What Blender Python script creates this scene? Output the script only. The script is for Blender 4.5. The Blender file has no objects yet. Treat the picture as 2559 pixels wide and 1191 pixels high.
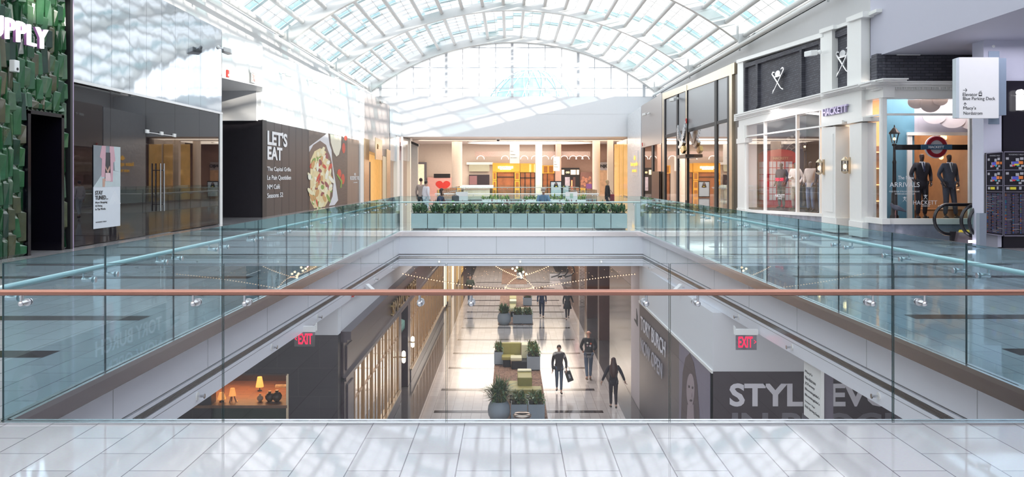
import bpy, bmesh, math, random
from mathutils import Vector, Matrix
random.seed(7)
PI = math.pi
C = bpy.context.scene.collection
SC = bpy.context.scene
# ---------------------------------------------------------------- camera
F = 2180.0; EYE = 1.64; CX, CY = 1276.0, 443.0
cam_d = bpy.data.cameras.new('camera'); cam = bpy.data.objects.new('camera', cam_d); C.objects.link(cam)
cam.location = (0, 0, EYE); cam.rotation_euler = (PI/2, 0, 0)
cam_d.sensor_fit = 'HORIZONTAL'; cam_d.sensor_width = 36.0; cam_d.lens = 36.0*F/2559
cam_d.shift_x = (1279.5-CX)/2559; cam_d.shift_y = -(595.5-CY)/2559
cam_d.clip_start = 0.1; cam_d.clip_end = 600
SC.camera = cam
# ---------------------------------------------------------------- sky, sun, exposure
SC.view_settings.view_transform = 'Standard'; SC.view_settings.look = 'None'
SC.view_settings.gamma = 1.0; SC.view_settings.use_curve_mapping = False
SC.view_settings.exposure = 1.12
SC.cycles.use_denoising = True
SC.cycles.max_bounces = 10; SC.cycles.transparent_max_bounces = 32
SC.cycles.diffuse_bounces = 5; SC.cycles.glossy_bounces = 5
SC.cycles.caustics_reflective = False; SC.cycles.caustics_refractive = False
SC.cycles.sample_clamp_indirect = 6.0
W = bpy.data.worlds.new('sky'); SC.world = W; W.use_nodes = True
nt = W.node_tree; nt.nodes.clear()
wo = nt.nodes.new('ShaderNodeOutputWorld'); wb = nt.nodes.new('ShaderNodeBackground')
tc = nt.nodes.new('ShaderNodeTexCoord'); nz = nt.nodes.new('ShaderNodeTexNoise'); cr = nt.nodes.new('ShaderNodeValToRGB')
nz.inputs['Scale'].default_value = 3.0; nz.inputs['Detail'].default_value = 5
cr.color_ramp.elements[0].position = .38; cr.color_ramp.elements[0].color = (.88, .94, 1.0, 1)
cr.color_ramp.elements[1].position = .58; cr.color_ramp.elements[1].color = (1.0, .98, .955, 1)
nt.links.new(tc.outputs['Generated'], nz.inputs['Vector']); nt.links.new(nz.outputs['Fac'], cr.inputs['Fac'])
nt.links.new(cr.outputs['Color'], wb.inputs['Color']); nt.links.new(wb.outputs['Background'], wo.inputs['Surface'])
wb.inputs['Strength'].default_value = 1.35
def light(name, kind, loc, energy, color=(1,1,1), size=1.0, size_y=None, direction=None, **kw):
    d = bpy.data.lights.new(name, kind); o = bpy.data.objects.new(name, d); C.objects.link(o)
    d.energy = energy; d.color = color; o.location = loc
    if kind == 'AREA':
        d.size = size
        if size_y: d.shape = 'RECTANGLE'; d.size_y = size_y
    elif kind == 'SUN': d.angle = size
    else: d.shadow_soft_size = size
    if direction: o.rotation_euler = Vector(direction).to_track_quat('-Z', 'Y').to_euler()
    for k, v in kw.items(): setattr(d, k, v)
    return o
light('sun', 'SUN', (30, -20, 30), 3.3, (1.0, .91, .78), math.radians(.7), direction=(-.86, .42, -.20))
WARM = (1.0, .80, .58); NEUT = (1.0, .93, .86)
light('lower_ceiling_lamp', 'AREA', (0.2, 33, -1.2), 210, NEUT, 6, 8, (0, 0, -1))  # unseen area lights added for the lower floor, standing in for downlights
light('lower_ceiling_lamp', 'AREA', (0.2, 60, -1.2), 520, WARM, 8, 24, (0, 0, -1))
light('lower_ceiling_lamp', 'AREA', (0.3, 1.0, -1.3), 190, NEUT, 10, 8, (0, 0.25, -1))
light('concourse_ceiling_lamp', 'AREA', (1.0, 79.5, 4.9), 1050, (1, .84, .68), 18, 12, (0, 0, -1))
light('concourse_ceiling_lamp', 'AREA', (11.6, 16, 4.7), 80, (.90, .88, 1.0), 3.5, 8, (0, 0, -1))
# ---------------------------------------------------------------- materials
MATS = {}
def new_mat(name):
    m = bpy.data.materials.new(name); m.use_nodes = True
    return m, m.node_tree, m.node_tree.nodes['Principled BSDF']
def mat(name, col, rough=.5, metal=0.0, var=.06, scale=6.0, emit=None, es=1.0, bump=0.0, bscale=20.0, spec=.5, coat=0.0, stretch=None):
    if name in MATS: return MATS[name]
    m, t, b = new_mat(name); n = t.nodes; l = t.links
    b.inputs['Roughness'].default_value = rough; b.inputs['Metallic'].default_value = metal
    b.inputs['Specular IOR Level'].default_value = spec
    if coat: b.inputs['Coat Weight'].default_value = coat; b.inputs['Coat Roughness'].default_value = .03
    co = n.new('ShaderNodeTexCoord'); src = co.outputs['Object']
    if stretch:
        mp = n.new('ShaderNodeMapping'); mp.inputs['Scale'].default_value = stretch
        l.new(src, mp.inputs['Vector']); src = mp.outputs['Vector']
    if var:
        nz = n.new('ShaderNodeTexNoise'); nz.inputs['Scale'].default_value = scale; nz.inputs['Detail'].default_value = 4
        mx = n.new('ShaderNodeMix'); mx.data_type = 'RGBA'
        mx.inputs['A'].default_value = (*[c*(1-var) for c in col], 1); mx.inputs['B'].default_value = (*[min(1, c*(1+var)) for c in col], 1)
        l.new(src, nz.inputs['Vector']); l.new(nz.outputs['Fac'], mx.inputs['Factor']); l.new(mx.outputs['Result'], b.inputs['Base Color'])
    else: b.inputs['Base Color'].default_value = (*col, 1)
    if bump:
        nb = n.new('ShaderNodeTexNoise'); nb.inputs['Scale'].default_value = bscale; nb.inputs['Detail'].default_value = 2
        bp = n.new('ShaderNodeBump'); bp.inputs['Strength'].default_value = bump; bp.inputs['Distance'].default_value = .02
        l.new(src, nb.inputs['Vector']); l.new(nb.outputs['Fac'], bp.inputs['Height']); l.new(bp.outputs['Normal'], b.inputs['Normal'])
    if emit: b.inputs['Emission Color'].default_value = (*emit, 1); b.inputs['Emission Strength'].default_value = es
    MATS[name] = m; return m
def tile_mat(name, c1, c2, mortar, bw, rh, rough, rot=True, offset=.5, msize=.006, bump=.15, spec=.5, wall=None, wave=0.0):
    m, t, b = new_mat(name); n = t.nodes; l = t.links
    co = n.new('ShaderNodeTexCoord'); sp = n.new('ShaderNodeSeparateXYZ'); cb = n.new('ShaderNodeCombineXYZ'); l.new(co.outputs['Object'], sp.inputs[0])
    a, bb = {None: ('Y', 'X'), 'X': ('Y', 'Z'), 'Y': ('X', 'Z'), 'T': ('X', 'Y')}[wall]
    l.new(sp.outputs[a], cb.inputs['X']); l.new(sp.outputs[bb], cb.inputs['Y'])
    br = n.new('ShaderNodeTexBrick'); br.offset = offset; br.inputs['Scale'].default_value = 1
    br.inputs['Brick Width'].default_value = bw; br.inputs['Row Height'].default_value = rh; br.inputs['Mortar Size'].default_value = msize
    br.inputs['Color1'].default_value = (*c1, 1); br.inputs['Color2'].default_value = (*c2, 1); br.inputs['Mortar'].default_value = (*mortar, 1)
    br.inputs['Mortar Smooth'].default_value = .1
    l.new(cb.outputs[0], br.inputs['Vector'])
    nz = n.new('ShaderNodeTexNoise'); nz.inputs['Scale'].default_value = 60; l.new(co.outputs['Object'], nz.inputs['Vector'])
    mx = n.new('ShaderNodeMix'); mx.data_type = 'RGBA'; mx.blend_type = 'MULTIPLY'; mx.inputs['Factor'].default_value = .12
    l.new(br.outputs['Color'], mx.inputs['A']); l.new(nz.outputs['Color'], mx.inputs['B']); l.new(mx.outputs['Result'], b.inputs['Base Color'])
    b.inputs['Roughness'].default_value = rough; b.inputs['Specular IOR Level'].default_value = spec
    bp = n.new('ShaderNodeBump'); bp.inputs['Strength'].default_value = bump; bp.inputs['Distance'].default_value = .01; bp.invert = True
    l.new(br.outputs['Fac'], bp.inputs['Height'])
    if wave:
        n2 = n.new('ShaderNodeTexNoise'); n2.inputs['Scale'].default_value = 2.2; n2.inputs['Detail'].default_value = 1; l.new(co.outputs['Object'], n2.inputs['Vector'])
        b2 = n.new('ShaderNodeBump'); b2.inputs['Strength'].default_value = wave; b2.inputs['Distance'].default_value = .01
        l.new(n2.outputs['Fac'], b2.inputs['Height']); l.new(bp.outputs['Normal'], b2.inputs['Normal']); l.new(b2.outputs['Normal'], b.inputs['Normal'])
    else: l.new(bp.outputs['Normal'], b.inputs['Normal'])
    MATS[name] = m; return m
def glass_mat(name, tint, ior=1.5, refl=(1, 1, 1), boost=1.0, wave=0.0):
    m = bpy.data.materials.new(name); m.use_nodes = True; t = m.node_tree; n = t.nodes; l = t.links; n.clear()
    def math_(op, a, b=None, clamp=False):
        x = n.new('ShaderNodeMath'); x.operation = op; x.use_clamp = clamp
        for i, v in enumerate((a, b)):
            if v is None: continue
            if isinstance(v, (int, float)): x.inputs[i].default_value = v
            else: l.new(v, x.inputs[i])
        return x.outputs[0]
    o = n.new('ShaderNodeOutputMaterial'); tr = n.new('ShaderNodeBsdfTransparent'); gl = n.new('ShaderNodeBsdfGlossy'); mx = n.new('ShaderNodeMixShader')
    ge = n.new('ShaderNodeNewGeometry'); dt = n.new('ShaderNodeVectorMath'); dt.operation = 'DOT_PRODUCT'
    l.new(ge.outputs['Incoming'], dt.inputs[0]); l.new(ge.outputs['Normal'], dt.inputs[1])
    c = math_('ABSOLUTE', dt.outputs['Value']); q = math_('POWER', math_('SUBTRACT', 1.0, c, True), 5.0)
    f0 = ((ior-1)/(ior+1))**2
    fac = math_('MULTIPLY', math_('ADD', math_('MULTIPLY', q, 1-f0), f0), boost, True)
    tr.inputs['Color'].default_value = (*tint, 1); gl.inputs['Color'].default_value = (*refl, 1); gl.inputs['Roughness'].default_value = .0
    if wave:
        co = n.new('ShaderNodeTexCoord'); nz = n.new('ShaderNodeTexNoise'); nz.inputs['Scale'].default_value = .9; bp = n.new('ShaderNodeBump')
        bp.inputs['Strength'].default_value = wave; bp.inputs['Distance'].default_value = .02
        l.new(co.outputs['Object'], nz.inputs['Vector']); l.new(nz.outputs['Fac'], bp.inputs['Height']); l.new(bp.outputs['Normal'], gl.inputs['Normal'])
    l.new(fac, mx.inputs['Fac']); l.new(tr.outputs[0], mx.inputs[1]); l.new(gl.outputs[0], mx.inputs[2]); l.new(mx.outputs[0], o.inputs['Surface'])
    MATS[name] = m; return m
def print_mat(name, cols, scale, stretch, rough=.9):
    m, t, b = new_mat(name); n = t.nodes; l = t.links
    co = n.new('ShaderNodeTexCoord'); mp = n.new('ShaderNodeMapping'); mp.inputs['Scale'].default_value = stretch
    nz = n.new('ShaderNodeTexNoise'); nz.inputs['Scale'].default_value = scale; nz.inputs['Detail'].default_value = 6; nz.inputs['Distortion'].default_value = 1.5
    cr = n.new('ShaderNodeValToRGB'); cr.color_ramp.interpolation = 'CONSTANT'
    while len(cr.color_ramp.elements) < len(cols): cr.color_ramp.elements.new(.5)
    for i, c in enumerate(cols): cr.color_ramp.elements[i].position = 0 if i == 0 else .36+.30*i/len(cols); cr.color_ramp.elements[i].color = (*c, 1)
    l.new(co.outputs['Object'], mp.inputs['Vector']); l.new(mp.outputs['Vector'], nz.inputs['Vector']); l.new(nz.outputs['Fac'], cr.inputs['Fac']); l.new(cr.outputs['Color'], b.inputs['Base Color'])
    b.inputs['Roughness'].default_value = rough; MATS[name] = m; return m
def emis(name, col, s): return mat(name, (min(1, col[0]), min(1, col[1]), min(1, col[2])), .5, var=0, emit=col, es=s)

WHITE = mat('white_plaster', (.80, .81, .84), .55, var=.02)
WALLG = mat('grey_painted_wall', (.66, .66, .67), .6, var=.02)
FASC = mat('white_metal_panel', (.80, .83, .90), .28, var=.015, spec=.6)
STEELB = mat('brushed_steel_band', (.58, .55, .56), .26, 1.0, var=.12, scale=2, stretch=(1, 1, 30))
STEEL = mat('satin_steel', (.72, .73, .75), .25, 1.0, var=.05)
RAILW = mat('pale_satin_handrail', (.93, .94, .90), .42, .1, var=.03)
RAILT = mat('copper_toned_handrail', (.42, .21, .16), .28, 1.0, var=.04)  # steel pipe, warm reflection from below put into the base colour
BLACK = mat('black_matte', (.012, .011, .014), .5, var=.2)
CHAR = mat('charcoal_vinyl', (.028, .024, .030), .42, var=.12)
DKMET = mat('dark_bronze_metal', (.035, .028, .026), .3, .6, var=.2)
GOLD = mat('gold_metal', (.62, .42, .16), .22, 1.0, var=.15)
CHAMP = mat('champagne_metal', (.60, .50, .36), .30, .9, var=.15)
WOODD = mat('bronze_stained_mullion', (.42, .25, .12), .3, .6, var=.3, stretch=(8, 8, .6))
NAVY = mat('dark_aubergine_paint', (.045, .024, .036), .30, var=.15)
WHT = mat('white_paint', (.86, .87, .86), .35, var=.02)
WHL = mat('white_letter', (.88, .89, .92), .4, var=.02)
INK = mat('black_ink', (.02, .02, .025), .5, var=.05)
OLIVE = mat('olive_upholstery', (.31, .28, .085), .5, var=.12, scale=12)
CREAMU = mat('cream_upholstery', (.62, .60, .42), .5, var=.05)
GREYP = mat('grey_blue_planter', (.30, .36, .42), .5, var=.06, scale=30)
TEALP = mat('pale_teal_planter', (.60, .68, .69), .4, var=.03)
SOIL = mat('dark_soil', (.03, .022, .015), .9, var=.4, scale=40)
LEAF = mat('green_leaf', (.07, .15, .05), .45, var=.5, scale=9, spec=.5)
LEAFY = mat('yellow_edged_leaf', (.17, .17, .05), .45, var=.5, scale=9)
LEAFR = mat('red_brown_leaf', (.22, .07, .06), .5, var=.6, scale=9)
LEAFL = mat('light_green_leaf', (.25, .36, .08), .5, var=.5, scale=9)
GLN = glass_mat('clear_railing_glass', (.96, .965, .98), 1.42)
GLS = glass_mat('teal_railing_glass', (.73, .88, .91), 1.45)
GLF = glass_mat('far_railing_glass', (.89, .965, .965), 1.42)
GLE = mat('dark_glass_edge', (.02, .06, .07), .2, var=.1)
SHOPG = glass_mat('shop_window_glass', (.93, .93, .93), 1.5)
ROOFG = glass_mat('roof_glass_clear', (.96, .98, 1.0), 1.3)
ROOFT = glass_mat('roof_glass_blue', (.50, .63, .66), 1.3)
ENDG = glass_mat('end_window_glass', (.97, .99, 1.0), 1.3)
# ---------------------------------------------------------------- geometry helpers
def P(px, py, pl):
    rx = (px-CX)/F; rz = -(py-CY)/F; k, c = pl
    t = c/rx if k == 'X' else (c if k == 'Y' else (c-EYE)/rz)
    return Vector((rx*t, t, EYE+rz*t))
def YL(px, X): return X*F/(px-CX)
def XF(px, Y): return (px-CX)*Y/F
def ZF(py, Y): return EYE-(py-CY)*Y/F
class MB:
    def __init__(s): s.v = []; s.f = []; s.m = []; s.k = 0
    def add(s, vs, fs):
        n = len(s.v); s.v += [tuple(v) for v in vs]
        for f in fs: s.f.append([n+i for i in f]); s.m.append(s.k)
        return s
    def box(s, x0, x1, y0, y1, z0, z1):
        x0, x1 = min(x0, x1), max(x0, x1); y0, y1 = min(y0, y1), max(y0, y1); z0, z1 = min(z0, z1), max(z0, z1)
        return s.add([(x0,y0,z0),(x1,y0,z0),(x1,y1,z0),(x0,y1,z0),(x0,y0,z1),(x1,y0,z1),(x1,y1,z1),(x0,y1,z1)],
                     [(0,3,2,1),(4,5,6,7),(0,1,5,4),(1,2,6,5),(2,3,7,6),(3,0,4,7)])
    def slab(s, pts, vec):          # polygon pts extruded by vec
        pts = [Vector(p) for p in pts]; n = len(pts); vec = Vector(vec)
        nr = Vector((0,0,0))
        for i in range(n): nr += pts[i].cross(pts[(i+1) % n])
        if nr.dot(vec) > 0: pts.reverse()
        vs = pts+[p+vec for p in pts]
        return s.add(vs, [list(range(n)), list(range(2*n-1, n-1, -1))]+[(i, n+i, n+(i+1) % n, (i+1) % n) for i in range(n)])
    def cyl(s, p0, p1, r0, r1=None, n=12, caps=True):
        r1 = r0 if r1 is None else r1; p0 = Vector(p0); p1 = Vector(p1); d = (p1-p0)
        if d.length < 1e-6: return s
        q = d.to_track_quat('Z', 'Y'); vs = []
        for p, r in ((p0, r0), (p1, r1)):
            for i in range(n): vs.append(p+q @ Vector((r*math.cos(2*PI*i/n), r*math.sin(2*PI*i/n), 0)))
        fs = [(i, (i+1) % n, n+(i+1) % n, n+i) for i in range(n)]
        if caps: fs += [list(range(n-1, -1, -1)), list(range(n, 2*n))]
        return s.add(vs, fs)
    def tube(s, path, r, n=8, flat=None, caps=True):
        path = [Vector(p) for p in path]; vs = []; N = len(path)
        up = None
        for i, p in enumerate(path):
            d = (path[min(i+1, N-1)]-path[max(i-1, 0)]).normalized()
            if up is None:
                up = Vector((0, 0, 1)) if abs(d.z) < .9 else Vector((1, 0, 0))
            a = d.cross(up).normalized(); b = a.cross(d).normalized(); up = b
            rr = r[i] if isinstance(r, (list, tuple)) else r
            for j in range(n):
                t = 2*PI*j/n; vs.append(p+a*rr*math.cos(t)*(flat or 1)+b*rr*math.sin(t))
        fs = []
        for i in range(N-1):
            for j in range(n): fs.append((i*n+j, i*n+(j+1) % n, (i+1)*n+(j+1) % n, (i+1)*n+j))
        if caps: fs += [list(range(n-1, -1, -1)), list(range((N-1)*n, N*n))]
        return s.add(vs, fs)
    def lathe(s, prof, c=(0, 0, 0), n=24, sx=1, sy=1):
        vs = []; c = Vector(c)
        for r, z in prof:
            for i in range(n): vs.append(c+Vector((r*sx*math.cos(2*PI*i/n), r*sy*math.sin(2*PI*i/n), z)))
        m = len(prof); fs = []
        for k in range(m-1):
            for i in range(n): fs.append((k*n+i, k*n+(i+1) % n, (k+1)*n+(i+1) % n, (k+1)*n+i))
        fs += [list(range(n-1, -1, -1)), list(range((m-1)*n, m*n))]
        return s.add(vs, fs)
    def ball(s, c, r, n=14, sx=1, sy=1, sz=1):
        m = max(5, n//2); prof = [(max(1e-4, r*math.sin(PI*k/m)), -r*sz*math.cos(PI*k/m)) for k in range(m+1)]
        return s.lathe(prof, c, n, sx, sy)
    def obj(s, name, mt, parent=None, smooth=False, bevel=0):
        me = bpy.data.meshes.new(name); me.from_pydata(s.v, [], s.f)
        for x in (mt if isinstance(mt, (list, tuple)) else [mt]): me.materials.append(x)
        me.polygons.foreach_set('material_index', s.m)
        me.update()
        return link(name, me, parent, smooth, bevel)
def link(name, me, parent=None, smooth=False, bevel=0):
    if smooth:
        me.polygons.foreach_set('use_smooth', [True]*len(me.polygons))
        try: me.set_sharp_from_angle(angle=math.radians(40))
        except Exception: pass
    o = bpy.data.objects.new(name, me); C.objects.link(o)
    if parent: o.parent = parent
    if bevel:
        b = o.modifiers.new('bevel', 'BEVEL'); b.width = bevel; b.segments = 2; b.limit_method = 'ANGLE'
    return o
ROOTS = []
def T(name, label, cat, group=None):
    o = bpy.data.objects.new(name, None); C.objects.link(o); o.empty_display_size = .2
    o['label'] = label; o['category'] = cat
    if group: o['group'] = group
    ROOTS.append(o); return o
def tag(o, label, cat, group=None):
    o['label'] = label; o['category'] = cat
    if group: o['group'] = group
    ROOTS.append(o); return o
def S(o): o['kind'] = 'structure'; return o
def part(parent, name, mt, fn, **kw):
    m = MB(); fn(m); return m.obj(name, mt, parent, **kw)
def bx(parent, name, mt, *b, **kw): return MB().box(*b).obj(name, mt, parent, **kw)
def pl(parent, name, mt, pts, vec, **kw): return MB().slab(pts, vec).obj(name, mt, parent, **kw)
def kids(o): return [c for c in bpy.data.objects if c.parent == o]
def dup(root, loc, rz=0, label=None, group=None, mats=None, scale=None):
    def cp(o, par):
        c = o.copy(); C.objects.link(c)
        if par is not None: c.parent = par
        for ch in CH[o.name]: cp(ch, c)
        return c
    CH = {}
    def walk(o):
        CH[o.name] = kids(o)
        for k in CH[o.name]: walk(k)
    walk(root)
    r = cp(root, None); r.location = loc; r.rotation_euler = (0, 0, rz)
    if scale: r.scale = scale
    if label: r['label'] = label
    if group: r['group'] = group
    return r
AX = {'L': ((0,1,0), (0,0,1)), 'R': ((0,-1,0), (0,0,1)), 'C': ((1,0,0), (0,0,1)), 'B': ((-1,0,0), (0,0,1))}
def text_mesh(txt, ext=.01, spacing=1.0, bold=0.0, line=1.0):
    cu = bpy.data.curves.new('t', 'FONT'); cu.body = txt; cu.extrude = ext; cu.resolution_u = 3
    cu.space_character = spacing; cu.space_line = line; cu.offset = bold
    o = bpy.data.objects.new('t', cu); C.objects.link(o)
    dg = bpy.context.evaluated_depsgraph_get(); me = bpy.data.meshes.new_from_object(o.evaluated_get(dg))
    bpy.data.objects.remove(o); bpy.data.curves.remove(cu); return me
def lettering(name, txt, org, face, width, height, mt, parent=None, ext=.01, bold=0.0, shear=0.0, spacing=1.0, line=1.0, arc=None, lift=0.0):
    """org = lower left corner of the writing; fitted to width and height"""
    me = text_mesh(txt, ext, spacing, bold, line)
    xs = [v.co.x for v in me.vertices]; ys = [v.co.y for v in me.vertices]
    x0, x1, y0, y1 = min(xs), max(xs), min(ys), max(ys); u, w = (Vector(a) for a in (AX[face] if isinstance(face, str) else face)); nn = u.cross(w)
    sx = width/(x1-x0) if width else None; sy = height/(y1-y0) if height else None
    sx = sx or sy; sy = sy or sx
    org = Vector(org)
    for v in me.vertices:
        a = (v.co.x-x0)*sx; b = (v.co.y-y0)*sy; a += b*shear
        v.co = org+u*a+w*b+nn*(v.co.z+ext+.002+lift)
    me.materials.append(mt); return link(name, me, parent)
# ================================================================ THE SETTING
XL, XR = -10.2, 9.65            # shop front lines
OL, OR = -3.4, 3.98             # void edges
YN, YF = 5.84, 26.7             # void near and far edge
LZ = -5.7                       # lower floor level
FLOOR = tile_mat('pale_stone_tiles', (.455, .435, .455), (.53, .51, .53), (.16, .14, .16), .61, .305, .045, msize=.0035, wave=.06)
FLOORL = tile_mat('cream_stone_tiles', (.52, .47, .45), (.60, .55, .53), (.20, .17, .16), .61, .305, .10, msize=.0035, wave=.06)
FLOORD = tile_mat('brown_stone_tiles', (.085, .075, .078), (.105, .095, .095), (.04, .03, .03), .61, .305, .10, msize=.004)
STRIP = mat('dark_floor_inlay', (.045, .030, .028), .12, var=.2)
BRICKD = tile_mat('dark_brick', (.055, .055, .072), (.095, .095, .12), (.03, .03, .04), .22, .075, .65, wall='X', msize=.008, bump=.9)
BRICKC = tile_mat('dark_brick_front', (.055, .055, .072), (.095, .095, .12), (.03, .03, .04), .22, .075, .65, wall='Y', msize=.008, bump=.9)
BRICKR = tile_mat('pale_brick_column', (.45, .36, .32), (.20, .14, .12), (.6, .58, .55), .22, .08, .7, wall='Y', msize=.012, bump=.8)
FIELD = (-4.2, 4.3)
fl = MB()
fl.box(-16, 18, -12, YN-.02, -.16, 0)
fl.box(-16, OL, YN-.02, YF, -.16, 0); fl.box(OR, 18, YN-.02, YF, -.16, 0)
fl.box(-16, 18, YF, 40.3, -.16, 0)
fl.box(-16, OL, 40.3, 66, -.16, 0); fl.box(OR, 18, 40.3, 66, -.16, 0)
fl.box(-16, 18, 66, 100, -.16, 0)
S(fl.obj('floor', FLOOR))
def inlay(n, x0, x1, y, z, w=.3):
    S(bx(None, 'trim_%d' % n, STRIP, x0, x1, y-w/2, y+w/2, z, z+.004))
for i in range(9):
    y = .00376*F+i*2.07-.1
    inlay(i+1, -9.2, -4.26, y, 0); inlay(i+20, 4.70, 9.4, y+.1, 0)
lf = MB(); lf.box(-2.8, 3.5, 0, 96, LZ-.2, LZ); S(lf.obj('floor_lower', FLOORL))
lf = MB(); lf.box(-13, -2.8, 0, 96, LZ-.2, LZ); lf.box(3.5, 13, 0, 96, LZ-.2, LZ); S(lf.obj('floor_lower_border', FLOORD))
for i, d in enumerate((.012547, .01385, .01543, .01672, .01812, .01954, .02085, .02184, .0229, .0239, .0252, .0265, .028)):
    inlay(40+i, -2.4, 2.9, d*F, LZ, .28)
# slab edges: steel band, white panels, grille, lower lip
def xl(y): return -3.403-44.9*(.01224-y/F)
def xr(y): return 4.037+47.7*(.01224-y/F)
def edge(n, mt, z0, z1, off=0.0, name='trim'):
    m = MB()
    a, b = YN, YF
    m.slab([(xl(b)+off, b-off, z0), (xl(a)+off, a, z0), (xl(a)-.3, a, z0), (xl(b)-.3, b, z0)], (0, 0, z1-z0))
    m.slab([(xr(b)-off, b-off, z0), (xr(a)-off, a, z0), (xr(a)+.3, a, z0), (xr(b)+.3, b, z0)], (0, 0, z1-z0))
    m.box(xl(b)-.1, xr(b)+.1, b-off, b+.3, z0, z1)
    m.box(xl(a)-.3, xr(a)+.3, a-.25, a-.03, z0, z1)
    S(m.obj('%s_%d' % (name, n), mt))
edge(60, FASC, -.70, -.158)
edge(61, STRIP, -.725, -.70, -.03)
edge(62, FASC, -.765, -.725)
edge(63, mat('grille_recess', (.03, .03, .035), .6), -.845, -.765, -.05)
edge(64, FASC, -1.07, -.845)
edge(65, mat('grille_joint', (.2, .2, .22), .6), -.895, -.89, .003)
m = MB()
for k in range(5):
    z = -.778-.0135*k
    m.slab([(xl(YF)+.002, YF, z), (xl(YN)+.002, YN, z), (xl(YN)-.02, YN, z), (xl(YF)-.02, YF, z)], (0, 0, .006))
    m.slab([(xr(YF)-.002, YF, z), (xr(YN)-.002, YN, z), (xr(YN)+.02, YN, z), (xr(YF)+.02, YF, z)], (0, 0, .006))
    m.box(xl(YF), xr(YF), YF-.002, YF+.02, z, z+.006)
g = m.obj('linear_air_grille', STEEL); tag(g, 'long slotted air grille running round the white slab edge of the void', 'grille')
# vertical panel joints in the white fascia
m = MB()
for k in range(1, 9):
    y = YN+k*2.45
    m.box(xl(y), xl(y)+.003, y, y+.012, -.70, -.16); m.box(xr(y)-.003, xr(y), y, y+.012, -.70, -.16)
for k in range(1, 5):
    x = OL+k*1.48; m.box(x, x+.012, YF-.003, YF, -.70, -.16)
S(m.obj('trim_66', mat('panel_joint', (.42, .44, .47), .6)))
m = MB()
m.box(OL-.02, OL+.03, YN-.02, YF, -.158, 0); m.box(OR-.03, OR+.02, YN-.02, YF, -.158, 0); m.box(OL-.02, OR+.02, YF-.03, YF+.02, -.158, 0); m.box(OL, OR, YN-.03, YN+.0, -.158, 0)
S(m.obj('trim_67', STEELB))
# lower ceiling body
m = MB()
m.slab([(xl(YF)-.2, YF, -1.06), (xl(YN)-.2, YN, -1.06), (-13, YN, -1.06), (-13, YF, -1.06)], (0, 0, .9))
m.slab([(xr(YF)+.2, YF, -1.06), (xr(YN)+.2, YN, -1.06), (18, YN, -1.06), (18, YF, -1.06)], (0, 0, .9))
m.box(-13, 18, YF+.2, 40.3, -1.06, -.16); m.box(-13, 18, -12, YN-.1, -1.06, -.16)
m.box(-13, OL-.1, 40.3, 66, -1.06, -.16); m.box(OR+.1, 18, 40.3, 66, -1.06, -.16); m.box(-13, 18, 66, 96, -1.06, -.16)
S(m.obj('ceiling_lower', WHITE))
# end wall of the hall with the arched window, soffit beyond
EW = 72.0
m = MB(); m.box(-13.5, 13.5, EW, EW+.3, 5.0, 8.3)
S(m.obj('wall_far', WHITE))
m = MB(); m.box(-13.5, 13.5, EW-.01, EW, 6.86, 6.885); S(m.obj('trim_70', mat('wall_joint', (.7, .71, .73), .6)))
m = MB(); m.box(-14, 16, EW+.3, 100, 5.0, 5.3); m.box(-14, 9.7, EW+4, EW+4.4, 4.82, 5.02)
S(m.obj('ceiling', mat('beige_soffit', (.58, .53, .50), .6, var=.02)))
# side walls above the shops, up to the roof springing
SPL, SPR, SPZ = -12.0, 12.4, 9.0
m = MB(); m.box(SPL-.4, SPL, -12, EW, 0, SPZ); S(m.obj('wall_left', WALLG))
m = MB(); m.box(SPR, SPR+.4, -12, EW, 5.5, SPZ); S(m.obj('wall_right', WALLG))
m = MB(); m.box(17, 17.4, -12, 100, 0, 9.6); S(m.obj('wall_right_outer', WALLG))  # unseen outer wall, added to stop low sun leaking in
m = MB(); m.box(-16.4, -16, -12, 100, 0, 9.0); S(m.obj('wall_left_outer', WALLG))  # unseen, added together with the right sun block
m = MB(); m.box(SPR, 17, -12, 100, 8.6, 8.8); S(m.obj('ceiling_right', WHITE))
m = MB(); m.box(-13.2, 18, -12.3, 96, LZ-.4, LZ-.25); m.box(13.05, 13.3, -12, 96, LZ, -1.07); m.box(-13.3, -13.05, -12, 96, LZ, -1.07); S(m.obj('wall_lower_sides', WALLG))
m = MB(); m.box(-14, 18, -12.3, -12, 0, 8.0); S(m.obj('wall_back', WALLG))
# raised ceiling block over the near right
m = MB(); m.box(9.65, 18, -12, 23.4, 4.83, 9.6)
S(m.obj('ceiling_near_right', mat('pale_lavender_plaster', (.50, .50, .59), .6, var=.01)))
# ---------------------------------------------------------------- barrel skylight
hc = (SPR-SPL)/2; xc = (SPR+SPL)/2; sag = 4.29; R = (hc*hc+sag*sag)/(2*sag); zc = SPZ+sag-R; A0 = math.asin(hc/R)
def arcp(a, r, y): return Vector((xc+r*math.sin(a), y, zc+r*math.cos(a)))
roof = T('barrel_skylight', 'white steel arched glass roof spanning the whole mall hall', 'skylight')
ARW = mat('white_steelwork', (.68, .69, .69), .4, var=.02)
YA = [71.6, 58.0, 45.4, 32.8, 20.2, 7.6, -5.0]
def arch(y, w=.34, dp=.58):
    m = MB(); n = 40; vs = []
    for i in range(n+1):
        a = -A0+2*A0*i/n
        for r, yy in ((R-dp, y-w/2), (R-dp, y+w/2), (R, y+w/2), (R, y-w/2)): vs.append(arcp(a, r, yy))
    fs = [(i*4+j, i*4+(j+1) % 4, i*4+4+(j+1) % 4, i*4+4+j) for i in range(n) for j in range(4)]
    m.add(vs, fs+[(0, 1, 2, 3), (n*4+3, n*4+2, n*4+1, n*4)])
    for sgn in (-1, 1):     # upright posts at the springing
        p = arcp(sgn*A0*.965, R-dp*.5, y); m.box(p.x-.05, p.x+.05, y-.22, y-.12, SPZ-.8, p.z+.5)
    return m
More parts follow.
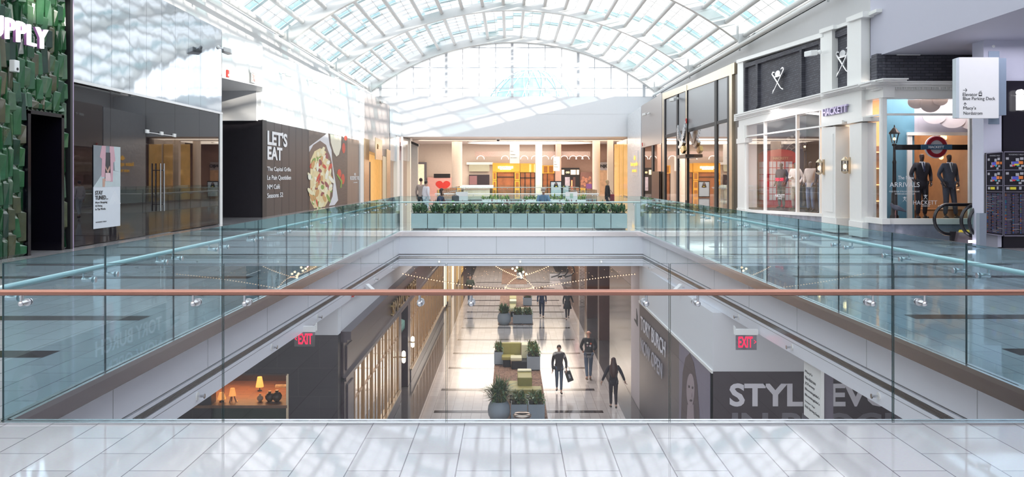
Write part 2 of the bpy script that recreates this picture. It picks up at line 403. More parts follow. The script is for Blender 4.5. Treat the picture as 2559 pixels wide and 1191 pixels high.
for y in YA: arch(y).obj('arch_rib', ARW, roof)
NT = 19
for k in range(NT+1):
    a = -A0+2*A0*k/NT
    if k in (0, NT): a *= .985
    m = MB()
    for y0, y1 in zip(YA[1:], YA[:-1]):
        m.cyl(arcp(a, R-.13, y0+.2), arcp(a, R-.13, y1-.2), .125, n=12, caps=True)
    m.obj('purlin_tube', ARW, roof, smooth=True)
    m = MB(); dk = mat('tube_end_shadow_gap', (.15, .15, .16), .6)  # plain dark grey for the discs closing each tube end
    for y in YA[:-1]: m.cyl(arcp(a, R-.13, y-.2), arcp(a, R-.13, y-.17), .10, n=10)
    m.obj('purlin_bolt_plate', dk, roof)
m = MB()
for sgn in (-1, 1):
    a = sgn*A0
    m.cyl(arcp(a, R-.75, -12)+Vector((-sgn*.15, 0, 0)), arcp(a, R-.75, EW)+Vector((-sgn*.15, 0, 0)), .11)
    for y in YA: m.cyl(arcp(a, R-.75, y), arcp(a, R-.1, y-1.4), .05)
m.obj('eaves_tube', ARW, roof, smooth=True)
bars = MB(); g0 = MB()
ys = []; y = EW
k = 0
while y > -12:
    y1 = max(-12, y-1.26)
    n = 22
    for s in (0, 1):
        pass
    vs = []
    for i in range(n+1):
        a = -A0+2*A0*i/n; vs += [arcp(a, R+.35, y), arcp(a, R+.35, y1), arcp(a, R+.38, y1), arcp(a, R+.38, y)]
    fs = []
    for i in range(n):
        for j in range(4): fs.append((i*4+j, i*4+(j+1) % 4, i*4+4+(j+1) % 4, i*4+4+j))
    g0.k = 0 if k % 2 else 1
    if k % 3 == 0: g0.k = 0
    # blue/clear strips alternate also across the roof
    nv = len(g0.v); g0.v += [tuple(v) for v in vs]
    for q, f in enumerate(fs):
        if q % 4 in (0, 2):
            i = q//4; g0.f.append([nv+t for t in f]); g0.m.append(1 if ((i*7+k*3) % 5 in (0, 3) and (k+i) % 2) else 0)
    vb = []
    for i in range(n+1):
        a = -A0+2*A0*i/n; vb += [arcp(a, R+.24, y-.04), arcp(a, R+.24, y+.04), arcp(a, R+.34, y+.04), arcp(a, R+.34, y-.04)]
    bars.add(vb, [(i*4+j, i*4+(j+1) % 4, i*4+4+(j+1) % 4, i*4+4+j) for i in range(n) for j in range(4)])
    y = y1; k += 1
g0.obj('roof_glazing', [ROOFG, ROOFT], roof); bars.obj('glazing_bar', ARW, roof)
m = MB()
for k in range(2*NT+1):
    a = -A0+2*A0*k/(2*NT); m.cyl(arcp(a, R+.30, -12), arcp(a, R+.30, EW), .022, n=5)
m.obj('glazing_bar_lengthwise', ARW, roof)
# ---------------------------------------------------------------- arched end window
win = MB(); n = 48; yw = EW+.15; rw = R-.6
top = [(arcp(-A0+2*A0*i/n, rw, yw).x, arcp(-A0+2*A0*i/n, rw, yw).z) for i in range(n+1)]
def ztop(x):
    t = (x-xc)/rw; return zc+rw*math.sqrt(max(0, 1-t*t))
win.slab([(x, yw, max(z, 8.3)) for x, z in top], (0, .03, 0))
S(win.obj('window_1', ENDG))
fr = MB()
for i in range(-12, 13):
    x = XF(1280, EW)+i*1.36
    w = .11 if i % 4 == 0 else .035
    zt = ztop(x)
    if zt > 8.45: fr.box(x-w, x+w, yw-.12-w, yw-.02, 8.3, zt)
for z in (8.3, 9.0, 10.7, 12.35):
    t = (z-zc)/rw
    if t < 1:
        xx = rw*math.sqrt(1-t*t); xx = min(xx, 12.6); fr.box(xc-xx, xc+xx, yw-.12, yw-.02, z-.03, z+.03)
S(fr.obj('trim_71', mat('grey_window_frame', (.62, .64, .68), .5, var=.02)))
# gable infill above the window, between glass and last rib
gf = MB(); vs = []
for i in range(n+1):
    a = -A0+2*A0*i/n; vs += [arcp(a, rw-.02, EW-.3), arcp(a, rw-.02, EW+.3), arcp(a, R+.4, EW+.3), arcp(a, R+.4, EW-.3)]
gf.add(vs, [(i*4+j, i*4+(j+1) % 4, i*4+4+(j+1) % 4, i*4+4+j) for i in range(n) for j in range(4)])
S(gf.obj('trim_72', ARW))
# glass dome on the roof beyond the window
dome = T('glass_dome', 'pale turquoise glass dome seen through the arched end window', 'dome')
dc = Vector((XF(1330, 125), 125, 8.5)); dr = 7.2
part(dome, 'dome_glass', mat('turquoise_dome_glass', (.22, .44, .50), .15, var=.5, scale=1.2, spec=.8), lambda m: m.lathe([(dr, -2)]+[(dr*math.cos(PI/2*k/10)+1e-3, 8.6*math.sin(PI/2*k/10)) for k in range(11)], dc, 32))
def dribs(m):
    for i in range(16):
        t = 2*PI*i/16; m.tube([dc+Vector((1.01*dr*math.cos(PI/2*k/10)*math.cos(t+.5*k/10), 1.01*dr*math.cos(PI/2*k/10)*math.sin(t+.5*k/10), 8.65*math.sin(PI/2*k/10))) for k in range(11)], .07, 4)
        m.tube([dc+Vector((1.01*dr*math.cos(PI/2*k/10)*math.cos(t-.5*k/10), 1.01*dr*math.cos(PI/2*k/10)*math.sin(t-.5*k/10), 8.65*math.sin(PI/2*k/10))) for k in range(11)], .05, 4)
    for k in (0, 2, 4, 6, 8):
        rr = 1.01*dr*math.cos(PI/2*k/10); zz = 8.65*math.sin(PI/2*k/10)
        m.tube([dc+Vector((rr*math.cos(2*PI*i/32), rr*math.sin(2*PI*i/32), zz)) for i in range(33)], .07, 4)
part(dome, 'dome_rib', ARW, dribs)
# ================================================================ GLASS RAILINGS
def rail(label, a, b, joints, glass, hmat, inward, edgejoint=True, gtop=1.064, brk=(-.2, .2)):
    """glass balustrade from a to b (plan points); inward = unit vector to the walking side"""
    a = Vector((*a, 0)); b = Vector((*b, 0)); d = (b-a); L = d.length; u = d/L; nn = Vector((*inward, 0))
    t = T('glass_railing', label, 'railing')
    js = [0]+[j for j in joints if 0 < j < L]+[L]
    def bar(m, s0, s1, o0, o1, z0, z1):
        m.slab([a+u*s0+nn*o0+Vector((0,0,z0)), a+u*s1+nn*o0+Vector((0,0,z0)), a+u*s1+nn*o1+Vector((0,0,z0)), a+u*s0+nn*o1+Vector((0,0,z0))], (0, 0, z1-z0))
    for s0, s1 in zip(js[:-1], js[1:]):
        m = MB(); m.k = 0; bar(m, s0+.006, s1-.006, -.006, .006, .012, gtop)
        # darker polished edges
        m.k = 1
        for ss in (s0+.004, s1-.006): bar(m, ss, ss+.002, -.006, .006, .012, gtop)
        bar(m, s0+.006, s1-.006, -.006, .006, gtop, gtop+.002)
        m.obj('glass_panel', [glass, GLE], t)
    m = MB(); bar(m, 0, L, -.045, -.012, -.03, .012); bar(m, 0, L, .012, .045, -.0, .012); m.obj('base_channel', STEEL, t)
    z = .882
    m = MB(); m.cyl(a+nn*.085+Vector((0,0,z))-u*.0, b+nn*.085+Vector((0,0,z)), .021, n=16); hr = m.obj('handrail', hmat, t, smooth=True)
    for j in js:
        for o in brk:
            s = j+o
            if not 0.05 < s < L-.05: continue
            p = a+u*s
            m = MB(); q = p+nn*.085
            m.cyl(q+Vector((0,0,z-.01)), q+Vector((0,0,z-.075)), .008, n=8); m.ball(q+Vector((0,0,z-.075)), .02, 10)
            m.cyl(q+Vector((0,0,z-.075)), p+nn*.012+Vector((0,0,z-.075)), .018, n=12); m.cyl(p+nn*.014+Vector((0,0,z-.075)), p+nn*.009+Vector((0,0,z-.075)), .026, n=14)
            m.cyl(p-nn*.009+Vector((0,0,z-.075)), p-nn*.018+Vector((0,0,z-.075)), .024, n=14)
            m.obj('rail_bracket', STEEL, t, smooth=True)
    return t
rail('near glass railing with copper toned round handrail across the foreground', (OL, YN), (5.6, YN), [1.475+1.495*k for k in range(6)], GLN, RAILT, (0, -1), brk=(-.17, .17))
jl = [.003356*F-YN+1.482*k for k in range(14)]
rail('left glass railing with pale handrail running beside the left walkway', (OL, YN), (OL, YF), jl, GLS, RAILW, (-1, 0))
jr = [.00325*F-YN+1.482*k-.95 for k in range(15)]
rail('right glass railing with pale handrail running beside the right walkway', (OR, YN), (OR, YF), jr, GLS, RAILW, (1, 0))
rail('far glass railing across the end of the void before the planter row', (OL, YF), (OR, YF), [1.476*k for k in range(1, 5)], GLF, RAILW, (0, 1))
rail('second void near railing just behind the upper seating', (OL, 40.3), (OR, 40.3), [1.476*k for k in range(1, 5)], GLF, RAILW, (0, -1))
rail('second void far railing in front of the lit shops', (OL, 66), (OR, 66), [1.476*k for k in range(1, 5)], GLF, RAILW, (0, 1))
rail('second void left railing beyond the planter row', (OL, 40.3), (OL, 66), [1.5*k for k in range(1, 17)], GLF, RAILW, (-1, 0))
rail('second void right railing beyond the planter row', (OR, 40.3), (OR, 66), [1.5*k for k in range(1, 17)], GLF, RAILW, (1, 0))
# ================================================================ LEFT SIDE, near to far
L = ('X', XL)
def lp(px, py, off=0.0): return P(px, py, ('X', XL+off))
def rp(px, py, off=0.0): return P(px, py, ('X', XR-off))
def fp(px, py, y): return P(px, py, ('Y', y))
def lpoly(m, pts, off=.0, th=.03): m.slab([lp(x, y, off) for x, y in pts], (-th, 0, 0)); return m
def rpoly(m, pts, off=.0, th=.03): m.slab([rp(x, y, off) for x, y in pts], (th, 0, 0)); return m
def fpoly(m, pts, y, th=.03): m.slab([fp(a, b, y) for a, b in pts], (0, th, 0)); return m
def rect(x0, y0, x1, y1): return [(x0, y0), (x1, y0), (x1, y1), (x0, y1)]
def ell(cx, cy, rx, ry, n=28, rot=0):
    return [(cx+rx*math.cos(2*PI*i/n)*math.cos(rot)-ry*math.sin(2*PI*i/n)*math.sin(rot), cy+rx*math.cos(2*PI*i/n)*math.sin(rot)+ry*math.sin(2*PI*i/n)*math.cos(rot)) for i in range(n)]
# ---- green tiled shop front
t = T('tiled_shop_front', 'shop front clad in faceted glossy green ceramic tiles with a black doorway', 'shop')
GR = [mat('green_glaze_%d' % i, c, .12, var=.5, scale=5, spec=.8, coat=.6) for i, c in enumerate([(.015, .075, .028), (.03, .12, .045), (.008, .04, .018), (.07, .14, .07), (.09, .09, .045)])]
gy0, gy1 = 12.0, 19.95; dy0, dy1, dz = YL(62, XL), YL(146, XL), 2.98
m = MB(); rnd = random.Random(3)
cw = .175; nc = int((gy1-gy0)/cw)+1
for i in range(nc):
    y = gy1-cw*(i+1); z = -rnd.random()*.5
    while z < 9:
        h = rnd.uniform(.42, .70); z0, z1 = max(0, z), min(9.2, z+h); z += h
        if z1-z0 < .05: continue
        if y+cw > dy0-.02 and y < dy1+.02 and z0 < dz+.09:
            if z1 < dz+.25: continue
            z0 = dz+.09
        m.k = rnd.choice((0, 0, 1, 1, 1, 2, 3, 4)); a, b = y+.008, y+cw-.008
        d = [rnd.uniform(.03, .09), rnd.uniform(.03, .09)]; p = a+(b-a)*rnd.choice((.12, .3, .75, .9)); p2 = p+(b-a)*rnd.uniform(-.1, .1)
        vs = [(XL, a, z0), (XL, b, z0), (XL, b, z1), (XL, a, z1), (XL+.03+d[0], p, z0+.06), (XL+.03+d[1], p2, z1-.06), (XL+.02, a, z0+.05), (XL+.02, b, z0+.05), (XL+.02, b, z1-.05), (XL+.02, a, z1-.05)]
        m.add(vs, [(0, 1, 7, 4, 6), (1, 2, 8, 7), (2, 3, 9, 5, 8), (3, 0, 6, 9), (6, 4, 5, 9), (4, 7, 8, 5)])
m.k = 2; m.box(XL-.06, XL, gy0, dy0, 0, 9.2); m.box(XL-.06, XL, dy1, gy1, 0, 9.2); m.box(XL-.06, XL, dy0, dy1, dz, 9.2)
m.obj('green_tile_cladding', GR, t)
m = MB()
for a, b in ((dy0-.06, dy0+.05), (dy1-.05, dy1+.06)): m.box(XL-1.2, XL+.10, a, b, 0, dz+.06)
m.box(XL-1.2, XL+.10, dy0-.06, dy1+.06, dz, dz+.08); m.box(XL-1.25, XL-1.2, dy0, dy1, 0, dz)
m.obj('door_frame', mat('near_black_gloss', (.006, .005, .01), .15, var=0), t)
m = MB(); rnd = random.Random(9)   # tiles seen through the doorway on the side
for z in [k*.5 for k in range(6)]:
    for y in (dy0+.1, dy0+.45, dy0+.8):
        m.k = rnd.choice((0, 2)); m.slab([(XL-1.19, y, z+.02), (XL-1.19, y+.3, z+.02), (XL-1.16, y+.3, z+.46), (XL-1.16, y, z+.46)], (.05, 0, 0))
m.obj('inner_tile_wall', GR, t)
bx(t, 'edge_post', BLACK, XL-.8, XL+.12, YL(163, XL), YL(168, XL)+.02, 0, 9.2)
bx(t, 'edge_trim', mat('violet_lit_trim', (.55, .42, .62), .4, var=.02), XL-.1, XL+.10, YL(169, XL)+.02, YL(173.5, XL), 0, 9.2)  # trim in one even violet base colour, no emission
SG = mat('lit_white_letter', (.95, .93, .95), .4, var=0, emit=(1, .93, 1), es=1.6)
lettering('sign_letters', 'SUPPLY', (XL+.19, 16.35, 4.38), 'L', 18.78-16.35, .43, SG, t, ext=.03, bold=.0, spacing=1.12)
lettering('sign_return', 'SUPPLY', (XL+.13, 16.34, 4.375), 'L', 18.79-16.34, .44, mat('magenta_edge_glow', (.35, .16, .36), .4, var=0, emit=(.8, .3, .9), es=.03), t, ext=.03, bold=.0, spacing=1.12)
s = T('wall_speaker', 'small white box sensor fixed on the green tile wall', 'sensor')
p = lp(41, 165, .2); bx(s, 'housing', WHT, p.x-.1, p.x+.02, p.y-.09, p.y+.09, p.z-.12, p.z+.12, bevel=.015)
part(s, 'lens', BLACK, lambda m: m.cyl((p.x+.02, p.y, p.z-.06), (p.x+.03, p.y, p.z-.06), .03))
# ---- mirror-clad storefront with dark glazing
MIR = mat('wavy_mirror_panel', (.46, .50, .55), .06, 1.0, var=.0, bump=.4, bscale=.8)
t = T('mirror_fascia_shop', 'closed dark glazed shop under a wavy mirror metal fascia', 'shop')
Y0, Y1 = YL(175, XL), YL(554, XL)
ys = [YL(v, XL) for v in (175, 228, 279, 324, 366, 404, 438, 471, 501, 554)]
for a, b in zip(ys[:-1], ys[1:]): bx(t, 'mirror_panel', MIR, XL-.06, XL, a+.006, b-.006, 3.93, 6.84)
bx(t, 'backing_box', WALLG, XL-1.7, XL-.06, Y0, Y1, 3.93, 6.8)
bx(t, 'sill_channel', STEEL, XL-.06, XL+.04, Y0, Y1, 3.86, 3.93)
DG = mat('black_back_painted_glass', (.012, .009, .012), .015, var=0, spec=.35)
ys = [YL(v, XL) for v in (176, 276, 364, 437, 498, 551)]
for a, b in zip(ys[:-1], ys[1:]): bx(t, 'dark_glass_pane', DG, XL-.05, XL, a+.006, b-.006, .02, 3.86)
bx(t, 'side_frame', WHT, XL-.1, XL+.05, Y0-.16, Y0+.02, 0, 4.0)
bx(t, 'end_frame', WHT, XL-.1, XL+.03, Y1-.25, Y1, 0, 3.93)
for px, py in ((366, 328), (402, 333), (434, 338)):
    q = lp(px, py); bx(t, 'patch_fitting', WHT, q.x, q.x+.04, q.y-.1, q.y+.1, q.z-.05, q.z+.05)
part(t, 'overhead_rod', STEEL, lambda m: m.cyl(lp(366, 330, .03), lp(434, 340, .03), .012))
for px in (401, 410):
    part(t, 'door_pull', STEEL, lambda m: (m.cyl(lp(px, 408, .12), lp(px, 527, .12), .022), m.cyl(lp(px, 425, .0), lp(px, 425, .12), .012), m.cyl(lp(px, 510, .0), lp(px, 510, .12), .012)), smooth=True)
q = lp(437, 583, .01)
# patterned dark panel seen behind the glass front
# ---- STAY TUNED poster
t = T('window_poster', 'tall poster reading STAY TUNED taped on the dark shop glass', 'poster')
def ppoly(name, mt, pts, off): return lpoly(MB(), pts, off, .004).obj(name, mt, t)
q0, q1 = lp(238, 362, .06), lp(305, 570, .06); zt, zb = q0.z, lp(238, 572, .06).z; ya, yb = q0.y, lp(305, 400, .06).y
def pq(u, v): return (XL+.012, ya+(yb-ya)*u, zt+(zb-zt)*v)
def prect(name, mt, u0, v0, u1, v1, lv=1): return MB().slab([pq(u0, v0), pq(u1, v0), pq(u1, v1), pq(u0, v1)], (.002*lv, 0, 0)).obj(name, mt, t)
def pp(name, mt, pts, lv=2): return MB().slab([pq(*a) for a in pts], (.002*lv, 0, 0)).obj(name, mt, t)
PW = mat('poster_paper', (.70, .74, .80), .5, var=.02)
prect('poster_sheet', PW, 0, 0, 1, 1, 1)
prect('photo_street', mat('print_street_grey', (.22, .25, .28), .5, var=.3, scale=2), 0, 0, 1, .5, 2)
pp('photo_sidewalk', mat('print_pale_grey', (.52, .60, .62), .5, var=.1), [(0, .5), (.28, .36), (.7, .3), (1, .32), (1, .5)], 3)
pp('photo_facade', mat('print_pale_grey', 0), [(.72, 0), (1, 0), (1, .32), (.78, .3)], 3)
PK = mat('print_pink', (.62, .36, .42), .5, var=.1)
pp('photo_coat', PK, [(.30, 0), (.44, 0), (.42, .38), (.28, .38), (.30, .16), (.22, .14)], 4)
pp('photo_coat', PK, [(.58, 0), (.74, 0), (.80, .18), (.72, .20), (.70, .44), (.60, .44)], 4)
pp('photo_dress', mat('print_black', (.03, .03, .04), .5, var=.1), [(.44, .08), (.60, .08), (.62, .42), (.40, .42)], 4)
pp('photo_arm', mat('print_skin', (.55, .33, .26), .5, var=.1), [(.42, .24), (.50, .30), (.58, .24), (.60, .27), (.52, .34), (.42, .27)], 5)
pp('photo_bag', mat('print_pale_pink', (.75, .55, .58), .5, var=.05), [(.42, .33), (.60, .33), (.62, .43), (.42, .43)], 6)
pp('photo_leg', mat('print_skin', 0), [(.32, .40), (.42, .40), (.40, .5), (.32, .5)], 5)
CK = mat('poster_check_lines', (.78, .81, .85), .5, var=0)
for k in range(4):
    for c in ((.3, .8), (.78, .72)):
        w = .09+.05*k; pp('check_pattern', CK, [(c[0]-w, c[1]), (c[0], c[1]-w*.7), (c[0]+w, c[1]), (c[0]+w-.02, c[1]), (c[0], c[1]-w*.7+.02), (c[0]-w+.02, c[1])], 1.5+k*.1)
def ptext(s, u, v, w, h, bold=0.0): lettering('poster_text', s, pq(u, v), 'L', (yb-ya)*w, (zt-zb)*h, INK, t, ext=.002, bold=bold, lift=.004)
ptext('STAY', .06, .595, .27, .05, .02); ptext('TUNED...', .06, .655, .46, .05, .02)
ptext('More Shopping', .07, .705, .42, .03); ptext('& Dining', .07, .745, .24, .03); ptext('In The Works', .07, .78, .36, .025)
ptext('ROOSEVELT FIELD', .08, .93, .38, .013)
# ---- recess and bright bulkhead between the two shops
m = MB()
m.slab([(-10.2, 30.85, 5.16), (-9.67, 34.0, 5.16), (-10.22, 35.9, 5.16), (-12, 35.9, 5.16), (-12, 30.85, 5.16)], (0, 0, 1.64))
S(m.obj('trim_80', WHT))
S(bx(None, 'trim_81', WALLG, -12, -10.35, 35.5, 35.75, 3.95, 5.16))
S(bx(None, 'trim_82', mat('shaded_grey_panel', (.50, .50, .54), .6, var=.02), -12.2, -12.0, 30.8, 35.6, 0, 5.2))  # recess back wall, its shade put into the darker grey
def exit_sign(loc, face, w, h, label, arrow, body, txtm):
    t = T('exit_sign', label, 'sign'); u, z = (Vector(a) for a in AX[face]); n_ = u.cross(z); o = Vector(loc)
    def q(a, b, c=0): return o+u*a+z*b+n_*c
    MB().slab([q(-w/2-.02, h*.72), q(w/2+.02, h*.72), q(w/2+.02, h), q(-w/2-.02, h)], n_*-.07).obj('housing', WHT, t, bevel=.006)
    MB().slab([q(-w/2, 0, -.03), q(w/2, 0, -.03), q(w/2, h*.72, -.03), q(-w/2, h*.72, -.03)], n_*-.012).obj('edge_lit_panel', body, t); PN = t.children[-1]
    m = MB(); s = -1 if arrow == '<' else 1
    m.slab([q(-s*w*.56, h*.78, -.06), q(-s*w*.60-s*.0, h*.78, -.06), q(-s*w*.60, h*1.15, -.06), q(-s*w*.56, h*1.15, -.06)], n_*.05); m.cyl(q(-s*w*.5, h, -.035), q(-s*w*.58, h*1.12, -.035), .014); m.obj('wall_bracket', WHT, t)
    if arrow == '<':
        lettering('exit_letters', 'EXIT', q(-w*.30, h*.12), face, w*.68, h*.52, txtm, t, ext=.003, bold=.02, lift=-.028)
        lettering('arrow_mark', '<', q(-w*.47, h*.3), face, w*.10, h*.18, txtm, t, ext=.003, lift=-.028)
    else:
        lettering('exit_letters', 'EXIT', q(-w*.38, h*.12), face, w*.68, h*.52, txtm, t, ext=.003, bold=.02, lift=-.028)
        if arrow: lettering('arrow_mark', '>', q(w*.37, h*.3), face, w*.10, h*.18, txtm, t, ext=.003, lift=-.028)
    return t
REDL = mat('red_lit_letter', (.8, .02, .05), .4, var=0, emit=(1, .0, .06), es=.7)
EXB = glass_mat('edge_lit_acrylic', (.55, .52, .56), 1.5)
p = lp(631, 213, .55)
exit_sign((-9.72, 33.2, 5.22), 'L', .75, .5, 'white exit sign with faint red letters on the bright bulkhead', '', WHT, mat('faded_red_letter', (.80, .45, .42), .5, var=0))
def strobe(loc, face, label):
    t = T('fire_alarm', label, 'alarm'); u, z = (Vector(a) for a in AX[face]); n_ = u.cross(z); o = Vector(loc)
    MB().slab([o-u*.10-z*.13, o+u*.10-z*.13, o+u*.10+z*.13, o-u*.10+z*.13], n_*.05).obj('red_housing', mat('alarm_red', (.65, .04, .03), .4), t, bevel=.01)
    MB().slab([o-u*.05-z*.10+n_*.05, o+u*.05-z*.10+n_*.05, o+u*.05-z*.02+n_*.05, o-u*.05-z*.02+n_*.05], n_*.03).obj('strobe_lens', WHT, t)
strobe((-10.14, 31.2, 5.35), 'L', 'red fire alarm strobe on the bright bulkhead by the exit sign')
def spot_fixture(label, loc, dirs, wall=None, body=None):
    t = T('wall_spotlight', label, 'spotlight'); o = Vector(loc)
    part(t, 'mounting_plate', WHT, lambda m: m.ball(o, .07, 10))
    for d in dirs:
        d = Vector(d).normalized(); side = Vector((0, 0, 1)).cross(d).normalized()
        part(t, 'arm', STEEL, lambda m: m.cyl(o, o+d*.18, .018, n=8))
        m = MB(); c = o+d*.2; w = .16
        a = c-side*w-Vector((0, 0, .09)); m.slab([a, a+side*2*w, a+side*2*w+Vector((0, 0, .16)), a+Vector((0, 0, .16))], d*.26); m.obj('lamp_head', WHT, t, bevel=.02)
    return t
spot_fixture('white twin floodlight at the end of the mirror fascia', lp(545, 118, .3), [(1, .2, -.3), (.9, .9, -.35)])
spot_fixture('small twin spotlight high on the dark stone shop panel', (-9.75, YL(940, -10), 7.3), [(1, -.5, -.2), (1, .6, -.2)])
spot_fixture('small white floodlight on the bright wall above the food hoarding', lp(828, 222, .08), [(1, .5, -.3)])
spot_fixture('tiny white spotlight on the bright wall beside the strobe bulkhead', lp(702, 182, .05), [(1, .4, -.2)])
spot_fixture('tiny white spotlight in the middle of the bright wall above the food hoarding', lp(770, 200, .05), [(1, .4, -.2)])
# ---- LET'S EAT hoarding
YA0, YA1 = YL(655, XL), YL(906, XL)
zt0, zt1 = 3.99, 4.13
t = T('food_hoarding', 'long charcoal hoarding printed LET\'S EAT with a pasta photograph', 'hoarding')
m = MB(); m.slab([(XL, YA0, 0), (XL, YA1, 0), (XL, YA1, zt1), (XL, YA0, zt0)], (-1.75, 0, 0)); m.obj('hoarding_box', CHAR, t)
bx(t, 'corner_trim', BLACK, XL-.05, XL+.02, YA0-.02, YA0+.6, 0, zt0+.02)
for k in range(1, 12): 
    y = YA0+.6+k*1.25
    if y < YL(772, XL): bx(t, 'panel_joint', BLACK, XL, XL+.003, y, y+.02, 0, zt0)
WD = mat('print_dark_wood', (.085, .065, .058), .45, var=.5, scale=2, stretch=(1, .6, 9))
def hp(name, mt, pts, lv): return lpoly(MB(), pts, .003*lv, .003).obj(name, mt, t)
def zline(px, f=1.0):     # pixel row of the hoarding top at column px
    return 301+(px-655)*.2065
hp('photo_wood_table', WD, [(772, 326), (868, 346), (868, 507), (772, 523.5)], 1)
hp('photo_napkin', mat('print_linen', (.72, .72, .76), .5, var=.08), [(773, 366), (816, 334), (826, 335), (830, 400), (845, 500), (836, 512), (775, 520)], 2)
hp('photo_plate', mat('print_brown_plate', (.085, .045, .035), .4, var=.2), ell(805, 440, 27, 76, 40, 0), 3)
hp('photo_plate', mat('print_brown_plate', 0), [(773, 380), (783, 362), (800, 351), (815, 362), (828, 400), (834, 450), (831, 490), (820, 520), (790, 520), (773, 523)], 3.3)
PS = mat('print_pasta', (.80, .66, .36), .5, var=.25, scale=3)
rnd = random.Random(5)
def inside(x, y): return 774 < x < 829 and 372 < y < 518 and ((x-800)/30)**2+((y-445)/76)**2 < 1
hp('photo_pasta', PS, [(776, 400), (786, 378), (800, 370), (814, 378), (824, 410), (829, 450), (824, 495), (812, 516), (785, 520), (775, 500)], 4)
cols = [('print_pasta_light', (.88, .78, .52)), ('print_chicken', (.62, .34, .12)), ('print_basil', (.20, .34, .05)), ('print_tomato', (.62, .06, .03)), ('print_cream', (.90, .86, .72)), ('print_aubergine', (.28, .05, .06))]
wts = (0, 0, 0, 0, 1, 1, 2, 2, 3, 4, 4, 5)
cnt = {}
for i in range(95):
    x = rnd.uniform(774, 829); y = rnd.uniform(374, 518)
    if not inside(x, y): continue
    k = rnd.choice(wts); cnt.setdefault(k, MB())
    lpoly(cnt[k], ell(x, y, rnd.uniform(2, 4.5), rnd.uniform(5, 13), 10, rnd.uniform(-.7, .7)), .003*(4.5+.04*i), .002)
for k, m in cnt.items(): m.obj(cols[k][0].replace('print_', 'photo_')+'_pieces', mat(cols[k][0], cols[k][1], .5, var=.2, scale=8), t)
hp('photo_bowl', mat('print_dark_bowl', (.10, .07, .06), .5), [(820, 333), (857, 341), (856, 370), (851, 390), (842, 395), (832, 385), (824, 362)], 3)
hp('photo_parmesan', mat('print_parmesan', (.78, .74, .60), .5, var=.2, scale=15), [(825, 335), (853, 341), (852, 368), (847, 386), (841, 391), (834, 380), (827, 356)], 4)
RT = mat('print_tomato', 0)
for x, y, rx, ry in ((859, 370, 4, 13), (848, 433, 5, 11), (857, 447, 4.5, 13), (864, 345, 4, 6)): hp('photo_tomato', RT, ell(x, y, rx, ry, 16), 4)
hp('photo_stalk', mat('print_basil', 0), [(841, 436), (843, 434), (856, 452), (853, 470), (850, 468), (852, 455)], 5)
hp('faded_end_panel', mat('print_faded_brown', (.23, .165, .13), .4, var=.25, scale=1, stretch=(1, 3, .3)), [(868, 345), (905, 352.6), (905, 504), (868, 509)], 2)
def htext(s, px, py, px1, h, bold=0.0, mt=WHL):
    a = lp(px, py, .012); b = lp(px1, py, .012); lettering('hoarding_text', s, (a.x, a.y, a.z), 'L', b.y-a.y, h, mt, t, ext=.004, bold=bold)
sc_ = lambda px: abs(XL)/(CX-px)      # metres per pixel of height at column px
htext("LET'S", 668, 361.5, 717.5, 36*sc_(690), .035); htext('EAT', 668, 398.5, 705, 33*sc_(685), .035)
htext('The Capital Grille', 667.5, 430, 726.5, 13.5*sc_(695), .01); htext('Le Pain Quotidien', 667.5, 451.5, 727, 13.5*sc_(695), .01)
htext('NM Café', 667.5, 473, 699, 12*sc_(680), .01); htext('Seasons 52', 667.5, 495, 707, 12*sc_(685), .01)
htext('ROOSEVELT FIELD', 875, 449.5, 899.5, 9.5*sc_(887), .01); htext('A SIMON MALL', 883, 457.2, 893, 2.5*sc_(887)); htext('∞', 885, 438, 889, 6*sc_(887), .0)
# bright wall above the hoarding
m = MB(); m.slab([(XL-.02, YA0-.1, zt0), (XL-.02, YL(850, XL), zt1-.03), (XL-.02, YL(850, XL), 7.45), (XL-.02, YA0-.1, 6.85)], (-1.6, 0, 0))
S(m.obj('wall_left_upper', WHT))
m = MB(); m.slab([(XL, YL(850, XL), zt1-.05), (XL, YL(897, XL), zt1), (XL, YL(897, XL), 7.7), (XL, YL(850, XL), 7.45)], (-1.6, 0, 0))
tag(m.obj('glossy_wall_panel', mat('pale_gloss_panel', (.74, .78, .80), .12, var=.02)), 'pale glossy grey upper wall panel left of the dark stone shop', 'panel')
m = MB(); m.slab([(XL+.1, YL(897, XL), 0), (XL+.1, YL(908, XL), 0), (XL+.1, YL(908, XL), 7.76), (XL+.1, YL(897, XL), 7.72)], (-1.6, 0, 0)); S(m.obj('trim_83', WHT))
# ---- far left shops: line runs from (-10.2, 60) to (-9.0, 72)
ya, yb = 60.3, 72.0
def fl_pt(px):   # plan point on that line under pixel column px
    k = (px-CX)/F; s = (yb-ya); tt = (-10.1-k*ya)/(k*s-1.1); return Vector((-10.1+1.1*tt, ya+s*tt, 0))
def flp(px, py, off=0.0):
    q = fl_pt(px); return Vector((q.x+off, q.y, EYE-(py-CY)*q.y/F))
def flpoly(name, mt, pts, par, off=0.0, th=.05): return MB().slab([flp(x, y, off) for x, y in pts], (-th, 0, 0)).obj(name, mt, par)
STN = mat('taupe_stone_panel', (.36, .32, .31), .18, var=.08, spec=.7)
GI = mat('warm_shop_interior', (.30, .16, .06), .6, var=.5, scale=2.5, emit=(1, .55, .18), es=.35)
t = T('stone_clad_shop', 'taupe stone fronted shop with champagne pilasters and an amber lit entrance', 'shop')
flpoly('stone_panel', STN, [(908, 223), (973, 264), (973, 395), (908, 372)], t, 0, 1.0)
flpoly('interior_glow', GI, [(908, 372), (973, 395), (973, 503), (908, 503)], t, -.6, .05)
for a, b, c in ((908, 921, 345), (965, 974, 372)): flpoly('champagne_pilaster', CHAMP, [(a, c), (b, c+4), (b, 502), (a, 502)], t, .05, .4)
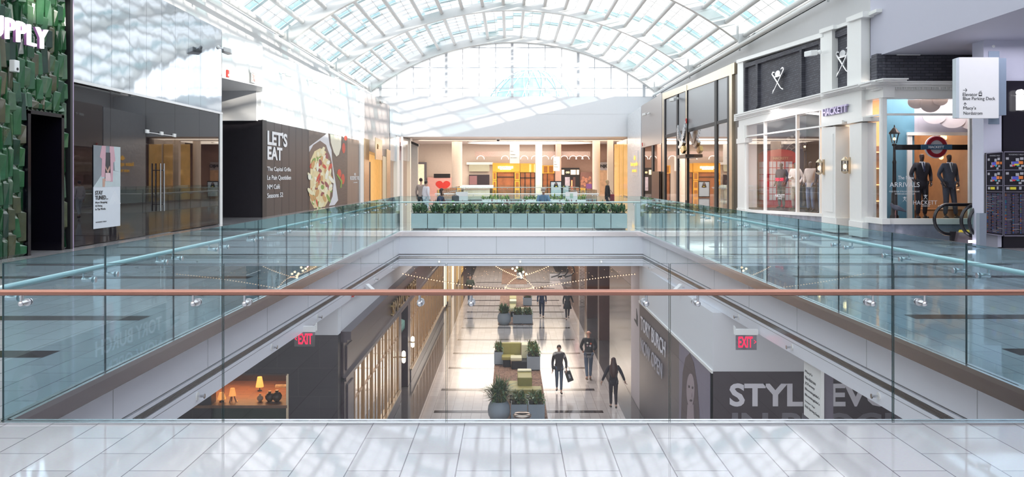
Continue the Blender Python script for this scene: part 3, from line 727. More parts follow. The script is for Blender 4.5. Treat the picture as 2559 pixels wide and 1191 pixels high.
flpoly('curtain_panel', mat('pale_gold_curtain', (.72, .60, .42), .4, var=.2, stretch=(1, 12, 1)), [(957, 370), (966, 375), (966, 502), (957, 502)], t, 0, .05)
flpoly('black_post', BLACK, [(918, 404), (933, 404), (933, 502), (918, 502)], t, -.2, .2)
flpoly('hanging_sign', CHAMP, [(921, 343), (938, 350), (938, 400), (921, 398)], t, .5, .06)
lettering('gold_sign_letters', 'M', flp(926, 372, .52), 'L', .9, .35, GOLD, t)
t = T('pale_panel_shop', 'narrow shop with pale metal panels, red door strips and slim lit bays', 'shop')
PG = mat('pale_blue_grey_panel', (.62, .68, .72), .15, .4, var=.05)
flpoly('glass_upper_panel', PG, [(974, 266), (1003, 285), (1003, 343), (974, 333)], t, 0, .5)
for a, b in ((975, 989), (1004, 1022)): flpoly('metal_panel', PG, [(a, 333+(a-975)*.35), (b, 338+(a-975)*.35), (b, 403), (a, 400)], t, 0, .3)
flpoly('red_strip', mat('dark_red_panel', (.35, .06, .02), .4), [(995, 342), (1000, 344), (1000, 400), (995, 400)], t, 0, .3)
for a, b in ((989, 995), (1000, 1004), (1022, 1027)): flpoly('white_column', WHT, [(a, 340), (b, 342), (b, 503), (a, 503)], t, .12, .3)
lettering('vertical_sign', 'T', flp(995, 375, .2), 'L', 1.2, .45, WHL, t, bold=.05); lettering('vertical_sign', 'E', flp(996, 364, .2), 'L', 1.2, .35, WHL, t, bold=.05)
GI2 = mat('cream_shop_interior', (.55, .42, .28), .6, var=.5, scale=2, emit=(1, .75, .45), es=.3)
for a, b in ((975, 989), (1004, 1022)): flpoly('interior_glow', GI2, [(a, 403), (b, 405), (b, 503), (a, 503)], t, -.5, .05)
GRYP = mat('warm_grey_panel', (.55, .50, .46), .35, var=.08)
t = T('grey_portal', 'warm grey portal frame at the far end of the left shops', 'portal')
MB().slab([fp(1027, 355, 74), fp(1044, 362, 74), fp(1044, 500, 74), fp(1027, 500, 74)], (0, .4, 0)).obj('portal_pier', GRYP, t)
MB().slab([fp(1027, 352, 73.6), fp(1046, 360, 73.6), fp(1046, 366, 73.6), fp(1027, 358, 73.6)], (0, .8, 0)).obj('portal_head', DKMET, t)
# ================================================================ RIGHT SIDE, far to near
RQ = [0]
def rq(name, mt, pts, par, off=0.0, th=.06, **kw):
    RQ[0] += 1; off += (RQ[0] % 9)*.0015
    return rpoly(MB(), pts, off, th).obj(name, mt, par, **kw)
def fq(name, mt, pts, y, par, th=.05, **kw): return fpoly(MB(), pts, y, th).obj(name, mt, par, **kw)
# ---- white embossed tower with gold letters
EMB = mat('embossed_white_panel', (.66, .70, .74), .25, .2, var=.1, bump=1.0, bscale=3.5)
t = T('embossed_shop_tower', 'white embossed shop tower with small gold letters', 'shop')
rq('embossed_panel', EMB, [(1568, 289), (1602, 266), (1602, 499), (1568, 493)], t, .03, 2.5)
rq('plain_plaque', mat('pale_grey_plaque', (.62, .64, .68), .3, .2), [(1580, 379), (1594, 376), (1594, 440), (1580, 438)], t, .05, .03)
def rtext(name, s, px0, py1, px1, h, par, mt, off=.02, **kw):
    a = rp(px0, py1, off); b = rp(px1, py1, off); return lettering(name, s, a, 'R', a.y-b.y, h, mt, par, **kw)
G2 = mat('gold_lit_letter', (.75, .45, .08), .3, .6, var=0, emit=(1, .55, .08), es=.5)
rq('gold_emblem', G2, [(1584.5, 400), (1583, 395), (1585, 388), (1587, 395), (1586, 400)], t, .1, .04)
rtext('gold_letters', 'kate spade', 1576.5, 418, 1593, .42, t, G2, .1, bold=.02); rtext('gold_letters', 'NEW YORK', 1580, 430, 1590, .2, t, G2, .1, bold=.02)
# golden glazed bays between portal and tower, facing the hall
t = T('golden_glazed_bays', 'tall golden glazed bays beyond the embossed tower', 'shop')
GG = mat('golden_glazing', (.55, .36, .12), .12, .5, var=.5, scale=1.5, emit=(1, .6, .2), es=.22)
for a, b in ((1535, 1546), (1548, 1556), (1558, 1568)):
    MB().slab([P(a, 360, ('X', 9.75)), P(b, 360, ('X', 9.75)), P(b, 490, ('X', 9.75)), P(a, 487, ('X', 9.75))], (.05, 0, 0)).obj('golden_bay', GG, t)
MB().slab([(9.85, 74, 0), (9.85, 81, 0), (9.85, 81, 4.98), (9.85, 74, 4.98)], (.4, 0, 0)).obj('bay_wall', GRYP, t)
# ---- shop glazing helper for the right side
def interior(name, par, y0, y1, z1, mt, depth=2.4, z0=.0, wallm=None):
    m = MB(); x0, x1 = XR+.06, XR+depth
    m.box(x1, x1+.05, y0, y1, z0, z1); m.box(x0, x1, y0-.0, y0+.05, z0, z1); m.box(x0, x1, y1-.05, y1, z0, z1); m.box(x0, x1, y0, y1, z1, z1+.05)
    return m.obj(name, mt, par)
SHG = glass_mat('shop_front_glass', (.90, .88, .86), 1.5, boost=1.5)
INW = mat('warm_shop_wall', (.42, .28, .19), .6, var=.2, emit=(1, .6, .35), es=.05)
t = T('taupe_panel_shop', 'shop with taupe metal upper panels above black framed glass', 'shop')
rq('taupe_panel', mat('taupe_metal_panel', (.40, .36, .345), .35, .3, var=.04, stretch=(1, 6, .3)), [(1603, 264), (1654, 234), (1654, 357), (1603, 369)], t, .02, 2.4)
interior('shop_interior', t, YL(1655, XR), YL(1603, XR), 4.0, INW)
for a, b in ((1607, 1630), (1631, 1655)): rq('glass_pane', SHG, [(a, 370-(a-1603)*.24), (b, 370-(b-1603)*.24), (b, 443+(b-CX)*.17), (a, 443+(a-CX)*.17)], t, 0, .02)
for a in (1604, 1628, 1652): rq('black_mullion', BLACK, [(a, 370-(a-1603)*.24), (a+4, 369-(a-1603)*.24), (a+4, 443+(a-CX)*.17), (a, 443+(a-CX)*.17)], t, .05, .1)
rq('black_display_panel', DKMET, [(1629, 428), (1647, 428), (1647, 505), (1629, 502)], t, .25, .1)
# ---- champagne framed shop with an eagle
t = T('eagle_shop', 'champagne gold framed shop with grey mesh panels and a winged eagle emblem', 'shop')
MESHP = mat('grey_mesh_panel', (.24, .25, .27), .35, .4, var=.25, scale=60)
FRM = [(1655, 233), (1829, 157)]
def topy(x): return 233-(x-1655)*.4368
ybase = lambda x: CY+(x-CX)*EYE/XR
rq('champagne_frame', CHAMP, [(1655, 233), (1713, 211), (1835, 156), (1835, 184), (1713, 227), (1655, 250)], t, .06, 2.4)
rq('champagne_frame', CHAMP, [(1655, 233), (1659, 232), (1659, ybase(1659)), (1655, ybase(1655))], t, .06, .3)
rq('champagne_frame', CHAMP, [(1822, 165), (1829, 160), (1829, ybase(1829)), (1822, ybase(1822))], t, .06, .3)
rq('edge_strip', CHAMP, [(1713, 213), (1716, 212), (1716, 500), (1713, 500)], t, .07, .1)
MU = [(1659, 1662), (1690, 1693.5), (1712, 1717), (1785, 1791), (1817, 1821)]
for a, b in MU: rq('black_mullion', BLACK, [(a, topy(a)+17), (b, topy(b)+17), (b, ybase(b)), (a, ybase(a))], t, .05, .12)
def mid(x): return 338-(x-1659)*.265          # lower edge of the mesh panels
for (a, b) in zip([1662, 1693.5, 1717, 1791], [1690, 1712, 1785, 1817]):
    rq('mesh_panel', MESHP, [(a, topy(a)+20), (b, topy(b)+20), (b, mid(b)), (a, mid(a))], t, .0, .05)
    rq('black_transom', BLACK, [(a, mid(a)), (b, mid(b)), (b, mid(b)+9), (a, mid(a)+8)], t, .03, .05)
    rq('glass_pane', SHG, [(a, mid(a)+9), (b, mid(b)+9), (b, ybase(b)-1), (a, ybase(a)-1)], t, 0, .02)
interior('shop_interior', t, YL(1822, XR), YL(1657, XR), 4.6, INW, 3.0)
WDK = mat('dark_wood_shelving', (.16, .08, .04), .4, var=.3)
bx(t, 'wall_shelving', WDK, XR+2.3, XR+2.9, YL(1812, XR)+.1, YL(1740, XR), .3, 3.0)
for z in (1.0, 1.7, 2.4): bx(t, 'lit_shelf', mat('lit_shelf', (.9, .55, .3), .5, var=.3, emit=(1, .5, .2), es=.8), XR+2.2, XR+2.32, YL(1812, XR)+.1, YL(1745, XR), z, z+.09)
for py in (1770, 1745): part(t, 'ceiling_light_strip', emis('warm_strip', (1, .9, .75), 2.5), lambda m: m.box(XR+.8, XR+1.3, YL(py, XR), YL(py, XR)+.6, 4.5, 4.56))
light('shop_lamp', 'AREA', (XR+1.6, 40, 4.4), 130, WARM, 1.6, 9, (0, 0, -1))
# eagle emblem
SLV = mat('silver_feather', (.50, .51, .53), .25, .9, var=.3, scale=30)
e = T('eagle_emblem', 'silver winged eagle emblem with golden tail on the gold framed shop', 'emblem')
for s, pts in ((-1, [(1700, 362), (1692, 340), (1691, 322), (1693, 312), (1696, 330), (1701, 346)]), (1, [(1702, 360), (1702, 345), (1706, 322), (1710, 308), (1712, 318), (1709, 342), (1705, 358)])):
    m = MB(); rpoly(m, pts, .36, .10); m.obj('wing', SLV, e, bevel=.01)
    for k in range(5):
        u = k/5; a = pts[1]; b = pts[3]
        x = a[0]+(b[0]-a[0])*u; y = a[1]+(b[1]-a[1])*u
        rq('feather', SLV, [(x, y), (x+3.2, y+7+k), (x+2.0, y+12)], e, .42, .04)
rq('body', SLV, ell(1701, 360, 4, 10, 16, .3), e, .48, .2, bevel=.03)
rq('golden_tail', GOLD, [(1701, 366), (1707, 364), (1709, 376), (1704, 384), (1700, 378)], e, .5, .15)
rq('head', SLV, ell(1697, 367, 3, 4.5, 12), e, .5, .15, bevel=.02)
rq('dark_bracket', DKMET, [(1692, 388), (1713, 385), (1713, 393), (1692, 396)], e, .45, .45)
spot_fixture('white floodlight bracket over the taupe metal panels', rp(1622, 283, .1), [(-1, .4, -.2)])
spot_fixture('white twin floodlight on the mesh panels of the eagle shop', rp(1694, 246, .1), [(-1, .5, -.2), (-1, -.6, -.2)])
strobe(rp(1716, 302, .1), 'R', 'red fire alarm strobe at the transom of the eagle shop')
strobe(rp(1606, 361, .1), 'R', 'red fire alarm strobe at the corner of the taupe metal panels')
m = MB(); rpoly(m, [(1830, 157), (1846, 150), (1846, ybase(1846)), (1830, ybase(1830))], -.02, .5)
tag(m.obj('bronze_pilaster', DKMET), 'dark bronze ribbed strip between the eagle shop and the white pilaster', 'pilaster')
# ================================================================ HACKETT SHOP
t = T('gentlemens_outfitter_shop', 'white classical shop front with dark brick panels and HACKETT letters', 'shop')
H = t
CRM = mat('cream_white_joinery', (.80, .80, .78), .32, var=.02)
MARB = mat('blue_grey_marble', (.23, .26, .33), .12, var=.7, scale=2.5, spec=.7)
def b2(px): return CY+(px-CX)*EYE/XR
# upper storey
rq('brick_panel', BRICKD, [(1856, 161), (2052, 97), (2052, 234), (1856, 280)], t, -.05, .8)
for a, b in ((1856, 1862), (1888, 1893), (1998, 2003), (2046, 2052)):
    rq('brick_pier', BRICKD, [(a, 161-(a-1856)*.326), (b, 161-(b-1856)*.326), (b, 280-(b-1856)*.235-(0 if a != 1888 else 8)), (a, 280-(a-1856)*.235)], t, .06, .12)
rq('brick_band', BRICKD, [(1856, 161), (2052, 97), (2052, 108), (1856, 171)], t, .06, .12)
rq('white_pilaster', CRM, [(1843, 155), (1857, 151), (1857, 281), (1843, 285)], t, .08, .9)
rq('cornice', CRM, [(1840, 150), (2056, 80), (2056, 92), (1840, 158)], t, .16, .5)
rq('white_pilaster', CRM, [(2050, 74), (2079, 64), (2079, 226), (2050, 232)], t, .16, 1.2)
rq('pilaster_cap', CRM, [(2047, 74), (2082, 62), (2082, 72), (2047, 84)], t, .24, .5)
rq('brick_panel', BRICKD, [(2079, 82), (2118, 66), (2118, 219), (2079, 228)], t, -.02, .8)
rq('brick_band', BRICKD, [(2079, 82), (2118, 66), (2118, 84), (2079, 98)], t, .06, .12)
rq('cornice', CRM, [(2079, 68), (2118, 53), (2118, 62), (2079, 76)], t, .14, .5)
rq('white_pilaster', CRM, [(2117, 44), (2152, 30), (2152, 211), (2117, 219)], t, .22, 1.2)
rq('pilaster_cap', CRM, [(2114, 45), (2156, 28), (2156, 42), (2114, 56)], t, .30, .5)
rq('brick_panel', BRICKD, [(2152, 55), (2206, 27), (2206, 199), (2152, 209)], t, -.02, .06)
rq('cornice', CRM, [(2152, 38), (2190, 22), (2190, 30), (2152, 47)], t, .14, .5)
# parapet cap continuing to the hall roof wall
# cornice over the shop windows (steps out over the door)
def rcornice(pts_lo, hs, name='moulded_cornice'):
    m = MB()
    (xa, ya), (xb, yb) = pts_lo
    off = .05; z = 0
    for h, o in hs:
        m.slab([rp(xa, ya-z, o), rp(xb, yb-z*1.0, o), rp(xb, yb-z-h, o), rp(xa, ya-z-h, o)], (o+.3, 0, 0)); z += h
    return m.obj(name, CRM, t)
rcornice([(1834, 303), (2056, 248)], [(5, .12), (4, .20), (5, .30), (3, .34)])
rcornice([(2050, 247), (2156, 222)], [(5, .22), (4, .32), (5, .42), (3, .46)])
rcornice([(2154, 222), (2207, 212)], [(5, .12), (4, .20), (5, .30), (3, .34)])
# frieze bands
rq('frieze', CRM, [(1846, 300), (2056, 247), (2056, 272), (1846, 318)], t, .06, .3)
rq('frieze', CRM, [(2052, 247), (2153, 222), (2153, 299), (2052, 311)], t, .16, .3)
rq('frieze', CRM, [(2153, 224), (2207, 212), (2207, 243), (2153, 252)], t, .06, .3)
rtext('shop_name_letters', 'HACKETT', 2060, 291, 2121, .22, t, mat('violet_white_letter', (.50, .44, .66), .35, .5, var=0), .18, ext=.03, bold=.03)  # white letters, violet shade of their edges put into the colour
# left pilaster
rq('white_pilaster', CRM, [(1843, 318), (1861, 313), (1861, b2(1861)-14), (1843, b2(1843)-14)], t, .08, .5)
rq('pilaster_base', CRM, [(1841, b2(1841)-20), (1862, b2(1862)-20), (1862, b2(1862)-1), (1841, b2(1841)-1)], t, .14, .5)
rq('pilaster_cap', CRM, [(1840, 347), (1862, 344), (1862, 356), (1840, 359)], t, .14, .3)
# window bay frames
WL = [(1864, 2051)]
def wt(x): return 308-(x-1864)*.172
def wm(x): return 339-(x-1864)*.137
def wb_(x): return 523+(x-1864)*.053
rq('window_frame', CRM, [(1860, wt(1860)-6), (2055, wt(2055)-6), (2055, wt(2055)), (1860, wt(1860))], t, .05, .15)
rq('window_frame', CRM, [(1860, wb_(1860)), (2055, wb_(2055)), (2055, wb_(2055)+8), (1860, wb_(1860)+7)], t, .08, .2)
for a, b in ((1860, 1865), (1908, 1910.5), (1988, 1991), (2047, 2049.5), (2053, 2056)):
    rq('window_mullion', CRM, [(a, wt(a)), (b, wt(b)), (b, wb_(b)), (a, wb_(a))], t, .04, .1)
rq('window_transom', CRM, [(1864, wm(1864)), (2053, wm(2053)), (2053, wm(2053)+4), (1864, wm(1864)+3.4)], t, .045, .1)
HG = glass_mat('outfitter_window_glass', (.95, .95, .96), 1.45, boost=.6)
for a, b in ((1865, 1908), (1910.5, 1988), (1991, 2047)):
    rq('window_pane', HG, [(a, wt(a)), (b, wt(b)), (b, wb_(b)), (a, wb_(a))], t, 0, .012)
rq('marble_base', MARB, [(1846, wb_(1846)+7), (2056, wb_(2056)+8), (2056, b2(2056)), (1846, b2(1846))], t, .04, .3)
# door case
rq('door_pilaster', CRM, [(2056, 318), (2088, 316), (2088, b2(2088)), (2056, b2(2056))], t, .16, .4)
rq('pilaster_cap', CRM, [(2052, 308), (2104, 300), (2104, 309), (2052, 317)], t, .22, .5)
rq('pilaster_panel', CRM, [(2063, 335), (2081, 334), (2081, 530), (2063, 528)], t, .175, .02)
rq('pilaster_base', CRM, [(2053, 540), (2090, 545), (2090, b2(2090)), (2053, b2(2053))], t, .20, .5)
bx(t, 'door_reveal', CRM, XR-.08, XR+.9, YL(2088, XR)-.10, YL(2088, XR)-.01, 0, 3.2)
bx(t, 'open_door_leaf', BLACK, XR+.25, XR+.32, YL(2121, XR), YL(2112, XR)+.25, 0.0, 2.85)
rq('door_pilaster', CRM, [(2123, 312), (2153, 306), (2153, b2(2153)), (2123, b2(2123))], t, .16, .4)
rq('pilaster_cap', CRM, [(2117, 298), (2156, 292), (2156, 302), (2117, 309)], t, .22, .5)
rq('pilaster_base', CRM, [(2121, 550), (2155, 555), (2155, b2(2155)), (2121, b2(2121))], t, .20, .5)
# splayed corner window
YS = YL(2205, XR)        # front plane depth
SPL2 = [(XR, YL(2153, XR), 0), (XR+.0, YL(2156, XR), 0)]
def rr2(name, mt, x0, x1, y0a, y1a, y0b, y1b, off, th): return rq(name, mt, [(x0, y0a), (x1, y0b), (x1, y1b), (x0, y1a)], t, off, th)
rq('window_pane', HG, [(2158, 246), (2200, 240), (2200, 546), (2158, 541)], t, 0, .012)
for a, b in ((2153, 2158), (2200, 2205)): rq('window_mullion', CRM, [(a, 246), (b, 240), (b, 548), (a, 543)], t, .04, .12)
rq('window_transom', CRM, [(2156, 290), (2203, 284), (2203, 288.5), (2156, 294)], t, .045, .1)
rq('window_frame', CRM, [(2153, 541), (2205, 546), (2205, 560), (2153, 554)], t, .08, .2)
rq('marble_base', MARB, [(2153, 554), (2206, 560), (2206, 443+(2206-CX)*EYE/XR), (2153, b2(2153))], t, .04, .3)
# front window facing the camera
XE = 14.5
XFr = lambda px: XF(px, YS)
def ff(name, mt, x0, y0, x1, y1, o=0.0, th=.1): return MB().slab([fp(x0, y0, YS-o), fp(x1, y0, YS-o), fp(x1, y1, YS-o), fp(x0, y1, YS-o)], (0, th, 0)).obj(name, mt, t)
ff('window_pane', HG, 2208, 246, 2424, 547, 0, .012); ff('window_pane', HG, 2428, 246, 2520, 547, 0, .012)
for a, b in ((2201, 2208), (2423, 2429)): ff('window_mullion', CRM, a, 245, b, 548, .05, .1)
ff('window_transom', CRM, 2206, 283, 2560, 288, .05, .1)
ff('window_frame', CRM, 2204, 546, 2560, 560, .08, .25)
ff('marble_base', MARB, 2206, 560, 2560, 443+EYE*F/YS, .03, .3)
ff('frieze', CRM, 2206, 222, 2560, 246, .05, .25)
for k, (a, b, o) in enumerate(((217, 223, .12), (211, 217, .20), (205, 211, .32), (202, 205, .36))): ff('moulded_cornice', CRM, 2206-o*90, a, 2560, b, o, .4+o)
m = MB()
for k in range(90):
    x = XFr(2212)+k*.042
    m.box(x, x+.022, YS-.17, YS-.1, ZF(225, YS), ZF(219, YS))
m.obj('dentil_course', CRM, t)
m = MB(); m.box(XFr(2193), XE, YS+.05, YS+.4, ZF(204, YS), 4.86); m.obj('brick_panel', BRICKC, t)
# interior shell
HW = mat('stage_set_wall', (.36, .36, .42), .6, var=.1)
m = MB(); m.box(12.6, 12.65, YS+.3, 37.2, 0, 4.4); m.box(XR+.1, 12.6, 37.15, 37.2, 0, 4.4)
m.obj('interior_back_wall', mat('interior_umber_wall', (.23, .15, .10), .6, var=.2), t)
m = MB(); m.box(XR+.05, XE, YS+.1, 37.2, 4.35, 4.4); m.obj('interior_ceiling', WHITE, t)
m = MB(); m.box(XR+.06, XR+1.6, YL(2056, XR), YL(1862, XR), 0, .42); m.box(XR+.06, XE, YS+.06, YS+1.3, 0, .52); m.obj('display_plinth', mat('dark_plinth', (.035, .03, .03), .4), t)
# backdrop at the far end of the side window
yk = 37.0
def kp(name, mt, pts, off=0.0, th=.03): return MB().slab([P(x, y, ('Y', yk-off)) for x, y in pts], (0, th, 0)).obj(name, mt, t)
kp('backdrop', HW, [(1868, 290), (2015, 290), (2015, 372), (1868, 372)])
kp('backdrop', mat('stage_blue_wall', (.13, .17, .26), .6, var=.1), [(1885, 372), (2015, 372), (2015, 518), (1885, 518)], .0)
kp('backdrop', mat('stage_umber_wall', (.20, .16, .15), .6, var=.1), [(1868, 345), (1906, 345), (1906, 518), (1868, 518)], .04)
m = MB(); c0 = (1985, 470)
ang = [math.radians(95+k*6.8) for k in range(17)]
for a0_, a1_ in zip(ang[:-1], ang[1:]):
    for r in (108, 122): m.cyl(P(c0[0]-40+r*math.cos(a0_)*.55+60, c0[1]-r*math.sin(a0_), ('Y', yk-.1)), P(c0[0]-40+r*math.cos(a1_)*.55+60, c0[1]-r*math.sin(a1_), ('Y', yk-.1)), .02, n=5)
    m.cyl(P(c0[0]+20+108*math.cos(a0_)*.55, c0[1]-108*math.sin(a0_), ('Y', yk-.1)), P(c0[0]+20+122*math.cos(a1_)*.55, c0[1]-122*math.sin(a1_), ('Y', yk-.1)), .014, n=4)
    q_ = P(c0[0]+20+136*math.cos(a0_)*.60, c0[1]-136*math.sin(a0_), ('Y', yk-.1)); m.cyl(q_-Vector((0, .02, 0)), q_+Vector((0, .02, 0)), .07, n=12)
m.obj('ferris_wheel_cutout', WHT, t)
# front window set: blue wall, clouds, doorway, lit store beyond
zt_ = 4.3
BW = mat('stage_blue_paint', (.10, .25, .35), .6, var=.2, scale=2)
yb_ = YS+1.35
MB().slab([fp(2200, 245, yb_), fp(2285, 245, yb_), fp(2285, 560, yb_), fp(2200, 560, yb_)], (0, .04, 0)).obj('backdrop', BW, t)
MB().slab([fp(2200, 245, yb_+.02), fp(2560, 245, yb_+.02), fp(2560, 337, yb_+.02), fp(2200, 337, yb_+.02)], (0, .04, 0)).obj('backdrop', HW, t)
CLD = mat('cloud_cutout', (.62, .54, .52), .6, var=.05)
m = MB()
for x, y, r in ((2290, 262, 22), (2325, 268, 26), (2350, 256, 20)): fpoly(m, [q for q in ell(x, y-8, r, r*.8, 20) if q[1] > 246], yb_-.1-x*.0004, .01)
m.obj('cloud_cutout', CLD, t)
m = MB()
for x, y, r in ((2335, 300, 30), (2380, 308, 34), (2430, 312, 34), (2470, 316, 30), (2510, 306, 34)): fpoly(m, ell(x, y-10, r, r*.65, 20), yb_-.2+(x-2400)*.0005, .01)
m.obj('cloud_cutout', mat('cloud_cutout_grey', (.48, .46, .50), .6, var=.05), t)
for a, b, c, d in ((2268, 331, 2280, 548), (2268, 330, 2560, 338)): MB().slab([fp(a, b, yb_-.06-(d < 400)*.02), fp(c, b, yb_-.06-(d < 400)*.02), fp(c, d, yb_-.06-(d < 400)*.02), fp(a, d, yb_-.06-(d < 400)*.02)], (0, .12, 0)).obj('doorway_moulding', CRM, t)
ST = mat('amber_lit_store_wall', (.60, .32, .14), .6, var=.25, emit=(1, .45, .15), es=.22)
MB().box(10.6, 15.5, YS+5.0, YS+5.1, 0, 4.2).obj('store_back_wall', ST, t)
for k in range(5): bx(t, 'wardrobe_panel', CHAMP if k % 2 else ST, 12.0+k*.5, 12.1+k*.5, YS+4.9, YS+5.0, 0, 4)
bx(t, 'wall_shelving', WDK, 10.7, 12.0, YS+4.2, YS+4.9, .4, 2.6)
for z in (.9, 1.4, 1.9, 2.4): bx(t, 'lit_shelf', MATS['lit_shelf'], 10.7, 12.0, YS+4.1, YS+4.2, z, z+.03)
light('shop_lamp', 'AREA', (12.0, YS+3.2, 4.1), 120, (1, .66, .38), 2.5, 2.5, (0, 0, -1))
light('window_lamp', 'AREA', (11.2, YS+.7, 4.2), 60, (1, .9, .85), 3.0, .5, (0, .1, -1))
light('window_lamp', 'AREA', (XR+1.2, 31.5, 4.2), 200, (1, .92, .9), .8, 8, (0.1, 0, -1))
# emblem: bowler hat over crossed umbrella and cricket bat
def emblem(label, cx, cy, s, off=.10, front=False):
    e = T('crossed_umbrella_emblem', label, 'emblem'); SV = mat('polished_emblem', (.70, .70, .72), .2, .8, var=.05)
    def g(name, pts, th=.05): rq(name, SV, [(cx+x*s, cy+y*s-x*s*.30) for x, y in pts], e, off, th)
    g('umbrella', [(-12, 24), (-9, 22), (12, -18), (14, -24), (12, -27), (9, -24), (8, -26), (12, -30), (16, -27), (16, -21), (-8, 23), (-14, 33)])
    g('cane', [(14, 27), (9, 24), (-10, -14), (-13, -18), (-12, -22), (-8, -20), (-8, -23), (-13, -25), (-16, -19), (-13, -13), (7, 24), (13, 30)])
    g('bowler_hat', ell(0, -16, 6.5, 8, 18), .08); g('hat_brim', ell(0, -9.5, 9.5, 2.2, 16), .10)
    return e
emblem('silver crossed umbrella emblem with bowler hat on the wide brick panel', 1943, 199, .95)
emblem('silver crossed umbrella emblem on the narrow brick panel between white pilasters', 2105, 152, 1.12)
spot_fixture('white floodlight on the pilaster right of the wide brick panel', rp(2048, 130, .25), [(-1, -.4, -.15)])
def carriage_lamp(label, loc):
    c = T('wall_lantern', label, 'lantern'); o = Vector(loc)
    bx(c, 'back_plate', DKMET if False else CHAMP, o.x-.02, o.x+.02, o.y-.05, o.y+.05, o.z-.22, o.z+.24)
    part(c, 'lantern_cage', DKMET, lambda m: [m.cyl(o+Vector((-.13+.09*math.cos(a), .09*math.sin(a), -.16)), o+Vector((-.13+.09*math.cos(a), .09*math.sin(a), .14)), .008, n=5) for a in [k*PI/3 for k in range(6)]])
    part(c, 'lantern_cap', CHAMP, lambda m: m.lathe([(.10, .14), (.10, .16), (.05, .22), (.02, .25)], o+Vector((-.13, 0, 0)), 12))
    part(c, 'lantern_foot', CHAMP, lambda m: m.lathe([(.03, -.22), (.09, -.18), (.10, -.15)], o+Vector((-.13, 0, 0)), 12))
    part(c, 'lit_bulb', emis('warm_bulb', (1, .62, .28), 4), lambda m: m.ball(o+Vector((-.13, 0, -.02)), .045, 10, sz=1.7))
    return c
carriage_lamp('brass carriage lantern left of the outfitter doorway', rp(2058, 418, .18)); carriage_lamp('brass carriage lantern right of the outfitter doorway', rp(2123, 414, .18))
# decals on the glass
DEC = mat('white_window_decal', (.80, .82, .86), .5, var=0)
d = T('window_lettering', 'white ARRIVALS and HACKETT LONDON lettering on the front window', 'lettering')
def fdec(s, x0, y1, x1, h, sp=1.0):
    lettering('decal', s, fp(x0, y1, YS-.02), 'C', XF(x1, YS)-XF(x0, YS), h*YS/F, DEC, d, ext=.001, spacing=sp)
fdec('The New', 2244, 448, 2284, 9); fdec('ARRIVALS', 2223, 467, 2298, 12); fdec('FIND YOUR STYLE INSPIRATION AT', 2222, 480, 2298, 3.6); fdec('WWW.HACKETT.COM', 2236, 486, 2286, 3.6)
fdec('HACKETT', 2282, 511, 2342, 10.5); fdec('LONDON', 2303, 516, 2323, 3.4)
for cx_, cy_ in ((2261, 497), (2313, 492)):
    m = MB()
    for s in (-1, 1): fpoly(m, [(cx_-5*s, cy_+6), (cx_-4*s, cy_+6), (cx_+5*s, cy_-5), (cx_+4*s, cy_-5)], YS-.02, .003)
    fpoly(m, ell(cx_, cy_-4, 2, 2, 10), YS-.02, .003); m.obj('emblem_decal', DEC, d)
d = T('window_lettering', 'small HACKETT LONDON lettering on the side window before the red telephone box', 'lettering')
rtext('decal', 'HACKETT', 1938, 492, 1961, 8*YL(1950, XR)/F, d, DEC, .02, ext=.001); rtext('decal', 'LONDON', 1945, 497, 1953, 2.5*YL(1950, XR)/F, d, DEC, .02, ext=.001)
rtext('decal', '50% OFF', 1938, 452, 1958, 8*YL(1950, XR)/F, d, REDL, .02, ext=.001)
# ---- near right: column, black shop, directory, signs
t = T('square_column', 'pale lavender square column rising behind the directory', 'column'); LAV = mat('pale_lavender_column', (.60, .61, .72), .45, var=.02)
YC = 20.3
bx(t, 'shaft', LAV, XF(2458, YC), XF(2503, YC), YC, YC+.5, .02, 4.83); bx(t, 'stone_plinth', mat('grey_plinth', (.34, .35, .40), .35), XF(2459, YC)-.02, XF(2492, YC), YC-.02, YC, .0, .36)
bx(t, 'access_panel', mat('blue_grey_plate', (.30, .38, .48), .3, .3), XF(2470, YC), XF(2497, YC), YC-.012, YC, ZF(310, YC), ZF(128, YC))
part(t, 'round_plate', WHT, lambda m: m.cyl((XF(2482, YC), YC-.02, ZF(116, YC)), (XF(2482, YC), YC, ZF(116, YC)), .035))
t = T('black_fronted_shop', 'black fronted shop at the right edge with a lit white letter', 'shop')
bx(t, 'lavender_wall', LAV, XF(2503, YC), 15, YC+.02, YC+.4, ZF(202, YC), 4.83); bx(t, 'black_panel', mat('gloss_black_panel', (.012, .01, .018), .2, var=0), XF(2506, YC), 15, YC-.02, YC+.4, 0.0, ZF(202, YC))
lettering('sign_letters', 'it', fp(2538, 276, YC-.1), 'C', .42, 52*YC/F, emis('white_lit_sign', (1, 1, 1), .9), t, ext=.05, bold=.05)
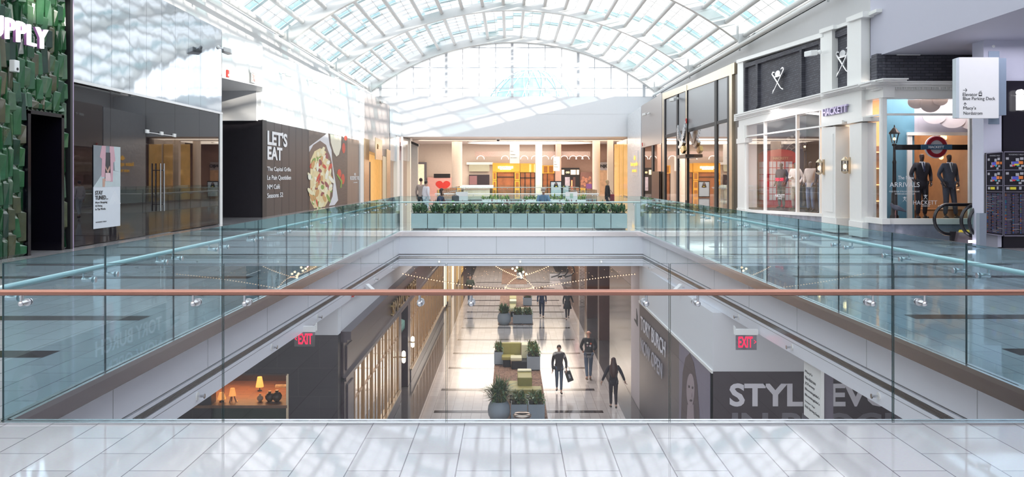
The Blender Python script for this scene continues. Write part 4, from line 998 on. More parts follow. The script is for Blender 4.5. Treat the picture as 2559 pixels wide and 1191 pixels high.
# directory
t = T('mall_directory', 'two sided black mall directory with coloured maps and shop lists', 'directory')
YD = YC-.12; BK2 = mat('directory_black', (.015, .013, .02), .25, var=.05)
rnd = random.Random(11)
DC = {k: mat('directory_'+k, c, .5, var=0, emit=None) for k, c in dict(white=(.42, .42, .45), blue=(.10, .12, .55), orange=(.75, .22, .05), yellow=(.70, .62, .05), red=(.65, .05, .08), teal=(.05, .35, .45), lilac=(.16, .14, .22)).items()}
def board(x0, x1, y0a, y0b, y1a, y1b, ncol, face):
    def q(u, v, o=.0): 
        px = x0+(x1-x0)*u; py = (y0a+(y0b-y0a)*u)*(1-v)+(y1a+(y1b-y1a)*u)*v; return fp(px, py, YD-o)
    def r(name, mt, u0, v0, u1, v1, o): MB().slab([q(u0, v0, o), q(u1, v0, o), q(u1, v1, o), q(u0, v1, o)], (0, .003, 0)).obj(name, mt, t)
    MB().slab([q(0, 0), q(1, 0), q(1, 1), q(0, 1)], (0, .08, 0)).obj('board', BK2, t)
    fr_ = mat('directory_frame', (.35, .33, .42), .3, .5)
    m = MB()
    for u0, v0, u1, v1 in ((0, 0, 1, .01), (0, .99, 1, 1), (0, 0, .02, 1), (.98, 0, 1, 1), (.03, .215, .97, .222), (.03, .40, .97, .407), (.03, .475, .97, .48)): m.slab([q(u0, v0, .02), q(u1, v0, .02), q(u1, v1, .02), q(u0, v1, .02)], (0, .02, 0))
    m.obj('board_frame', fr_, t)
    a = q(.2, .045, .012); b = q(.8, .045, .012); lettering('directory_title', 'ROOSEVELT FIELD', a, 'C', b.x-a.x, .03, DC['white'], t, ext=.001)
    for v0 in (.07, .245):
        for u, v, w, h, c in ((.3, .05, .12, .03, 'white'), (.48, .01, .14, .035, 'white'), (.66, .0, .14, .03, 'white'), (.34, .05, .16, .035, 'blue'), (.46, .05, .14, .04, 'blue'), (.58, .045, .2, .035, 'orange'), (.42, .075, .2, .02, 'yellow'), (.34, .085, .12, .02, 'red'), (.52, .085, .12, .02, 'teal'), (.24, .085, .12, .025, 'white'), (.70, .09, .12, .022, 'white'), (.60, .115, .12, .025, 'white'), (.08, .0, .12, .028, 'white'), (.82, .05, .10, .03, 'orange')):
            r('map_block', DC[c], u, v0+v, min(.96, u+w), v0+v+h, .010+rnd.random()*.01)
    r('map_block', DC['yellow'], .25, .42, .5, .45, .012); r('map_block', DC['white'], .1, .42, .22, .45, .012); r('map_block', DC['white'], .62, .415, .72, .45, .012)
    for c in range(ncol):
        u0 = .05+c*.92/ncol; m1 = {k: MB() for k in ('lilac', 'orange', 'blue', 'teal')}; v = .50
        while v < .97:
            if rnd.random() < .06: r('list_heading', DC['white'], u0, v, u0+.85/ncol, v+.004, .012); v += .01
            k = rnd.choice(list(m1)); m1[k].slab([q(u0, v, .012), q(u0+.05, v, .012), q(u0+.05, v+.004, .012), q(u0, v+.004, .012)], (0, .002, 0))
            w = rnd.uniform(.4, .8)*.85/ncol; m1['lilac'].slab([q(u0+.07, v, .012), q(u0+.07+w, v, .012), q(u0+.07+w, v+.003, .012), q(u0+.07, v+.003, .012)], (0, .002, 0)); v += .0085
        for k, m in m1.items():
            if m.v: m.obj('list_lines', DC[k], t)
board(2465, 2507, 382, 378, 584, 590, 3, 0); board(2509, 2570, 378, 378, 590, 590, 3, 0)
# way sign
t = T('wayfinding_sign', 'large white projecting sign for Elevator and Blue Parking Deck', 'sign')
YW = YC-.5
MB().slab([fp(2397, 143, YW), fp(2496, 143, YW), fp(2496, 295, YW), fp(2397, 295, YW)], (0, .16, 0)).obj('sign_face', WHT, t)
MB().slab([fp(2389, 146, YW-.0), fp(2397, 143, YW), fp(2397, 295, YW), fp(2389, 294, YW-.0)], (0, .16, 0)).obj('sign_edge', mat('pale_blue_edge', (.55, .62, .66), .4), t)
bx(t, 'bracket', mat('blue_grey_plate', 0), XF(2474, YC), XF(2494, YC), YW+.16, YC, ZF(290, YC), ZF(150, YC))
def stext(s, x0, y1, x1, h): lettering('sign_text', s, fp(x0, y1, YW-.004), 'C', XF(x1, YW)-XF(x0, YW), h*YW/F, INK, t, ext=.001)
stext('Elevator', 2406, 240, 2443, 8.5); stext('Blue Parking Deck', 2406.5, 252.5, 2487, 10.5); stext("Macy's", 2407.5, 276, 2439, 10.5); stext('Nordstrom', 2408, 286.5, 2455, 8)
m = MB()
for a in ([(2407, 224.6), (2416, 224.6), (2416, 225.6), (2407, 225.6)], [(2412.5, 221), (2413.4, 220.4), (2417, 225), (2413.4, 229.8), (2412.5, 229), (2415.5, 225)], [(2411.4, 257), (2412.4, 257), (2412.4, 265), (2411.4, 265)], [(2408, 260), (2412, 255.8), (2416, 260), (2415.3, 260.8), (2412, 257.3), (2408.7, 260.8)],
          [(2446, 231), (2454, 231), (2454, 233), (2446, 233)], [(2446, 237), (2454, 237), (2454, 240), (2446, 240)], [(2446, 231), (2447, 231), (2447, 240), (2446, 240)], [(2453, 231), (2454, 231), (2454, 240), (2453, 240)], [(2447.5, 229.5), (2449, 227), (2450, 229.5)], [(2450.5, 227), (2453, 227), (2451.7, 229.5)]): fpoly(m, a, YW-.005, .004)
m.obj('arrow_and_lift_symbol', INK, t)
# hvac slot and ceiling marks on the raised ceiling
t = T('ceiling_vent', 'small slotted vent in the pale ceiling above the outfitter corner', 'vent'); p = P(2268, 137, ('Z', 4.83))
bx(t, 'vent_frame', WHT, p.x-.3, p.x+.3, p.y-.08, p.y+.08, 4.81, 4.83); 
for k in range(6): bx(t, 'vent_slot', DKMET, p.x-.27+k*.09, p.x-.2+k*.09, p.y-.05, p.y+.05, 4.805, 4.812)
# escalator head
t = T('escalator', 'escalator landing with looping black handrails before the outfitter window', 'escalator')
RUB = mat('black_rubber_handrail', (.015, .015, .02), .25, var=.05)
def hrail(pxl, pyt, pyb, y, w):       # rounded newel end: left edge column, top row, bottom row
    x0 = XF(pxl, y); zt = ZF(pyt, y); zb = ZF(pyb, y); r = (zt-zb)/2; zc_ = (zt+zb)/2
    path = [(x0+w, y, zt)]+[(x0+r*.9-r*.9*math.sin(a)*1.0, y, zc_+r*math.cos(a)) for a in [PI*k/18 for k in range(0, 17)]]+[(x0+r*.75, y+.0, zb), (x0+r*1.3, y, zb-.02)]
    m = MB(); m.tube(path, .042, 8); m.obj('handrail', RUB, t, smooth=True)
    m = MB(); m.slab([(p_[0]+.05 if i < 2 else p_[0]+.06, y-.006, p_[2]*.96+.02) for i, p_ in enumerate(path[1:-2])]+[(x0+w, y-.006, zb), (x0+w, y-.006, zt-.03)], (0, .012, 0)); m.obj('glass_balustrade', GLF, t)
ya_, yb2 = 21.7, 21.0
hrail(2335, 511, 584, 21.7, 1.8); hrail(2402, 512, 590, 20.95, 1.2); hrail(2422, 514, 592, 20.75, 1.0)
m = MB(); m.slab([fp(2384, 579, 21.7), fp(2397, 577, 21.7), fp(2465, 577, 21.7), (XF(2465, 21.7), 21.7, 0), (XF(2378, 21.7), 21.7, 0)], (0, -.75, 0)); m.obj('metal_skirt', mat('mauve_steel_skirt', (.38, .30, .34), .25, .7, var=.1), t)
m = MB(); m.slab([fp(2398, 575, 21.3), fp(2422, 575, 21.3), fp(2424, 580, 21.1), fp(2396, 580, 21.1)], (0, .02, .01)); m.obj('yellow_label', mat('warning_yellow', (.85, .65, .03), .5, var=.05), t)
bx(t, 'landing_plate', STEEL, XF(2350, 21), XF(2500, 21), 20.7, 22.3, .003, .02)
for px, y in ((2380, 21.68), (2452, 20.9)): bx(t, 'handrail_inlet', BLACK, XF(px, y)-.06, XF(px, y)+.06, y-.08, y+.02, .05, .3)
bx(t, 'steel_bollard', mat('blue_steel_post', (.34, .40, .48), .3, .6), XF(2445, 20.1), XF(2462, 20.1), 20.05, 20.2, 0.02, ZF(532, 20.1))
for px, py, y in ((2427, 602, 20.68),): bx(t, 'comb_light', emis('violet_white_light', (.95, .85, 1), 3), XF(2420, y), XF(2436, y), y-.01, y+.01, ZF(606, y), ZF(600, y))
# ================================================================ FIGURES
def skin_mesh(nodes, edges, sub=2, root=0):
    me = bpy.data.meshes.new('s'); me.from_pydata([n[0] for n in nodes], edges, []); me.update()
    o = bpy.data.objects.new('s', me); C.objects.link(o)
    sk = o.modifiers.new('skin', 'SKIN'); sk.use_smooth_shade = True
    d = me.skin_vertices[0].data
    for i, n in enumerate(nodes):
        r = n[1]; d[i].radius = (r, r) if not isinstance(r, tuple) else r
        d[i].use_root = (i == root)
    ss = o.modifiers.new('sub', 'SUBSURF'); ss.levels = sub; ss.render_levels = sub
    dg = bpy.context.evaluated_depsgraph_get(); dg.update()
    out = bpy.data.meshes.new_from_object(o.evaluated_get(dg)); bpy.data.objects.remove(o); bpy.data.meshes.remove(me)
    return out
def chain(nodes, edges, pts, frm=None):
    last = frm
    for p in pts:
        nodes.append(p); i = len(nodes)-1
        if last is not None: edges.append((last, i))
        last = i
    return last
def hand_into(m, w, d, side, H):
    """palm and five bent fingers; w wrist, d direction of the hand, side unit vector towards the thumb"""
    d = Vector(d).normalized(); s = Vector(side).normalized(); n = d.cross(s).normalized(); k = H/1.7
    m.tube([w-d*.02*k, w+d*.03*k, w+d*.085*k], [.020*k, .030*k, .026*k], 8)
    for i, (o, L) in enumerate(((.026, .072), (.009, .080), (-.009, .074), (-.026, .058))):
        b = w+d*.075*k+s*o*k
        m.tube([b, b+d*L*.45*k+n*.006*k, b+d*L*.75*k+n*.022*k, b+d*L*.88*k+n*.042*k], [.0095*k, .0088*k, .0082*k, .006*k], 6)
    b = w+d*.025*k+s*.022*k
    m.tube([b, b+d*.03*k+s*.028*k+n*.008*k, b+d*.062*k+s*.030*k+n*.02*k], [.011*k, .010*k, .007*k], 6)
SKIN = mat('skin_light', (.58, .36, .27), .5, var=.06); SKIND = mat('skin_brown', (.30, .16, .10), .5, var=.06)
MANQ = mat('dark_mannequin_head', (.06, .035, .03), .25, var=.1)
HAIRD = mat('dark_brown_hair', (.035, .018, .012), .45, var=.4, scale=40, stretch=(1, 1, .1)); HAIRB = mat('blonde_hair', (.42, .27, .13), .5, var=.3, scale=40)
def cloth(n, c): return mat('cloth_'+n, c, .8, var=.18, scale=25)
SHOEB = mat('black_leather', (.015, .013, .013), .35, var=.1)
def figure(label, loc, H=1.7, rz=0, pose=None, top=('black', (.02, .02, .022)), legs=('denim', (.05, .07, .14)), shoes=SHOEB, skin=SKIN, hair=None, hairm=HAIRD,
           top_len=.50, top_w=1.0, legr=1.0, name='person', cat='person', face=True, sleeves=True, extra=None, collar=None, group=None, sub=1, skirt=None, cap=None, build=1.0, lapel=False):
    t = T(name, label, cat, group); h = H
    J = dict(pelvis=(0, 0, .53), waist=(0, -.005, .62), chest=(0, 0, .73), neck=(0, 0, .835), throat=(0, -.006, .865), chin=(0, -.016, .895), head=(0, -.008, .935), crown=(0, .004, .968),
             shL=(.098, 0, .805), shR=(-.098, 0, .805), elL=(.135, .015, .635), elR=(-.135, .015, .635), wrL=(.135, -.035, .495), wrR=(-.135, -.035, .495),
             hiL=(.048, 0, .51), hiR=(-.048, 0, .51), knL=(.052, -.015, .285), knR=(-.052, -.015, .285), anL=(.052, .012, .05), anR=(-.052, .012, .05))
    J.update(pose or {}); J = {k: Vector(v)*h for k, v in J.items()}
    b = build
    R_ = dict(pelvis=.062*b, waist=.052*b, chest=.060*b, neck=.030, throat=.026, chin=.033, head=.041, crown=.036, sh=.032*b, el=.021*b, wr=.0135, hi=.046*b, kn=.029, an=.019)
    def nd(k, g=0.0):
        base = R_.get(k) or R_[k[:2]]
        return (J[k], (base+g)*h)
    # body: one continuous skin, with feet, hands and face
    N = []; E = []
    for k in ('pelvis', 'waist', 'chest', 'neck', 'throat', 'chin', 'head', 'crown'): N.append(nd(k))
    E = [(i, i+1) for i in range(7)]
    for s in 'LR':
        chain(N, E, [nd('sh'+s), nd('el'+s), nd('wr'+s)], 2)
        f = 1 if s == 'L' else -1
        an = J['an'+s]; kn = J['kn'+s]
        toe = an+Vector((f*.012*h, -.085*h, -.030*h)) if 'toe'+s not in J else J['toe'+s]
        chain(N, E, [nd('hi'+s), nd('kn'+s), nd('an'+s), (toe, .016*h)], 0)
    me = skin_mesh(N, E, sub+1)
    m = MB(); m.v = [tuple(v.co) for v in me.vertices]; m.f = [list(p.vertices) for p in me.polygons]; m.m = [0]*len(m.f)
    for s in 'LR':
        d = (J['wr'+s]-J['el'+s]); hand_into(m, J['wr'+s], d, Vector((0, -1, 0)) if abs(d.normalized().y) < .8 else Vector((-1 if s == 'L' else 1, 0, 0)), h)
    hd = J['head']; fwd = (pose or {}).get('_f'); F_ = Vector((0, -1, 0))
    if 'facedir' in (pose or {}): F_ = Vector(pose['facedir']).normalized()
    sd = F_.cross(Vector((0, 0, 1))).normalized(); up = Vector((0, 0, 1))
    if face:
        nb = hd+F_*.042*h-up*.004*h
        m.tube([nb+up*.012*h-F_*.006*h, nb+F_*.008*h, nb-up*.008*h-F_*.006*h], [.004*h, .007*h, .004*h], 6)
        for q in (-1, 1): m.ball(hd+sd*.043*h*q-F_*.004*h-up*.004*h, .010*h, 8, sz=1.3)
    o = m.obj('body', skin, t, smooth=True); bpy.data.meshes.remove(me)
    if face:
        for q in (-1, 1):
            part(o, 'eye', INK, lambda m: m.ball(hd+F_*.038*h+sd*.016*h*q+up*.006*h, .0042*h, 8, sz=.7))
            part(o, 'eyebrow', hairm, lambda m: m.tube([hd+F_*.040*h+sd*.009*h*q+up*.016*h, hd+F_*.037*h+sd*.022*h*q+up*.017*h], .0022*h, 5))
        part(o, 'mouth', mat('lips', (.42, .14, .13), .5), lambda m: m.tube([hd+F_*.039*h-sd*.011*h-up*.024*h, hd+F_*.043*h-up*.023*h, hd+F_*.039*h+sd*.011*h-up*.024*h], .0028*h, 6))
    # clothes
    def sk(nm, N, E, mt, s=sub, root=0):
        me = skin_mesh(N, E, s, root); me.materials.append(mt); me.polygons.foreach_set('use_smooth', [True]*len(me.polygons)); return link(nm, me, t)
    if top:
        tm = cloth(*top); g = .013*top_w
        hem = J['pelvis'].lerp(J['waist'], -.15 if top_len < .6 else -.55)
        N = [nd('chest', g+.004), (J['waist'], (R_['waist']+g+.004)*h), (hem, (R_['pelvis']+g+.004)*h), (J['neck'], (R_['neck']+g*.9)*h)]; E = [(0, 1), (1, 2), (0, 3)]
        for s in 'LR': chain(N, E, [nd('sh'+s, g*.5), nd('el'+s, g*.45)]+([(J['wr'+s].lerp(J['el'+s], .06), (R_['wr']+g*.45)*h)] if sleeves else []), 0)
        sk('jacket' if lapel else 'top', N, E, tm, sub+1)
        if not (pose or {}).get('pelvis') and not skirt:
            lo = .050 if (lapel or top_len >= .6) else .02; c = J['pelvis']; zt_w = J['waist'].z-c.z
            part(t, 'jacket_hem', tm, lambda m: m.lathe([(.070*h, zt_w), (.076*h+g*h*.3, .02*h), (.082*h+g*h*.3, -lo*h), (.078*h+g*h*.3, -lo*h)], c, 22, 1.12, .88), smooth=True)
    if legs:
        lm = cloth(*legs); g = .008*legr
        N = [nd('pelvis', .006)]; E = []
        for s in 'LR': chain(N, E, [nd('hi'+s, g), nd('kn'+s, g), (J['an'+s].lerp(J['kn'+s], .06), (R_['an']+g)*h)], 0)
        sk('trousers', N, E, lm, sub+1)
    if skirt:
        a, z1, r0, r1 = skirt; m = MB(); c = J['pelvis']
        n = 20; vs = []
        for k in range(5):
            u = k/4; rr = (r0+(r1-r0)*u)*h
            for i in range(n): vs.append((c.x+rr*math.cos(2*PI*i/n)*(1.15+.04*math.cos(6*PI*i/n*u)), c.y+rr*.8*math.sin(2*PI*i/n), (J['waist'].z)*(1-u)+z1*h*u))
        m.add(vs, [(k*n+i, k*n+(i+1) % n, (k+1)*n+(i+1) % n, (k+1)*n+i) for k in range(4) for i in range(n)]); m.obj('skirt', cloth(*a), t, smooth=True)
    if shoes:
        for s in 'LR':
            f = 1 if s == 'L' else -1; an = J['an'+s]; toe = an+Vector((f*.012*h, -.095*h, -.030*h)) if 'toe'+s not in J else J['toe'+s]
            heel = an+(an-toe)*.22; heel.z = toe.z
            sk('shoe', [((an+heel)/2*1.0, .026*h), (heel+Vector((0, 0, .0)), .021*h), (toe.lerp(heel, .45), .023*h), (toe, .019*h)], [(0, 1), (1, 2), (2, 3)], shoes, 1, 2)
    back = -F_
    if hair == 'short' or hair == 'bun' or hair == 'long':
        part(t, 'hair', hairm, lambda m: (m.ball(hd+back*.017*h+up*.018*h, .046*h, 16, sz=1.05), m.ball(hd+back*.05*h+up*.03*h, .022*h, 10) if hair == 'bun' else None), smooth=True)
    if hair == 'long':
        m = MB(); c = hd; m.tube([c+back*.02*h+up*.02*h, c+back*.040*h-up*.04*h, c+back*.062*h-up*.12*h, c+back*.072*h-up*.22*h, c+back*.066*h-up*.31*h], [.045*h, .056*h, .080*h, .086*h, .040*h], 12); m.obj('long_hair', hairm, t, smooth=True)
    if hair == 'side':
        m = MB(); m.ball(hd+back*.016*h+up*.017*h, .047*h, 14, sz=1.05)
        for q in (-1, 1): m.tube([hd+sd*.035*h*q+up*.02*h+back*.01*h, hd+sd*.046*h*q-up*.03*h+back*.01*h, hd+sd*.05*h*q-up*.10*h], [.02*h, .024*h, .014*h], 8)
        m.obj('hair', hairm, t, smooth=True)
    if cap: 
        part(t, 'cap', cloth('cap_grey', cap), lambda m: (m.lathe([(.052*h, 0), (.052*h, .02*h), (.042*h, .042*h), (.015*h, .055*h)], hd+up*.012*h, 16), m.slab([hd+sd*.035*h+up*.014*h, hd+sd*.025*h+F_*.085*h+up*.004*h, hd-sd*.025*h+F_*.085*h+up*.004*h, hd-sd*.035*h+up*.014*h], (0, 0, .006*h))), smooth=True)
    if collar:
        c = J['neck']; sp = cloth(collar[0], collar[1])
        sh_ = part(t, 'shirt', mat('white_shirt_cloth', (.75, .77, .82), .7, var=.05) if len(collar) < 3 else cloth(*collar[2]), lambda m: (m.slab([c+Vector((-.030, -.052, .015))*h, c+Vector((.030, -.052, .015))*h, c+Vector((.0, -.088, -.13))*h], Vector((0, .012, 0))*h), m.lathe([(.034*h, -.012*h), (.030*h, .018*h)], c, 12)))
        part(sh_, 'tie', sp, lambda m: m.slab([c+Vector((-.008, -.062, .006))*h, c+Vector((.008, -.062, .006))*h, c+Vector((.013, -.094, -.11))*h, c+Vector((0, -.098, -.135))*h, c+Vector((-.013, -.094, -.11))*h], Vector((0, .006, 0))*h))
    if extra: extra(t, J, h)
    zmin = -0.0
    t.location = Vector(loc); t.rotation_euler = (0, 0, rz); t['_ok'] = 1
    return t
def low(px, py): p = P(px, py, ('Z', LZ)); return (p.x, p.y, LZ+.022)
walkA = dict(knL=(.045, -.055, .29), anL=(.04, -.075, .05), knR=(-.045, -.01, .29), anR=(-.04, .10, .075))
walkB = dict(knR=(-.045, -.055, .29), anR=(-.04, -.085, .05), knL=(.045, .0, .285), anL=(.04, .12, .085))
def ex1(t, J, h):
    part(t, 'scarf', cloth('scarf_grey', (.45, .42, .40)), lambda m: (m.tube([J['neck']+Vector((.045*math.cos(a), .04*math.sin(a), .005))*h for a in [PI*k/8 for k in range(17)]], .022*h, 8), ), smooth=True)
    N = [((J['chest']+J['neck'])/2+Vector((0, 0, .012*h)), .090*h), (J['neck'], .046*h)]; E = [(0, 1)]
    for s, q in (('L', .55), ('R', .25)): chain(N, E, [(J['sh'+s], .052*h), (J['sh'+s].lerp(J['el'+s], q), .044*h)], 0)
    me = skin_mesh(N, E, 2); me.materials.append(cloth('yoke_grey', (.42, .40, .39))); me.polygons.foreach_set('use_smooth', [True]*len(me.polygons)); link('pale_yoke', me, t)
    part(t, 'crossbody_bag', SHOEB, lambda m: (m.box(-.15*h, -.09*h, -.08*h, -.05*h, .50*h, .57*h), m.tube([(-.12*h, -.085*h, .57*h), (-.02*h, -.10*h, .70*h), (.08*h, -.06*h, .83*h)], .004*h, 5)), bevel=.01)
figure('woman in grey and black sweater walking towards us with a tote bag', low(1397, 982), 1.63, .0, dict(walkA, wrL=(.15, -.05, .50), elL=(.15, .0, .64)), ('charcoal', (.055, .045, .05)), ('denim', (.09, .12, .18)), hair='bun', extra=ex1, top_len=.7, top_w=1.7, sub=1)
p = Vector(low(1397, 982))
t = T('tote_bag', 'large dark tote bag held by the woman in the grey and black sweater', 'bag')
o = p+Vector((.30, -.10, .43))
m = MB(); m.slab([o+Vector((-.13, .05, .30)), o+Vector((.08, .05, .33)), o+Vector((.20, .05, .0)), o+Vector((.0, .05, -.08))], (0, .11, 0)); m.obj('bag_body', SHOEB, t, bevel=.01)
MB().slab([o+Vector((-.0, .048, .20)), o+Vector((.06, .048, .21)), o+Vector((.10, .048, .08)), o+Vector((.05, .048, .06))], (0, .003, 0)).obj('bag_print', mat('bag_print_grey', (.4, .4, .42), .5), t)
part(t, 'bag_handle', SHOEB, lambda m: m.tube([o+Vector((-.12, .10, .30)), o+Vector((-.10, .10, .44)), o+Vector((-.03, .10, .50)), o+Vector((.03, .10, .44)), o+Vector((.06, .10, .33))], .008, 6))
def ex2(t, J, h):
    for i, (x, z, c) in enumerate(((-.035, .74, (.55, .12, .06)), (.03, .755, (.75, .72, .62)), (-.022, .695, (.75, .73, .72)), (.032, .70, (.35, .22, .25)))):
        part(t, 'jacket_patch', mat('patch_%d' % i, c, .7), lambda m: m.slab([Vector((x, .083, z-.022))*h, Vector((x+.022, .083, z))*h, Vector((x, .083, z+.022))*h, Vector((x-.022, .083, z))*h], Vector((0, .006, 0))*h))
    part(t, 'shirt_hem', cloth('hem_grey', (.22, .21, .22)), lambda m: m.lathe([(.082*h, .0), (.088*h, .05*h), (.085*h, .10*h)], J['pelvis']-Vector((0, 0, .065*h)), 18, 1.1, .85), smooth=True)
figure('man in black jacket with sewn patches walking away, bald head', low(1471, 952), 1.84, PI, dict(walkB, elL=(.15, -.03, .66), wrL=(.11, -.09, .57), elR=(-.15, -.03, .66), wrR=(-.11, -.09, .57)), ('black', (.022, .02, .022)), ('denim', (.06, .08, .14)), shoes=mat('brown_leather', (.16, .11, .07), .5), skin=mat('skin_ruddy', (.50, .26, .18), .5), extra=ex2, top_w=1.5, sub=1, face=True)
figure('woman with very long dark hair in black walking away by the wall', low(1533, 1022), 1.63, PI, dict(walkA, elL=(.17, .03, .66), wrL=(.22, .0, .535), elR=(-.17, .03, .66), wrR=(-.22, .0, .535)), ('black2', (.02, .012, .02)), ('black3', (.03, .018, .028)), hair='long', top_len=.65, hairm=mat('chestnut_hair', (.07, .025, .02), .45, var=.4, scale=30), top_w=1.6, sub=1)
figure('man in navy suit and blue shirt walking towards us', low(1354, 794), 1.62, 0, walkA, ('navy', (.025, .035, .085)), ('navy2', (.02, .03, .07)), hair='short', collar=('tie_blue', (.05, .09, .25), ('shirt_blue', (.16, .25, .48))), sub=1, lapel=True, top_w=1.4, legr=1.5)
figure('woman in short black dress and tights walking towards us', low(1418, 799), 1.56, 0, dict(walkB, elL=(.16, .02, .66), wrL=(.20, .02, .54)), ('black', (.02, .02, .022)), ('black3', (.03, .018, .028)), hair='side', skirt=(('black', (.02, .02, .022)), .36, .075, .125), sub=1)
figure('bearded man in green sweater standing with folded hands', low(1175, 761), 1.70, 0, dict(elL=(.14, .0, .66), wrL=(.03, -.10, .65), elR=(-.14, .0, .66), wrR=(-.03, -.10, .65)), ('green', (.06, .075, .05)), ('denim', (.07, .09, .15)), hair='short', sub=1, top_w=1.4, build=1.1)
# upstairs
seat = dict(pelvis=(0, .05, .30), waist=(0, .045, .39), chest=(0, .02, .50), neck=(0, -.01, .60), throat=(0, -.02, .63), chin=(0, -.045, .655), head=(0, -.04, .695), crown=(0, -.03, .73),
            shL=(.1, 0, .57), shR=(-.1, 0, .57), elL=(.13, -.06, .42), elR=(-.13, -.06, .42), wrL=(.05, -.17, .42), wrR=(-.05, -.17, .42),
            hiL=(.05, .03, .28), hiR=(-.05, .03, .28), knL=(.06, -.21, .285), knR=(-.06, -.21, .285), anL=(.06, -.19, .05), anR=(-.06, -.19, .05))
def up(px, y): return (XF(px, y), y, .022)
figure('seated woman in navy top with long dark hair looking down', up(1101, 31.3), 1.62, PI*.42, dict(seat, facedir=(0, -1, -.3)), ('navy', (.025, .035, .085)), ('black3', (.03, .018, .028)), hair='side', sub=1)
figure('seated man in denim jacket and grey cap looking down', up(1358, 31.3), 1.66, 0, dict(seat, facedir=(0, -1, -.5)), ('denim_blue', (.16, .27, .42)), ('denim', (.07, .09, .15)), cap=(.42, .38, .34), sub=1, build=1.1)
figure('woman in white top and pale trousers standing by the left shops', up(1065, 34.5), 1.50, PI*.7, dict(walkA), ('white', (.75, .70, .72)), ('pale', (.55, .62, .66)), hair='short', sub=1, top_w=2)
figure('woman in grey top with a dark bag behind the woman in white', up(1052, 36.5), 1.60, PI*.9, {}, ('taupe', (.35, .27, .23)), ('black', (.02, .02, .022)), hair='short', sub=1)
figure('blonde woman in dark coat with red bag at the right of the second void', up(1518, 37.5), 1.52, PI*.45, dict(walkA), ('black', (.02, .02, .022)), ('black3', (.03, .018, .028)), hair='side', hairm=HAIRB, sub=1, top_w=2.2)
t = T('hand_bag', 'dark red bag beside the blonde woman in dark coat', 'bag'); o = Vector(up(1526, 37.6))
MB().box(o.x-.14, o.x+.16, o.y-.06, o.y+.06, .62, .92).obj('bag_body', mat('dark_red_leather', (.20, .02, .03), .4), t, bevel=.03)
part(t, 'bag_handle', SHOEB, lambda m: m.tube([(o.x-.1, o.y, .92), (o.x, o.y, 1.1), (o.x+.1, o.y, .92)], .012, 6))
# mannequins
def stand(t, J, h): part(t, 'base_plate', STEEL, lambda m: m.lathe([(.16, -.02), (.16, -.005)], (0, 0, 0), 20))
def manq(label, x, y, z, **kw):
    f = figure(label, (x, y, z+.022), name='mannequin', cat='mannequin', face=False, hair=None, skin=MANQ, extra=stand, **kw); return f
PZ = .42
def rpos(px, X): return (X, YL(px, X))
x, y = rpos(2302, 11.0)
frontY = YS+.62
akimbo = dict(elL=(.15, .03, .66), wrL=(.12, -.05, .545), elR=(-.15, .03, .66), wrR=(-.12, -.05, .545))
manq('dark faced mannequin in black suit and navy tie at the front window', XF(2303, frontY), frontY, .52, H=1.78, pose=akimbo, top=('suit_black', (.022, .02, .028)), legs=('suit_black', (.022, .02, .028)), collar=('navy_tie', (.03, .04, .10)), lapel=True, top_w=1.5, legr=1.6)
manq('dark faced mannequin in slate blue suit at the front window', XF(2371, frontY-.1), frontY-.1, .52, H=1.76, rz=.15, pose=dict(akimbo, knL=(.075, -.02, .285), anL=(.12, .0, .05)), top=('suit_slate', (.075, .085, .115)), legs=('suit_slate', (.075, .085, .115)), collar=('grey_tie', (.10, .11, .13)), lapel=True, top_w=1.5, legr=1.6)
for px, X, lab, tp, lg, ps in ((1953, 10.5, 'mannequin in dark navy quilted jacket and olive trousers before the telephone box', ('navy3', (.03, .035, .06)), ('olive', (.13, .12, .09)), akimbo),
                           (1988, 10.5, 'mannequin in pale linen blazer and beige trousers, middle of the side window', ('linen', (.60, .57, .55)), ('beige', (.48, .40, .33)), dict(akimbo, wrR=(-.02, -.10, .66), elR=(-.13, -.03, .65))),
                           (2026, 10.5, 'mannequin in cream field jacket and light blue jeans in the side window', ('cream', (.66, .58, .52)), ('light_denim', (.25, .31, .46)), akimbo),
                           (2056, 10.9, 'mannequin in striped scarf half hidden by the right edge of the side window', ('navy3', (.03, .035, .06)), ('denim', (.05, .07, .14)), akimbo)):
    X = XR+.8; x, y = rpos(px, X)
    manq(lab, x, y, .42, H=1.80, rz=-.9, pose=ps, top=tp, legs=lg, top_w=1.6, legr=1.5, sub=1, lapel=True)
X = XR+1.2; x, y = rpos(1806, X)
manq('dark clothed mannequin inside the eagle shop window', x, y, .25, H=1.8, rz=-.8, pose=akimbo, top=('black', (.02, .02, .022)), legs=('black3', (.03, .018, .028)), top_w=1.8)
X = XR+1.0; x, y = rpos(1711, X)
manq('mannequin in a black shirt with yellow print at the eagle shop door', x, y, .02, H=1.75, rz=-.8, pose=akimbo, top=('black', (.02, .02, .022)), legs=('black3', (.03, .018, .028)), top_w=1.3)
# ---------------------------------------------------------------- things in the outfitter windows
REDB = mat('telephone_box_red', (.50, .015, .03), .3, var=.08)
t = T('telephone_box', 'red telephone box with white glazing bars in the outfitter side window', 'telephone box')
x0, x1, y0, y1 = XF(1914, 35.2), XF(1988, 35.2), 35.2, 36.3; zr = 2.58
bx(t, 'cabin', REDB, x0, x1, y0, y1, .425, zr); n = 14
m = MB()
m.slab([((x0+x1)/2+(x1-x0)/2*math.cos(PI*k/n), y0, zr+.20*math.sin(PI*k/n)) for k in range(n+1)], (0, y1-y0, 0)); m.obj('domed_roof', REDB, t)
fb_ = bx(t, 'lettering_band', mat('red_dark', (.35, .01, .02), .4), x0+.12, x1-.12, y0-.02, y0, zr-.26, zr-.08)
lettering('box_letters', 'HACKETT', (x0+.3, y0-.02, zr-.22), 'C', x1-x0-.6, .10, mat('gold_paint', (.6, .4, .2), .4), fb_, ext=.004)
pw = (x1-x0-.3)/3
m = MB()
